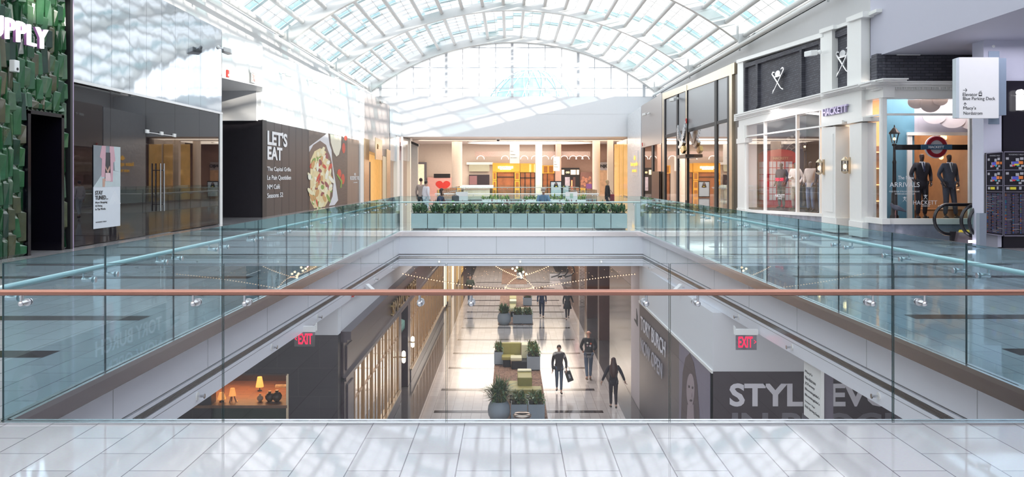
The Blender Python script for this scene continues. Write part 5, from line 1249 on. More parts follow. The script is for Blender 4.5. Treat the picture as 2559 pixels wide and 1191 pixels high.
for r in range(6):
    for c in range(3):
        for s_ in range(2): m.box(x0+.12+c*(pw+.03)+s_*(pw*.5)+.012, x0+.12+c*(pw+.03)+(s_+1)*(pw*.5)-.012, y0-.012, y0, .72+r*.265, .955+r*.265)
m.obj('glazing', mat('pale_phone_pane', (.62, .60, .64), .3, var=.1), t)
m = MB()
for r in range(6):
    for c in range(2): m.box(x0-.012, x0, y0+.15+c*.42, y0+.5+c*.42, .72+r*.265, .955+r*.265)
m.obj('side_glazing', MATS['pale_phone_pane'], t)
def street_lamp(label, px, y, ztop):
    s = T('street_lamp', label, 'lamp'); x = XF(px, y); h = ztop
    part(s, 'post', DKMET, lambda m: m.lathe([(.11, .54), (.11, .62), (.08, .66), (.075, 1.2), (.05, 1.28), (.045, 2.0), (.055, 2.05), (.035, 2.1), (.03, h-.42), (.06, h-.40), (.06, h-.36), (.03, h-.34)], (x, y, 0), 14), smooth=True)
    part(s, 'lantern_frame', DKMET, lambda m: [m.cyl((x+.06*math.cos(a), y+.06*math.sin(a), h-.33), (x+.12*math.cos(a), y+.12*math.sin(a), h-.08), .009, n=5) for a in [k*PI/3 for k in range(6)]]+[m.lathe([(.15, h-.09), (.14, h-.06), (.05, h+.06), (.02, h+.08), (.01, h+.15)], (x, y, 0), 12)])
    part(s, 'lit_bulb', emis('warm_bulb', (1, .62, .28), 9), lambda m: m.ball((x, y, h-.22), .04, 10))
street_lamp('black street lamp behind the mannequins in the side window', 2011, 33.5, ZF(352, 33.5)); street_lamp('black street lamp with lit lantern at the left of the front window', 2235, YS+.5, ZF(326, YS+.5)); street_lamp('black street lamp with lit lantern at the right of the front window', 2441, YS+.5, ZF(330, YS+.5))
t = T('station_sign', 'red ring and blue bar station sign reading HACKETT', 'sign'); y = YS+.42
c = fp(2340, 367, y)
bx(t, 'hanging_beam', DKMET, XF(2238, y), XF(2438, y), y+.06, y+.10, ZF(374, y), ZF(361, y))
def ring(m, r0, r1, y0, y1, n=40):
    vs = []
    for i in range(n):
        a = 2*PI*i/n
        for r, yy in ((r0, y0), (r1, y0), (r1, y1), (r0, y1)): vs.append((c.x+r*math.cos(a), yy, c.z+r*math.sin(a)))
    m.add(vs, [(i*4+j, ((i+1) % n)*4+j, ((i+1) % n)*4+(j+1) % 4, i*4+(j+1) % 4) for i in range(n) for j in range(4)])
part(t, 'red_ring', mat('station_red', (.33, .015, .03), .4), lambda m: ring(m, .18, .275, y-.03, y+.04))
part(t, 'white_disc', mat('station_white', (.62, .60, .62), .5), lambda m: m.cyl((c.x, y-.0, c.z), (c.x, y+.04, c.z), .185, n=40))
part(t, 'white_rim', WHT, lambda m: ring(m, .27, .30, y+.0, y+.05))
bx(t, 'blue_bar', mat('station_blue', (.05, .13, .22), .4), XF(2301, y), XF(2377, y), y-.05, y+.0, ZF(373, y), ZF(361, y))
lettering('sign_letters', 'HACKETT', fp(2320.5, 370.3, y-.055), 'C', XF(2359, y)-XF(2320.5, y), 6.5*y/F, WHL, t, ext=.002, bold=.03)
# globe chandelier in the store
t = T('globe_chandelier', 'chandelier of amber glass globes inside the outfitter store', 'chandelier'); yy = YS+2.6
rnd = random.Random(2); cc = Vector((XF(2385, yy), yy, ZF(352, yy)))
part(t, 'stem', GOLD, lambda m: m.cyl(cc, (cc.x, cc.y, 4.34), .015))
for px, py in ((2356, 341), (2366, 344), (2383, 340), (2375, 352), (2396, 357), (2379, 388), (2400, 343), (2352, 393)):
    q = fp(px, py, yy); part(t, 'arm', GOLD, lambda m: m.cyl(cc, q, .008, n=5)); 
    g = part(t, 'glass_globe', mat('amber_globe', (.9, .6, .3), .3, var=0, emit=(1, .55, .2), es=2.0), lambda m: m.ball(q, .065, 12), smooth=True)
# small merchandise
t = T('flower_arrangement', 'white orchid arrangement on the store table behind the slate suit', 'flowers')
o = fp(2411, 470, YS+1.9); part(t, 'petals', mat('orchid_white', (.75, .66, .5), .6, var=.1), lambda m: [m.ball(o+Vector((rnd.uniform(-.2, .2), rnd.uniform(-.1, .1), rnd.uniform(-.15, .15))), .05, 8, sz=.6) for _ in range(22)])
bx(t, 'vase', BLACK, o.x-.06, o.x+.06, o.y-.06, o.y+.06, o.z-.5, o.z-.12); 
t = T('store_table', 'dark store table with folded clothes behind the front window', 'table')
bx(t, 'table_top', WDK, XF(2300, YS+1.9), XF(2450, YS+1.9), YS+1.7, YS+2.5, ZF(522, YS+1.9)-.05, ZF(522, YS+1.9))
for dx in (0, 1): 
    for dy in (0, 1): bx(t, 'leg', WDK, XF(2300, YS+1.9)+.05+dx*1.15, XF(2300, YS+1.9)+.1+dx*1.15, YS+1.75+dy*.6, YS+1.8+dy*.6, 0, ZF(522, YS+1.9)-.05)
for k in range(3): 
    q = bx(None, 'folded_shirt', cloth('fold%d' % k, [(.6, .55, .5), (.5, .4, .3), (.7, .7, .72)][k]), XF(2352, YS+1.9), XF(2378, YS+1.9), YS+1.8, YS+2.1, ZF(522, YS+1.9)+.001+k*.03, ZF(522, YS+1.9)+.028+k*.03, bevel=.01)
    tag(q, ['grey beige folded shirt at the bottom of the store table pile', 'tan folded shirt in the middle of the store table pile', 'white folded shirt on top of the store table pile'][k], 'shirt')
t = T('pigeon_figure', 'grey pigeon figure on the plinth at the left of the front window', 'figurine'); o = fp(2240, 517, YS+.4)
PGN = mat('pigeon_grey', (.13, .14, .19), .5, var=.3)
part(t, 'body', PGN, lambda m: m.tube([o+Vector((-.14, 0, .10)), o+Vector((-.11, 0, .03)), o+Vector((0, 0, -.02)), o+Vector((.12, 0, -.06)), o+Vector((.26, 0, -.12))], [.03, .05, .075, .05, .015], 10), smooth=True)
part(t, 'leg', mat('pigeon_pink', (.45, .2, .18), .5), lambda m: m.cyl(o+Vector((-.02, .02, -.05)), o+Vector((-.03, .02, .53-o.z-0.0)), .008, n=6)); part(t, 'leg', MATS['pigeon_pink'], lambda m: m.cyl(o+Vector((-.02, -.02, -.05)), o+Vector((-.03, -.02, .53-o.z)), .008, n=6))
# ================================================================ LOWER LEVEL
def xrow(px, z0=LZ): pass
LF = ('X', -3.62)
def al(px): return YL(px, -3.62)
def lwq(name, mt, pts, par, off=0.0, th=.06, **kw): return MB().slab([P(x, y, ('X', -3.62+off)) for x, y in pts], (-th, 0, 0)).obj(name, mt, par, **kw)
t = T('restaurant_front', 'dark aubergine restaurant front with tall bronze framed windows on the lower floor', 'shop')
Yc = 18.9
def ybx(name, mt, y0, y1, z0, z1, off=0.0, th=.2, **kw): return bx(t, name, mt, -3.62+off-th, -3.62+off, y0, y1, z0, z1, **kw)
bx(t, 'white_bulkhead', WHITE, -7.5, -3.66, Yc, 47, -1.70, -1.075)
ybx('cornice', NAVY, Yc-.1, 47, -1.86, -1.68, .18, .5); ybx('cornice_lip', NAVY, Yc-.1, 47, -1.92, -1.86, .10, .4)
ybx('fascia_board', NAVY, Yc, 47, -2.72, -1.92, 0, .3)
ybx('fascia_moulding', NAVY, Yc, 47, -2.78, -2.70, .06, .3)
ybx('corner_pier', NAVY, Yc, 20.05, LZ+.01, -2.72, 0.02, .3)
for z0, z1 in ((-5.4, -3.9), (-3.7, -2.9)): ybx('pier_panel', NAVY, Yc+.25, Yc+.95, z0, z1, .05, .05, bevel=.02)
ybx('pier_panel', NAVY, Yc+.25, Yc+.95, -2.6, -2.05, .03, .05, bevel=.02)
ybx('skirting', NAVY, 20.05, 28.2, LZ+.01, -5.25, .05, .3); ybx('skirting', NAVY, 31.3, 46.6, LZ+.01, -5.25, .05, .3)
ybx('skirting_rail', CHAMP, 20.05, 28.2, -5.27, -5.22, .09, .1); ybx('skirting_rail', CHAMP, 31.3, 46.6, -5.27, -5.22, .09, .1)
RG = glass_mat('restaurant_glass', (.62, .60, .55), 1.5, boost=1.6, wave=.05)
def windows(y0, y1, n):
    w = (y1-y0)/n
    for i in range(n+1): ybx('bronze_mullion', WOODD, y0+i*w-.06, y0+i*w+.06, -5.22, -2.78, .02, .06)
    for i in range(n):
        ybx('window_pane', RG, y0+i*w+.075, y0+(i+1)*w-.075, -5.22, -2.78, -.02, .02)
        ybx('glazing_bar', WOODD, y0+i*w+.075, y0+(i+1)*w-.075, -3.52, -3.47, .0, .05); ybx('glazing_bar', WOODD, y0+(i+.5)*w-.02, y0+(i+.5)*w+.02, -5.22, -2.78, 0, .05)
windows(20.2, 28.1, 6); windows(31.3, 46.4, 11)
ybx('door_pier', NAVY, 28.1, 28.75, LZ+.01, -2.72, .02, .3); ybx('door_pier', NAVY, 30.6, 31.3, LZ+.01, -2.72, .02, .3)
bx(t, 'door_recess', mat('dark_blue_recess', (.015, .012, .02), .5), -5.2, -5.1, 28.7, 30.6, LZ+.01, -2.72); ybx('end_pier', NAVY, 46.4, 47, LZ+.01, -2.72, .02, .3)
aw = MB(); aw.slab([(-4.6, 28.8, -3.0), (-3.7, 28.8, -3.35), (-3.7, 28.8, -3.5), (-4.6, 28.8, -3.2)], (0, 1.7, 0)); aw.obj('teal_awning', mat('teal_awning', (.14, .30, .27), .7), t)
m = MB()
for k in range(7): m.slab([(-3.69, 28.82+k*.24, -3.5), (-3.69, 29.0+k*.24, -3.5), (-3.69, 28.91+k*.24, -3.62)], (-.02, 0, 0))
m.obj('awning_fringe', MATS['teal_awning'], t)
bx(t, 'inner_wall', mat('sage_interior_wall', (.34, .36, .27), .6, var=.4, scale=1.2, emit=(.9, .85, .6), es=.07), -7.5, -7.4, Yc+.3, 47, LZ, -1.7)  # wall glows faintly itself, to brighten the restaurant windows
bx(t, 'inner_cross_wall', WHITE, -7.4, -3.95, 28.3, 28.4, LZ, -1.7); bx(t, 'inner_ceiling', WHITE, -7.4, -3.95, Yc+.3, 47, -1.8, -1.72)
GLD = mat('gold_letter', (.70, .50, .20), .25, .9, var=.1)
lettering('gold_letters', 'SMALL BATCH', (-3.60, 26.2, -2.55), 'L', 6.5, .42, GLD, t, ext=.03)
for px, py in ((917, 868), (922, 873), (915, 880), (919, 892), (938, 886), (908, 925), (912, 918), (920, 922)):
    q = P(px, py, ('X', -4.6)); 
for i, (px, py) in enumerate(((917, 868), (922, 876), (914, 918), (920, 921), (908, 925))):
    q = P(px, py, ('X', -4.9)); pd = T('pendant_lamp', ['highest warm globe pendant seen in the first bronze windows', 'second warm globe pendant just under the highest one', 'left one of the low cluster of warm globe pendants', 'right one of the low cluster of warm globe pendants', 'lowest warm globe pendant near the corner pier'][i], 'lamp')
    part(pd, 'cord', BLACK, lambda m: m.cyl(q, (q.x, q.y, -1.8), .006, n=5)); part(pd, 'lit_globe', emis('warm_globe', (1, .72, .42), 1.6), lambda m: m.ball(q, .075, 12), smooth=True)
def sconce(label, y, z):
    s = T('wall_sconce', label, 'lamp'); x = -3.50
    part(s, 'brass_bracket', GOLD, lambda m: (m.cyl((-3.60, y, z), (x+.02, y, z), .02), m.cyl((x+.02, y, z-.02), (x+.02, y, z+.02), .075, n=16)))
    for a, b in ((z+.02, z+.2), (z-.2, z-.02)):
        part(s, 'opal_shade', emis('opal_glow', (1, .86, .62), 1.4), lambda m: m.lathe([(.02, a if a < z else b), (.055, (a+.03) if a < z else b-.03), (.065, (a+b)/2), (.065, b if a < z else a)], (x+.02, y, 0), 14), smooth=True)
sconce('opal capsule wall sconce on the near side of the recessed restaurant door', 28.4, -4.2); sconce('opal capsule wall sconce on the far side of the recessed restaurant door', 31.0, -4.2)
light('restaurant_lamp', 'AREA', (-5.6, 24, -1.85), 90, WARM, 2.5, 7, (0, 0, -1)); light('restaurant_lamp', 'AREA', (-5.6, 38, -1.85), 150, WARM, 2.5, 14, (0, 0, -1))
# frontal dark wall with a window into the dining room
t = T('restaurant_side_wall', 'dark wall with an opening into an amber lit dining room', 'wall')
YR = 18.5
def q(px, py, o=0.0): return fp(px, py, YR-o)
x0, x1 = XF(528, YR), XF(718, YR); z0, z1 = ZF(1011, YR), ZF(937, YR)
DKW = tile_mat('dark_wall_tiles', (.020, .014, .020), (.026, .018, .026), (.035, .025, .03), .9, .6, .35, wall='Y', msize=.008)
m = MB(); m.box(x1, -3.66, YR, YR+.3, LZ, -1.70); m.box(-8.6, x1, YR, YR+.3, z1, -1.075); m.box(-8.6, x0-.0, YR, YR+.3, LZ, z1); m.box(x0, x1, YR, YR+.3, LZ, -4.4)
m.obj('dark_tiled_wall', DKW, t)
bx(t, 'white_soffit_face', WHITE, -5.3, -3.66, YR, YR+.38, -1.70, -1.075)
bx(t, 'opening_trim', CHAMP, x1-.02, x1+.03, YR-.02, YR+.3, LZ+.01, z1+.03); bx(t, 'opening_trim', mat('dark_trim', (.05, .03, .025), .4), x0-1.2, x1, YR-.02, YR+.3, z1, z1+.04)
bx(t, 'ledge_shelf', mat('worn_brown_ledge', (.22, .12, .07), .4, var=.3), x0-1.5, x1, YR-.04, YR+.5, z0-.06, z0)
bx(t, 'green_panel', mat('dark_green_panel', (.035, .05, .035), .5, var=.2), x0-1.5, x1, YR+.1, YR+.2, -4.4, z0-.06)
m = MB(); m.box(-8.4, -3.98, 20.7, 20.8, LZ, -1.8); m.obj('dining_back_wall', mat('dark_dining_wall', (.05, .03, .025), .6, var=.4), t)
bx(t, 'dining_floor', tile_mat('herringbone_floor', (.20, .09, .05), (.28, .13, .07), (.12, .06, .04), .5, .12, .4, wall='T', msize=.006), -8.4, x1+.4, YR+.5, 20.7, z0-.02, z0+.0)
light('dining_lamp', 'AREA', (-5.9, 19.6, z1-.15), 14, (1, .5, .2), 2, 1.2, (0, 0, -1))
SHD = mat('amber_lampshade', (.85, .42, .14), .7, var=.1, emit=(1, .38, .08), es=.4)
def table_lamp(label, px, pyb, pyt, kind, y=YR+.25):
    s = T('table_lamp', label, 'lamp'); b = fp(px, pyb, y); tp = ZF(pyt, y); h = tp-z0
    b.z = z0
    if kind == 'tripod':
        part(s, 'lampshade', SHD, lambda m: m.lathe([(.075, h*.45), (.045, h)], b, 16), smooth=True)
        for a in (0, 2.1, 4.2): part(s, 'leg', WDK, lambda m: m.cyl(b+Vector((.08*math.cos(a), .08*math.sin(a), 0)), b+Vector((.02*math.cos(a), .02*math.sin(a), h*.55)), .012, n=6))
    else:
        k_ = min(1, h/.2); part(s, 'base', BLACK, lambda m: m.lathe([(.05*k_, 0), (.05*k_, .02*k_), (.012, .03*k_), (.012, h*.5)], b, 12)); part(s, 'lampshade', SHD, lambda m: m.lathe([(.09*k_, h*.3), (.05*k_, h)], b, 16), smooth=True)
table_lamp('amber table lamp behind the near glass joint on the dining ledge', 554, 1009, 980, 'round'); table_lamp('tall tripod lamp with amber shade on the dining ledge', 581, 1009, 969, 'tripod')
table_lamp('tiny amber lamp low on the dining ledge', 593, 1009, 1000, 'round'); table_lamp('beige shaded lamp with pale base at the dining room back', 649, 985, 941, 'round', YR+1.2)
def vase(label, px, w, hh, mt, y=YR+.3):
    v = MB(); b = fp(px, 1010, y); b.z = z0; v.lathe([(w*.4, 0), (w*.9, hh*.25), (w, hh*.5), (w*.7, hh*.75), (w*.3, hh*.85), (w*.35, hh)], b, 18); o = v.obj('vase', mt, None, smooth=True); tag(o, label, 'vase')
vase('cream round vase on the dining ledge', 650, .07, .16, mat('cream_vase', (.45, .28, .18), .4)); vase('dark rounded glass vase left of the pair on the dining ledge', 674, .10, .22, mat('smoky_glass', (.08, .05, .03), .1, var=.4)); vase('dark rounded glass vase right of the pair on the dining ledge', 692, .11, .24, MATS['smoky_glass'])
t = T('patterned_cushion', 'black and white patterned cushion on the seat at the dining room back', 'cushion'); o = fp(703, 975, YR+1.5); MB().box(o.x-.16, o.x+.16, o.y, o.y+.1, o.z-.13, o.z+.13).obj('cover', mat('patterned_cloth', (.35, .28, .2), .8, var=.9, scale=14), t, bevel=.04)
part(t, 'piping', BLACK, lambda m: m.tube([o+Vector((-.16, .05, -.13)), o+Vector((.16, .05, -.13)), o+Vector((.16, .05, .13)), o+Vector((-.16, .05, .13)), o+Vector((-.16, .05, -.13))], .006, 5))
# ---- lower right
RX = 4.06
def yr_(px): return YL(px, RX)
def rw(name, mt, pts, par, off=0.0, th=.06, **kw): return MB().slab([P(x, y, ('X', RX-off)) for x, y in pts], (th, 0, 0)).obj(name, mt, par, **kw)
t = T('fashion_hoarding', 'dark grey hoarding printed TORY BURCH NOW OPEN with a woman portrait', 'hoarding')
YQ = 17.5; PV = mat('dark_purple_vinyl', (.062, .045, .058), .35, var=.08)
bx(t, 'hoarding_board', PV, RX, RX+.3, YQ, yr_(1598), LZ+.01, -2.25)
bx(t, 'white_bulkhead', WHITE, RX, 12, YQ, yr_(1598), -2.25, -1.075); bx(t, 'bulkhead_lip', WHT, RX-.03, RX, YQ, yr_(1598), -2.29, -2.23)
def rtx(s, px0, pyb, px1, h, mt, bold=0.0, off=.02):
    a = P(px0, pyb, ('X', RX-off)); b = P(px1, pyb, ('X', RX-off)); lettering('hoarding_text', s, a, 'R', a.y-b.y, h, mt, t, ext=.004, bold=bold)
LG = mat('pale_grey_letter', (.80, .78, .84), .5, var=.02); LG2 = mat('mid_grey_letter', (.50, .48, .55), .5, var=.02)
zz = P(1601, 822, ('X', RX)).z
rtx('TORY BURCH', 1601.5, 822, 1663, .42, LG, .01); rtx('NOW OPEN', 1601.5, 876, 1655, .42, LG2, .005)
# portrait
pa, pb = 1697, 1748
rw('portrait_panel', mat('print_lilac_grey', (.22, .19, .25), .5, var=.1), [(pa, 848), (pb+26, 920), (pb+26, 1200), (pa, 1100)], t, .01, .01)
HAIRP = mat('print_brown_hair', (.085, .055, .06), .5, var=.5, scale=6, stretch=(1, 6, 1)); FCE = mat('print_face', (.36, .28, .30), .5, var=.08)
rw('portrait_hair', HAIRP, [(1723, 882), (1733, 905), (1742, 960), (1750, 1080), (1752, 1110), (1700, 1110), (1703, 1000), (1706, 930), (1713, 893)], t, .02, .01)
rw('portrait_face', FCE, ell(1725, 975, 9.5, 42, 24), t, .03, .01)
rw('portrait_neck', FCE, [(1718, 1010), (1732, 1010), (1736, 1090), (1714, 1090)], t, .028, .01)
for a, b, rx, ry in ((1721, 965, 1.6, 3.5), (1730, 968, 1.6, 3.5), (1726, 1000, 3, 3)): rw('portrait_feature', mat('print_dark_feature', (.08, .05, .06), .5), ell(a, b, rx, ry, 10), t, .04, .01)
rw('portrait_feature', MATS['print_face'], ell(1727, 985, 1.3, 7, 10), t, .045, .01)
# style evolution wall
t = T('style_hoarding', 'wide dark hoarding printed STYLE EVOLUTION IN PROGRESS below the right slab', 'hoarding')
bx(t, 'hoarding_board', mat('charcoal_vinyl_lower', (.050, .034, .042), .4, var=.08), RX, 12, YQ-.02, YQ+.3, LZ+.01, -2.25)
def stx(s, x0, y1, x1, h, mt, bold=.0): lettering('hoarding_text', s, fp(x0, y1, YQ-.025), 'C', XF(x1, YQ)-XF(x0, YQ), h*YQ/F, mt, t, ext=.004, bold=bold)
stx('STYLE EVOLUTION', 1823, 1015, 2537, 58, LG, .03); stx('IN PROGRESS', 1829, 1088, 2400, 58, mat('dim_grey_letter', (.20, .185, .215), .5), .03)
exit_sign((-3.62, 15.3, -1.33), 'C', .36, .36, 'red lit exit sign with left arrow hanging at the left slab edge', '<', EXB, REDL)
exit_sign((4.06, 15.0, -1.33), 'C', .36, .36, 'red lit exit sign with right arrow hanging at the right slab edge', '>', EXB, REDL)
# hanging list sign under the right slab edge
t = T('hanging_list_sign', 'white hanging sign listing department stores under the right slab edge', 'sign')
xs = 4.47; y0s, y1s = YL(2051, xs), YL(2009, xs)
bx(t, 'sign_board', WHT, xs, xs+.05, y0s, y1s, -1.97, -1.12); bx(t, 'hanger_plate', mat('pale_hanger', (.16, .14, .18), .5), xs+.06, xs+.20, y0s+.05, y0s+.08, -1.95, -1.1)
for i, (s, w) in enumerate((("Macy's", .32), ('Nordstrom', .46), ('JCPenney', .42), ("Bloomingdale's", .62), ("Bloomingdale's", .62), ('Furniture + Rugs', .42), ("Dick's Sporting Goods", .62))):
    a = (xs-.001, y1s-.06, -1.30-i*.088-.02)
    lettering('sign_text', s, a, 'R', w, .05 if i != 5 else .03, INK, t, ext=.001)
# white pier with arrow, further dark fronts on the right
t = T('white_pier', 'tall white pier with a black arrow beside the grey hoarding', 'pier')
bx(t, 'pier', mat('lilac_white_pier', (.50, .46, .50), .5), RX, RX+.3, yr_(1598), yr_(1577), LZ+.01, -1.075)
rw('arrow', INK, [(1585, 795), (1590, 800), (1590, 770), (1593, 790), (1593, 815), (1585, 799)], t, .01, .01)
t = T('brown_glass_front', 'long dark brown reflective front on the lower right side', 'shop')
bx(t, 'dark_front', mat('brown_reflective_front', (.085, .068, .066), .15, var=.1), RX, RX+.3, yr_(1577), 35.8, LZ+.01, -2.0); bx(t, 'upper_band', mat('pinkish_upper_wall', (.25, .19, .17), .5), RX+.02, RX+.3, yr_(1577), 35.8, -2.0, -1.075)
BRN = mat('rust_brown_panel', (.10, .045, .035), .3, var=.15)
for a, b, pb_, lab in ((1497, 1523, 850, 'dark rust brown free standing panel nearer on the lower right'), (1467, 1495, 795, 'dark rust brown free standing panel farther on the lower right')):
    d = (EYE-LZ)/(pb_-CY)*F; o = bx(None, 'display_panel', BRN, XF(a, d), XF(b, d), d, d+.6, LZ+.005, -1.6); tag(o, lab, 'panel')
d = (EYE-LZ)/(765-CY)*F; o = bx(None, 'brick_column', BRICKR, XF(1448, d), XF(1461, d), d, d+.4, LZ+.005, -1.08); tag(o, 'slim pale brick column on the lower right', 'column')
t = T('gold_lit_shop', 'gold lit shop front with a pink neon line, far on the lower right', 'shop')
bx(t, 'shop_wall', WDK, 4.6, 4.9, 43, 72, LZ+.01, -1.1); bx(t, 'gold_screen', GG, 4.5, 4.6, 48, 58, -3.6, -1.5)
part(t, 'neon_line', emis('pink_neon', (1, .45, .5), 3), lambda m: m.tube([(4.4, 60, -1.5), (4.4, 52, -2.6), (4.4, 48, -3.3)], .03, 6))
# far left lower fronts
t = T('gold_lit_bays', 'row of narrow gold and white lit shop bays, far on the lower left', 'shop')
bx(t, 'shop_wall', WDK, -4.0, -3.7, 47.1, 80, LZ+.01, -1.08)
for k in range(9): bx(t, 'gold_bay' if k % 3 else 'white_bay', GG if k % 3 else mat('bright_bay', (.8, .7, .6), .4, var=.3, emit=(1, .8, .6), es=.5), -3.7, -3.62, 48+k*2.2, 49.3+k*2.2, LZ+.2, -1.9)
for k in range(3): bx(t, 'slim_column', CHAMP, -3.55, -3.4, 49.6+k*5, 49.75+k*5, LZ+.01, -1.08)
m = MB(); m.box(-13, 13, 95, 95.2, LZ, -1.1); S(m.obj('wall_lower_far', mat('dark_far_wall', (.12, .08, .06), .6, var=.6)))
t = T('escalator', 'escalator with looping black handrails far away on the lower floor', 'escalator')
d = 62.0
for px in (1395, 1412, 1428):
    xx = XF(px, d); m = MB(); m.tube([(xx-1.6, d+.4*(px-1395)/10, LZ+2.2), (xx-.2, d, LZ+1.25), (xx+.15, d, LZ+.95), (xx+.2, d, LZ+.65), (xx-.0, d, LZ+.4), (xx-.5, d, LZ+.25)], .05, 6); m.obj('handrail', RUB, t, smooth=True)
bx(t, 'metal_skirt', STEEL, XF(1395, d)-.6, XF(1428, d), d+.05, d+1.0, LZ+.005, LZ+.5)
# ---------------------------------------------------------------- rugs, seats, planters, bins on the lower floor
RUG = print_mat('brown_patterned_rug', [(.07, .035, .03), (.30, .20, .14), (.13, .06, .045), (.34, .22, .15), (.10, .05, .04)], 3.5, (1, 2.6, 1))
for i, (ya_, yb_2, lab) in enumerate(((25.4, 38.6, 'brown patterned rug under the nearest seating group'), (43.5, 55.5, 'brown patterned rug under the second seating group'), (60, 70, 'brown patterned rug under the farthest seating group'))):
    o = bx(None, 'rug', RUG, -.63, 1.13, ya_, yb_2, LZ+.004, LZ+.018); tag(o, lab, 'rug')
def blade_plant(seed, n, h, spread, mts, lean=.5, w=.035):
    r = random.Random(seed); out = MB()
    for i in range(n):
        a = r.uniform(0, 2*PI); L = h*r.uniform(.55, 1.0); tilt = r.uniform(.05, 1.0)**.8*lean; z0 = r.uniform(0, h*.35)
        c = Vector((math.cos(a), math.sin(a), 0)); s = Vector((-math.sin(a), math.cos(a), 0)); b0 = Vector((r.uniform(-spread, spread), r.uniform(-spread, spread), z0))
        p1 = b0+c*L*.45*math.sin(tilt)+Vector((0, 0, L*.5*math.cos(tilt))); p2 = p1+c*L*.5*math.sin(tilt*1.7)+Vector((0, 0, L*.42*math.cos(tilt*1.9)))
        ww = w*r.uniform(.7, 1.2); out.k = r.choice(range(len(mts)))
        out.add([b0-s*ww*.5, b0+s*ww*.5, p1+s*ww, p1-s*ww, p2], [(0, 1, 2, 3), (3, 2, 4)])
    return out
def box_planter(label, group, seed=1, w=.50, h=.46, mtp=TEALP, ph=.40, n=110, leaf=(LEAF, LEAF, LEAFY), lean=1.25):
    t = T('box_planter', label, 'planter', group)
    m = MB(); m.box(-w/2, w/2, -w/2, w/2, .03, h); m.obj('box', mtp, t, bevel=.008)
    m = MB(); m.box(-w/2+.05, w/2-.05, -w/2+.05, w/2-.05, 0, .03); m.obj('recessed_foot', BLACK, t)
    m = MB(); m.box(-w/2+.03, w/2-.03, -w/2+.03, w/2-.03, h, h+.012); m.obj('soil', SOIL, t)
    p = blade_plant(seed, n, ph, w*.38, leaf, lean); p.v = [(a, b, c+h) for a, b, c in p.v]; p.obj('foliage', list(leaf), t)
    t['_ok'] = 1; return t
def bowl_planter(label, seed, ph=.75, r=.34):
    t = T('bowl_planter', label, 'planter')
    part(t, 'bowl', GREYP, lambda m: m.lathe([(.16, 0), (.24, .03), (r*.95, .16), (r, .30), (r*.95, .44), (r*.80, .55), (r*.74, .58), (r*.68, .58), (r*.68, .52)], (0, 0, 0), 32), smooth=True)
    part(t, 'soil', SOIL, lambda m: m.cyl((0, 0, .50), (0, 0, .53), r*.69, n=24))
    p = blade_plant(seed, 340, ph, .17, (LEAF, LEAFY, LEAF), 1.0, .028); p.v = [(a, b, c+.5) for a, b, c in p.v]; p.obj('foliage', [LEAF, LEAFY, LEAF], t)
    t['_ok'] = 1; return t
def bench(label, parts, loc):
    t = T('bench', label, 'bench')
    for nm, mt, b in parts: bx(t, nm, mt, *b, bevel=.03)
    t['_ok'] = 1; t.location = loc; return t
def lw(px, py): p = P(px, py, ('Z', LZ)); return Vector((p.x, p.y, LZ+.019))
a = bowl_planter('round grey bowl planter with tall bushy plant nearest on the lower floor', 4, .8); a.location = (XF(1247, 26.4), 26.4, LZ+.002)
b = bowl_planter('round grey bowl planter of the second seating group', 5, .55); b.location = (XF(1260, 43.6), 43.6, LZ+.002)
q0 = box_planter('left one of the two square grey planters behind the litter bin', None, 6, mtp=GREYP, leaf=(LEAF, LEAFY)); q0.location = (XF(1297, 26.6), 26.6, LZ+.019)
dup(q0, (XF(1340, 26.6), 26.6, LZ+.019), .0, 'right one of the two square grey planters behind the litter bin')
dup(q0, (XF(1333, 33.3), 33.3, LZ+.019), .4*0, 'square planter with tall yellowish plant beside the middle L shaped bench', scale=(1, 1, 1.15))
dup(q0, (XF(1331, 34.3), 34.3, LZ+.019), 0, 'square planter just behind the one with the tall yellowish plant', scale=(1, 1, 1.1))
dup(q0, (XF(1246, 34.2), 34.2, LZ+.019), 0, 'square planter left of the middle L shaped bench', scale=(.7, .7, 1.1))
dup(q0, (XF(1294, 43.8), 43.8, LZ+.019), 0, 'left square planter of the second seating group'); dup(q0, (XF(1318, 43.8), 43.8, LZ+.019), 0, 'right square planter of the second seating group')
dup(q0, (XF(1318, 50.0), 50.0, LZ+.019), 0, 'square planter behind the olive bench of the second seating group')
dup(q0, (XF(1300, 63), 63, LZ+.019), 0, 'square planter in the farthest seating group')
bench('olive bench with a tall cream topped back block, nearest on the lower floor', [
    ('seat_cushion', OLIVE, (-.55, .55, -.25, .25, .30, .46)), ('seat_cushion', OLIVE, (-.55, -.18, .25, 1.0, .30, .46)), ('back_block', OLIVE, (-.24, .24, .30, 1.35, .30, .72)), ('cream_top', CREAMU, (-.24, .24, 1.1, 1.4, .72, .78)),
    ('plinth', BLACK, (-.50, .50, -.2, .2, 0, .30)), ('plinth', BLACK, (-.22, .22, .3, 1.3, 0, .30))], (XF(1312, 28.5), 28.5, LZ+.019))
bench('cream topped L shaped olive bench, middle one on the lower floor', [
    ('back_cushion', OLIVE, (-.50, .25, .55, .75, .32, .85)), ('arm_block', CREAMU, (.27, .52, .2, .75, .30, .85)), ('seat_cushion', CREAMU, (-.16, .28, -.35, .15, .32, .46)), ('seat_cushion', OLIVE, (-.50, .0, -.0, .50, .28, .42)),
    ('plinth', BLACK, (-.12, .50, -.32, .4, 0, .32)), ('plinth', BLACK, (-.45, -.15, .1, .6, 0, .28))], (XF(1286, 33.6), 33.6, LZ+.019))
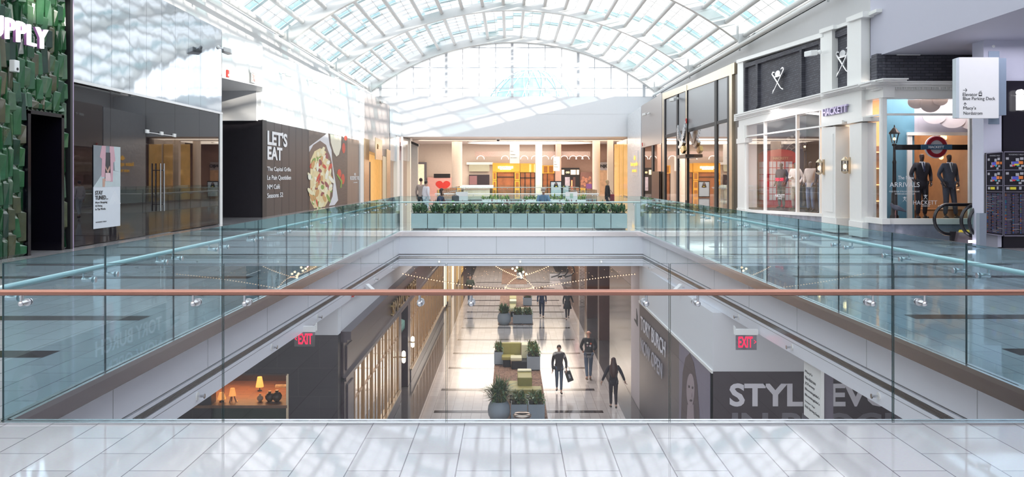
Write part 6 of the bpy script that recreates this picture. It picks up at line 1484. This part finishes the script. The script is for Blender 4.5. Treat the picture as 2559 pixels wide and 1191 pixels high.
bench('olive corner bench of the second seating group', [
    ('seat_cushion', OLIVE, (-.5, .5, -.2, .2, .30, .46)), ('seat_cushion', OLIVE, (-.5, -.15, .2, 1.5, .30, .46)), ('cream_top', CREAMU, (-.5, -.12, 1.5, 2.3, .42, .6)), ('plinth', BLACK, (-.45, .45, -.15, .15, 0, .30)), ('plinth', BLACK, (-.45, -.2, .2, 2.2, 0, .30))], (XF(1297, 46.0), 46.0, LZ+.019))
bench('olive bench behind the corner bench of the second seating group', [('seat_cushion', OLIVE, (-.2, .2, 0, 1.6, .30, .46)), ('cream_top', CREAMU, (-.2, .2, 1.6, 2.2, .46, .52)), ('plinth', BLACK, (-.15, .15, .05, 2.1, 0, .30))], (XF(1282, 49.5), 49.5, LZ+.019))
t = T('litter_bin', 'round steel litter bin with a two slot lid, in front of the square planters', 'bin')
part(t, 'drum', mat('bin_grey_steel', (.30, .31, .36), .35, .6), lambda m: m.lathe([(.22, 0), (.235, .03), (.235, .78), (.245, .80)], (0, 0, 0), 32), smooth=True)
part(t, 'domed_lid', mat('bin_bronze_lid', (.36, .30, .26), .25, .9), lambda m: m.lathe([(.25, .80), (.25, .84), (.20, .88), (.17, .88), (.17, .86)], (0, 0, 0), 32), smooth=True)
part(t, 'lid_bar', MATS['bin_bronze_lid'], lambda m: m.box(-.20, .20, -.03, .03, .86, .90))
part(t, 'blue_liner', mat('bin_liner_blue', (.20, .32, .42), .3), lambda m: m.cyl((0, 0, .80), (0, 0, .86), .17, n=24))
t['_ok'] = 1; t.location = (XF(1305, 23.9), 23.9, LZ+.002)
# fairy lights and globe cluster hanging in the opening beyond the far slab edge
FB = emis('fairy_bulb', (1, .62, .35), 1.1)
t = T('fairy_light_string', 'swagged string of tiny warm bulbs under the far slab edge', 'string lights')
yl_ = 28.3; pts = []
def swag(x0, y0, x1, y1, sag, n):
    for i in range(n+1):
        u = i/n; pts.append(fp(x0+(x1-x0)*u, y0+(y1-y0)*u+sag*4*u*(1-u), yl_))
swag(1007, 682, 1262, 720, 5, 36); swag(1334, 719, 1600, 682, -4, 38)
for i in range(25):
    u = PI*i/24; pts.append(fp(1298+36*math.cos(u), 715+5*math.sin(u), yl_))
swag(1262, 718, 1298, 690, -6, 10); swag(1334, 718, 1298, 690, -6, 10); swag(1240, 664, 1298, 690, 2, 14); swag(1370, 664, 1298, 690, 2, 14)
m = MB(); m.tube(pts[:37], .004, 4); m.tube(pts[37:76], .004, 4); m.tube(pts[76:101], .004, 4); m.obj('wire', BLACK, t)
m = MB()
for p_ in pts: m.ball(p_-Vector((0, 0, .02)), .017, 6)
o = m.obj('bulbs', FB, t); o['kind'] = 'stuff'
m = MB(); rnd = random.Random(8)
for k in range(70):
    x_ = rnd.choice((rnd.uniform(1008, 1130), rnd.uniform(1150, 1250), rnd.uniform(1340, 1450), rnd.uniform(1460, 1598))); p_ = fp(x_, rnd.uniform(666, 700), 29.5); m.ball(p_, .007, 5)
o = m.obj('loose_bulbs', FB, t); o['kind'] = 'stuff'
t = T('globe_pendant_cluster', 'cluster of warm glass globes hanging under the far slab edge', 'lamp')
c0 = fp(1298, 664, 29.2)
for px, py in ((1281, 671), (1288, 676), (1308, 679), (1299, 683), (1315, 684), (1302, 688), (1303, 693), (1292, 668)):
    g_ = fp(px, py, 29.2); part(t, 'cord', BLACK, lambda m: m.cyl(g_, (g_.x, g_.y, -1.08), .004, n=4)); part(t, 'lit_globe', emis('warm_globe', (1, .72, .42), 1.6), lambda m: m.ball(g_, .038, 10), smooth=True)
# slab edge fittings
def nozzle(label, p_, n_):
    s = T('sprinkler', label, 'sprinkler', 'sprinklers along the white slab edge'); p_ = Vector(p_); n_ = Vector(n_)
    part(s, 'rose_plate', WHT, lambda m: m.cyl(p_, p_+n_*.012, .05, n=16)); part(s, 'nozzle', STEEL, lambda m: (m.cyl(p_, p_+n_*.09, .014), m.cyl(p_+n_*.085, p_+n_*.095, .03, n=10)))
for k, y in enumerate((10.4, 13.4, 16.3, 19.4, 22.4, 25.2)):
    nozzle('small round sprinkler on the lower lip of the left slab edge', (xl(y), y, -.965), (1, 0, 0)); nozzle('small round sprinkler on the lower lip of the right slab edge', (xr(y), y, -.965), (-1, 0, 0))
for px in (1098, 1300, 1502): nozzle('small round sprinkler on the far slab edge facing us', (XF(px, YF), YF, -.93), (0, -1, 0))
def cam_box(label, p_, d):
    s = T('security_camera', label, 'camera'); p_ = Vector(p_); d = Vector(d).normalized()
    part(s, 'arm', STEEL, lambda m: m.cyl(p_, p_+Vector((d.x*.12, 0, 0)), .015)); side = Vector((0, 0, 1)).cross(d).normalized(); a = p_+Vector((d.x*.12, 0, 0))-side*.06
    MB().slab([a, a+side*.12, a+side*.12+Vector((0, 0, .10)), a+Vector((0, 0, .10))], d*.24).obj('housing', WHT, s, bevel=.012)
cam_box('white box camera under the left slab edge pointing down the mall', (xl(20.9), 20.9, -1.0), (.7, -.5, -.5)); cam_box('white box camera under the right slab edge pointing down the mall', (xr(20.9), 20.9, -1.0), (-.7, -.5, -.5))
o = part(None, 'alarm_bell', mat('alarm_red', 0), lambda m: m.box(xl(19.5)-.02, xl(19.5)+.05, 19.45, 19.55, -1.03, -.93)); tag(o, 'small red alarm box on the left slab edge under the handrail', 'alarm')
# ================================================================ UPPER FAR SEATING
pr = box_planter('x', 'teal box planters in the row behind the far railing', 21, .505, .50, TEALP, .38, 95, (LEAF, LEAF), 1.3)
pr2 = box_planter('x', 'teal box planters in the row behind the far railing', 33, .505, .50, TEALP, .38, 95, (LEAF, LEAF), 1.3)
lab = ['leftmost', 'second from the left', 'third from the left', 'fourth from the left', 'fifth from the left', 'sixth from the left', 'middle', 'sixth from the right', 'fifth from the right', 'fourth from the right', 'third from the right', 'second from the right', 'rightmost']
for i in range(13):
    px = 1049.5+41.3*i; loc = (XF(px, 27.75), 27.75, .003); s = '%s of the thirteen pale teal planters behind the far railing' % lab[i]
    if i == 0: pr.location = loc; pr['label'] = s
    elif i == 1: pr2.location = loc; pr2['label'] = s
    else: dup(pr if i % 2 == 0 else pr2, loc, PI if i in (2, 3, 6, 7, 10, 11) else 0, s)
t = T('long_bench', 'long olive padded bench behind the planter row', 'bench'); y = 29.4
for a, b in ((1088, 1204), (1206, 1268), (1271, 1403), (1406, 1540)):
    bx(t, 'bolster', OLIVE, XF(a, y), XF(b, y), y-.14, y+.14, .56, .74, bevel=.06)
bx(t, 'seat_cushion', OLIVE, XF(1088, y), XF(1540, y), y+.16, y+.75, .32, .46, bevel=.03); bx(t, 'plinth', BLACK, XF(1095, y), XF(1532, y), y-.1, y+.65, .005, .32)
def hedge(label, x0, x1, y, z0, z1, mts, seed, boxm, boxz):
    t = T('planting_trough', label, 'planter'); r = random.Random(seed)
    bx(t, 'trough', boxm, x0, x1, y-.3, y+.3, .003, boxz)
    m = blade_plant(seed, 10, .1, .1, mts); m = MB(); n = int((x1-x0)*55)
    for i in range(n):
        p_ = blade_plant(seed+i, 2, (z1-z0), .02, mts, 1.2, .035); x = r.uniform(x0, x1); yy = y+r.uniform(-.25, .25); k = len(m.v)
        m.v += [(a+x, b+yy, c+z0) for a, b, c in p_.v]; m.f += [[k+q for q in f] for f in p_.f]; m.m += p_.m
    m.obj('planting', list(mts), t)
hedge('trough of red brown planting behind the long olive bench', XF(1085, 30.5), XF(1505, 30.5), 30.5, .58, .86, (LEAFR, LEAFR, LEAF), 50, GREYP, .58)
hedge('trough of light green planting before the second void, left one', XF(1205, 36), XF(1272, 36), 36, .72, .95, (LEAFL, LEAFL, LEAF), 80, WHT, .72)
hedge('trough of light green planting before the second void, right one', XF(1305, 36), XF(1463, 36), 36, .72, .95, (LEAFL, LEAFL, LEAF), 110, WHT, .72)
def seat_bench(label, px, y):
    t = T('bench', label, 'bench'); x = XF(px, y); bx(t, 'seat_cushion', OLIVE, x-.7, x+.7, y-.25, y+.35, .34, .44, bevel=.03); bx(t, 'plinth', BLACK, x-.6, x+.6, y-.1, y+.3, .003, .34)
seat_bench('olive bench under the woman in navy', 1101, 31.45); seat_bench('olive bench under the man in denim jacket', 1358, 31.45)
t = T('cafe_table', 'white table with a backpack on it, right of the seated woman', 'table'); y = 31.0
bx(t, 'table_top', WHT, XF(1118, y), XF(1166, y), y-.35, y+.35, .66, .70); bx(t, 'pedestal', STEEL, XF(1140, y), XF(1146, y), y-.05, y+.05, .003, .66)
t = T('backpack', 'small dark backpack standing on the white table', 'bag'); o = Vector((XF(1138, y), y, .701))
MB().box(o.x-.13, o.x+.13, o.y-.08, o.y+.08, .701, 1.0).obj('bag_body', cloth('bag_grey', (.08, .08, .09)), t, bevel=.05); part(t, 'top_loop', BLACK, lambda m: m.tube([(o.x-.06, o.y, .98), (o.x-.02, o.y, 1.09), (o.x+.05, o.y, .98)], .01, 5)); bx(t, 'green_pocket', mat('lime_pocket', (.2, .55, .1), .6), o.x-.12, o.x-.04, o.y-.10, o.y-.08, .72, .82)
for px, lab in ((1428, 'white board with a pale print standing behind the man in denim jacket'), (1154, 'plain white board standing right of the backpack')):
    y = 33.0; t = T('board_stand', lab, 'sign'); bx(t, 'board', WHT, XF(px-15, y), XF(px+15, y), y-.02, y+.02, ZF(501, y), ZF(479, y)); bx(t, 'foot', STEEL, XF(px-10, y), XF(px+10, y), y-.12, y+.12, .003, .03); bx(t, 'post', STEEL, XF(px, y)-.02, XF(px, y)+.02, y-.02, y+.02, .03, ZF(501, y))
    if px == 1428: bx(t, 'pale_print', mat('pale_green_print', (.45, .62, .5), .5), XF(px-4, y), XF(px+4, y), y-.024, y-.02, ZF(495, y), ZF(483, y))
# single teal post beside the row, left and right corner posts of the far rail
for px, lab in ((1587, 'pale teal square bin at the right end of the far planter row'),):
    t = T('waste_bin', lab, 'bin'); y = 28.0; bx(t, 'bin_body', TEALP, XF(1588, y), XF(1606, y), y-.2, y+.2, .003, ZF(507, y), bevel=.01); bx(t, 'bin_lid', STEEL, XF(1588, y), XF(1606, y), y-.2, y+.2, ZF(507, y), ZF(505, y))
# ================================================================ FAR CONCOURSE SHOPS
YB = 88.0
def bq(name, mt, x0, y0, x1, y1, par, o=0.0, th=.1): return MB().slab([fp(x0, y0, YB-o), fp(x1, y0, YB-o), fp(x1, y1, YB-o), fp(x0, y1, YB-o)], (0, th, 0)).obj(name, mt, par)
CRW = mat('warm_cream_wall', (.66, .57, .49), .5, var=.05)
S(bx(None, 'wall_far_shops', CRW, -16, 18, YB+.3, YB+.5, 0, 5.0))
TAN = mat('tan_lobby_wall', (.35, .22, .17), .5, var=.1)
S(bx(None, 'wall_far_lobby', TAN, XF(1385, YB), 18, YB+.1, YB+.3, 0, 5.0))
t = T('amber_shop', 'amber yellow panelled shop with white sign letters at the far end', 'shop')
AMB = mat('amber_panel', (.66, .31, .03), .4, var=.15, emit=(1, .5, .06), es=.10); AMD = mat('amber_panel_dark', (.34, .13, .02), .4, var=.15)
bq('fascia_panel', AMB, 1231, 407, 1299, 430, t, .2, .3)
lettering('sign_letters', "L'OCCITANE", fp(1245, 420.5, YB-.22), 'C', XF(1282, YB)-XF(1245, YB), 5.5*YB/F, emis('white_pink_glow', (1, .92, 1), 2.2), t, ext=.04, bold=.03)
lettering('sign_letters', 'EN PROVENCE', fp(1250, 423.5, YB-.22), 'C', XF(1277, YB)-XF(1250, YB), 2.2*YB/F, MATS['white_pink_glow'], t, ext=.03, bold=.01)
for a, b in ((1231, 1241), (1286, 1299)):
    for c, d in ((429, 450), (451, 472), (472, 486)): bq('side_panel', AMB, a, c, b, d, t, .2, .3); bq('panel_inset', AMD, a+2.5, c+3, b-2.5, d-3, t, .22, .03)
bq('interior', mat('amber_shop_interior', (.25, .08, .03), .6, var=.9, scale=2.0, emit=(1, .35, .08), es=.06), 1241, 429, 1286, 486, t, 0, .1)
bq('transom', BLACK, 1241, 441, 1286, 443, t, .1, .1); bq('door_jamb', BLACK, 1241, 429, 1243, 486, t, .1, .1); bq('door_jamb', BLACK, 1284, 429, 1286, 486, t, .1, .1)
bq('fascia_panel', AMB, 1300, 408, 1338, 430, t, .1, .2); 
for a in (1323, 1326, 1335): bq('gilt_strip', mat('pale_gilt', (.95, .8, .4), .4, var=0, emit=(1, .8, .3), es=.6), a, 410, a+1, 430, t, .14, .05)
bq('interior', MATS['amber_shop_interior'], 1301, 432, 1338, 486, t, 0, .1)
for a in (1299, 1311, 1325, 1336): bq('black_mullion', BLACK, a, 431, a+2, 486, t, .1, .1)
bq('black_mullion', BLACK, 1300, 443, 1338, 445, t, .1, .1)
bq('fascia_panel', AMB, 1355, 413, 1385, 433, t, .1, .2); bq('panel_inset', AMD, 1359, 415, 1368, 431, t, .14, .05); bq('panel_inset', AMD, 1372, 415, 1382, 431, t, .14, .05); bq('interior', MATS['amber_shop_interior'], 1356, 434, 1386, 486, t, 0, .1)
for a in (1355, 1367, 1384): bq('black_mullion', BLACK, a, 433, a+1.6, 486, t, .1, .1)
t = T('cream_facade_unit', 'cream wall unit with two dark screens left of the amber shop', 'wall unit')
bq('olive_glass', mat('pale_olive_glass', (.45, .45, .33), .3), 1172, 411, 1223, 428, t, .1, .2); bq('dark_screen', mat('dark_screen', (.04, .03, .035), .2), 1172, 436, 1223, 462, t, .1, .2)
bq('screen_photo', mat('screen_pink', (.25, .13, .14), .4), 1173, 439, 1192, 461, t, .12, .03); bq('cream_frame', WHT, 1166, 405, 1232, 411, t, .15, .3); bq('cream_counter', WHT, 1153, 462, 1233, 470, t, .9, .8); bq('cream_counter_base', CRW, 1158, 470, 1224, 486, t, .6, .5)
t = T('heart_display', 'pink display panel with a red heart under a black screen', 'display')
bq('pink_panel', mat('pink_panel', (.72, .40, .36), .4, var=.1), 1068, 443, 1128, 484, t, .3, .6); bq('black_screen', BLACK, 1084, 434, 1125, 444, t, .35, .1)
RDH = mat('heart_red', (.65, .05, .04), .4, var=.1); m = MB()
hpt = [(16*math.sin(a)**3, -(13*math.cos(a)-5*math.cos(2*a)-2*math.cos(3*a)-math.cos(4*a))) for a in [2*PI*k/36 for k in range(36)]]
fpoly(m, [(1107+x*1.15, 463+y*.95) for x, y in hpt], YB-.32, .02); m.obj('red_heart', RDH, t)
t = T('grey_doorway', 'dark grey framed doorway at the far left end', 'doorway')
bq('door_frame', mat('grey_frame', (.16, .15, .17), .4), 1044, 405, 1066, 486, t, .2, .2); bq('doorway_light', mat('lit_doorway', (.8, .62, .45), .5, var=.3, emit=(1, .75, .5), es=.3), 1044, 410, 1060, 486, t, .22, .05)
for px, y, w, lab, rnd_ in ((1142, 79.5, 26, 'round white column in front of the cream wall unit', 1), (1346.5, 84, 17, 'round cream column between the two amber shop parts', 1), (1395, 85.5, 14, 'tan column left of the black shop front', 0), (1490, 78, 19, 'round cream column right of the berry poster', 1), (1525, 76, 14, 'square cream pier at the right end of the concourse', 0)):
    m = MB(); x = XF(px, y); r = w*y/F/2
    (m.cyl((x, y, .003), (x, y, 4.99), r, n=28) if rnd_ else m.box(x-r, x+r, y-r, y+r, .003, 4.99)); o = m.obj('column', CRW if px != 1395 else TAN, None, smooth=bool(rnd_)); tag(o, lab, 'column')
t = T('black_shop_front', 'black panelled shop front with small lit windows at the far end', 'shop')
bq('black_fascia', BLACK, 1403, 419, 1448, 486, t, .3, .4)
for a, b in ((1404, 1410), (1426, 1439), (1441, 1447)): bq('lit_window', mat('cream_lit_window', (.9, .7, .4), .5, var=.2, emit=(1, .7, .35), es=.9), a, 424, b, 436, t, .33, .03)
lettering('sign_letters', 'OXO', fp(1414, 433, YB-.34), 'C', .38, .2, MATS['cream_lit_window'], t, ext=.02, bold=.03)
bq('display', mat('pale_display', (.55, .5, .58), .4, var=.6, scale=3), 1412, 442, 1424, 476, t, .33, .03); bq('red_neon', emis('red_neon', (1, .12, .05), 2.5), 1427.5, 450, 1430.5, 476, t, .36, .03); bq('dark_door', mat('brown_door', (.12, .06, .05), .4), 1432, 442, 1438, 476, t, .33, .03)
t = T('berry_poster', 'large brown poster of round fruit and flowers at the far end', 'poster')
bq('poster_sheet', mat('poster_brown', (.22, .11, .09), .5, var=.4, scale=1), 1450, 430, 1480, 484, t, .3, .4); rnd = random.Random(4)
m = MB()
for k in range(16): fpoly(m, ell(rnd.uniform(1453, 1477), rnd.uniform(441, 470), rnd.uniform(2, 4), rnd.uniform(2, 4), 10), YB-.31-.001*k, .002)
m.obj('round_print', mat('print_fruit', (.50, .22, .14), .5, var=.5, scale=4), t); bq('violet_print', mat('print_violet', (.22, .09, .28), .5), 1465, 459, 1479, 471, t, .33, .01)
t = T('grey_sign_shop', 'dark shop with grey fascia and black letters at the far right end', 'shop')
bq('grey_fascia', mat('grey_fascia', (.34, .30, .30), .5), 1498, 405, 1520, 425, t, .3, .1); bq('dark_shelves', mat('shelf_glow', (.25, .13, .08), .6, var=.8, scale=3, emit=(1, .6, .3), es=.15), 1498, 425, 1520, 484, t, .3, .4)
lettering('sign_letters', 'NJO', fp(1500, 420, YB-.33), 'C', .85, .38, INK, t, ext=.02, bold=.04)
# curved lit ceiling ring and patterned soffit
t = T('ceiling_ring_light', 'large oval white ceiling light ring over the far concourse', 'light')
cxr, cyr = XF(1325, 82), 82.5
part(t, 'luminous_disc', emis('ring_white', (1, .97, .95), 1.4), lambda m: m.lathe([(1.0, 4.93), (1.0, 4.97)], (cxr, cyr, 0), 48, 5.8, 3.6))
part(t, 'rim', WHT, lambda m: m.tube([(cxr+5.9*math.cos(2*PI*i/48), cyr+3.7*math.sin(2*PI*i/48), 4.93) for i in range(49)], .06, 6))
t = T('patterned_screen', 'beige patterned hanging screen with rings of lights before the far shops', 'screen')
o = bx(t, 'patterned_panel', mat('beige_fretwork', (.30, .22, .19), .6, var=.5, scale=12), XF(1187, 86), XF(1475, 86), 86, 86.05, ZF(391, 86), ZF(378, 86))
m = MB()
for k, px in enumerate((1201, 1262, 1310, 1337, 1362, 1387, 1410, 1432, 1448, 1463)):
    for i in range(12):
        a = PI*i/11; m.ball(fp(px+9*math.cos(a), 397-8*math.sin(a), 85.8), .032, 5)
o = m.obj('light_rings', emis('pale_bulb', (1, .88, .78), 1.6), t); o['kind'] = 'stuff'
for px0, px1, py0, py1, y, lab, lines in ((1274, 1298, 359, 408, 76, 'tall white hanging sign with arrows over the amber shop', ("Macy's", 'Nordstrom', 'Bloomingdale\'s')), (1383, 1399, 391, 427, 79, 'smaller white hanging sign before the tan column', ('Dining', 'Restrooms', 'Parking'))):
    t = T('hanging_sign', lab, 'sign'); bx(t, 'sign_board', WHT, XF(px0, y), XF(px1, y), y, y+.08, ZF(py1, y), ZF(py0, y)); bx(t, 'hanger_rod', STEEL, XF((px0+px1)/2, y)-.02, XF((px0+px1)/2, y)+.02, y+.02, y+.06, ZF(py0, y), 5.0)
    for i, s_ in enumerate(lines): lettering('sign_text', s_, fp(px0+2, py0+(py1-py0)*(.40+.17*i), y-.002), 'C', (px1-px0-6)*(.4+.25*i)*y/F, 2.2*y/F, INK, t, ext=.002)
t = T('poster_stand', 'black framed poster stand showing a dark haired woman', 'sign'); y = 70.5
bx(t, 'black_frame', BLACK, XF(1375, y), XF(1404, y), y, y+.1, .02, ZF(452, y)); bx(t, 'poster_sheet', WHT, XF(1377, y), XF(1402, y), y-.01, y, ZF(490, y), ZF(454.5, y))
m = MB(); fpoly(m, [(1388, 455), (1392, 456), (1394, 462), (1396, 468), (1390, 469), (1383, 468), (1385, 461)], y-.014, .003); m.obj('figure_print', INK, t)
m = MB(); fpoly(m, ell(1389.5, 459, 1.6, 2.4, 10), y-.018, .003); m.obj('face_print', MATS['skin_light'], t)
m = MB(); fpoly(m, ell(1390, 465.5, 2.4, 1.6, 10), y-.018, .003); m.obj('yellow_print', MATS['warning_yellow'], t)
for i, px in enumerate((1080, 1160, 1237, 1312)):
    pass
for i, (px, py, lab) in enumerate(((1061, 349, 'left round amber downlight in the concourse soffit'), (1101, 367, 'round downlight above the heart display'), (1135, 350, 'amber downlight left of the soffit camera'), (1335, 365.5, 'small downlight right of the tall hanging sign'))):
    p_ = P(px, py, ('Z', 4.995)); o = part(None, 'downlight', emis('amber_downlight', (1, .7, .4), 2.5), lambda m: m.cyl((p_.x, p_.y, 4.98), (p_.x, p_.y, 5.0), .22, n=20)); tag(o, lab, 'light')
for px, py, lab in ((1245, 346, 'small dome camera in the concourse soffit'),):
    p_ = P(px, py, ('Z', 5.0)); t = T('dome_camera', lab, 'camera'); part(t, 'collar', WHT, lambda m: m.cyl((p_.x, p_.y, 4.9), (p_.x, p_.y, 5.0), .2, n=16)); part(t, 'dome', BLACK, lambda m: m.ball((p_.x, p_.y, 4.9), .14, 12))
# ================================================================ put every Empty at its thing's base
bpy.context.view_layer.update()
import re
SUBS = [('photo_wood_table', 'photo_(napkin|plate|pasta|bowl|parmesan|tomato|stalk|basil|cream|chicken|aubergine)'), ('poster_sheet', '(photo_|poster_text|check_pattern|round_print|violet_print|figure_print|face_print|yellow_print)'),
        ('portrait_panel', 'portrait_(hair|face|neck|feature)'), ('hoarding_board', 'hoarding_text'), ('hoarding_box', 'hoarding_text'), ('edge_lit_panel', '(exit_letters|arrow_mark)'), ('sign_face', '(sign_text|arrow_and)'),
        ('sign_board', 'sign_text'), ('lantern_frame', 'lit_bulb'), ('lantern_cage', 'lit_bulb'), ('fascia_panel', 'sign_letters'), ('blue_bar', 'sign_letters'), ('grey_fascia', 'sign_letters'), ('black_fascia', '(sign_letters|lit_window)'),
        ('pink_panel', 'red_heart'), ('bag_body', '(bag_print|green_pocket)'), ('plain_plaque', '(gold_letters|gold_emblem)'), ('hanging_sign', 'gold_sign'), ('drum', 'blue_liner'), ('domed_lid', 'lid_bar'), ('board', 'pale_print'), ('fascia_board', 'gold_letters'), ('pigeon', 'x')]
for r in ROOTS:
    ks = kids(r)
    for pn, cp_ in SUBS:
        par = [c for c in ks if re.match(pn+r'(\.\d+)?$', c.name)]
        if not par: continue
        for c in ks:
            if c.parent == r and c != par[0] and re.match(cp_, c.name) and not kids(c): c.parent = par[0]
    bs = [c for c in ks if re.match(r'board(\.\d+)?$', c.name)]
    if len(bs) == 2:
        xs = sorted(bs, key=lambda b: min(v.co.x for v in b.data.vertices)); lim = min(v.co.x for v in xs[1].data.vertices)-.01
        for c in ks:
            if c in bs or c.parent != r: continue
            c.parent = xs[1] if min(v.co.x for v in c.data.vertices) > lim else xs[0]
def settle(r):
    if r.get('_ok'): return
    if r.type == 'EMPTY' and r.location.length < 1e-6:
        pts = []
        for c in kids(r):
            pts += [c.matrix_world @ Vector(q) for q in c.bound_box] if c.type == 'MESH' else []
        if not pts: return
        lo = Vector((min(p.x for p in pts), min(p.y for p in pts), min(p.z for p in pts))); hi = Vector((max(p.x for p in pts), max(p.y for p in pts), 0))
        loc = Vector(((lo.x+hi.x)/2, (lo.y+hi.y)/2, lo.z))
        r.location = loc
        for c in kids(r): c.location = c.location-loc
for r in list(ROOTS): settle(r)
for o in bpy.data.objects:
    if '_ok' in o: del o['_ok']
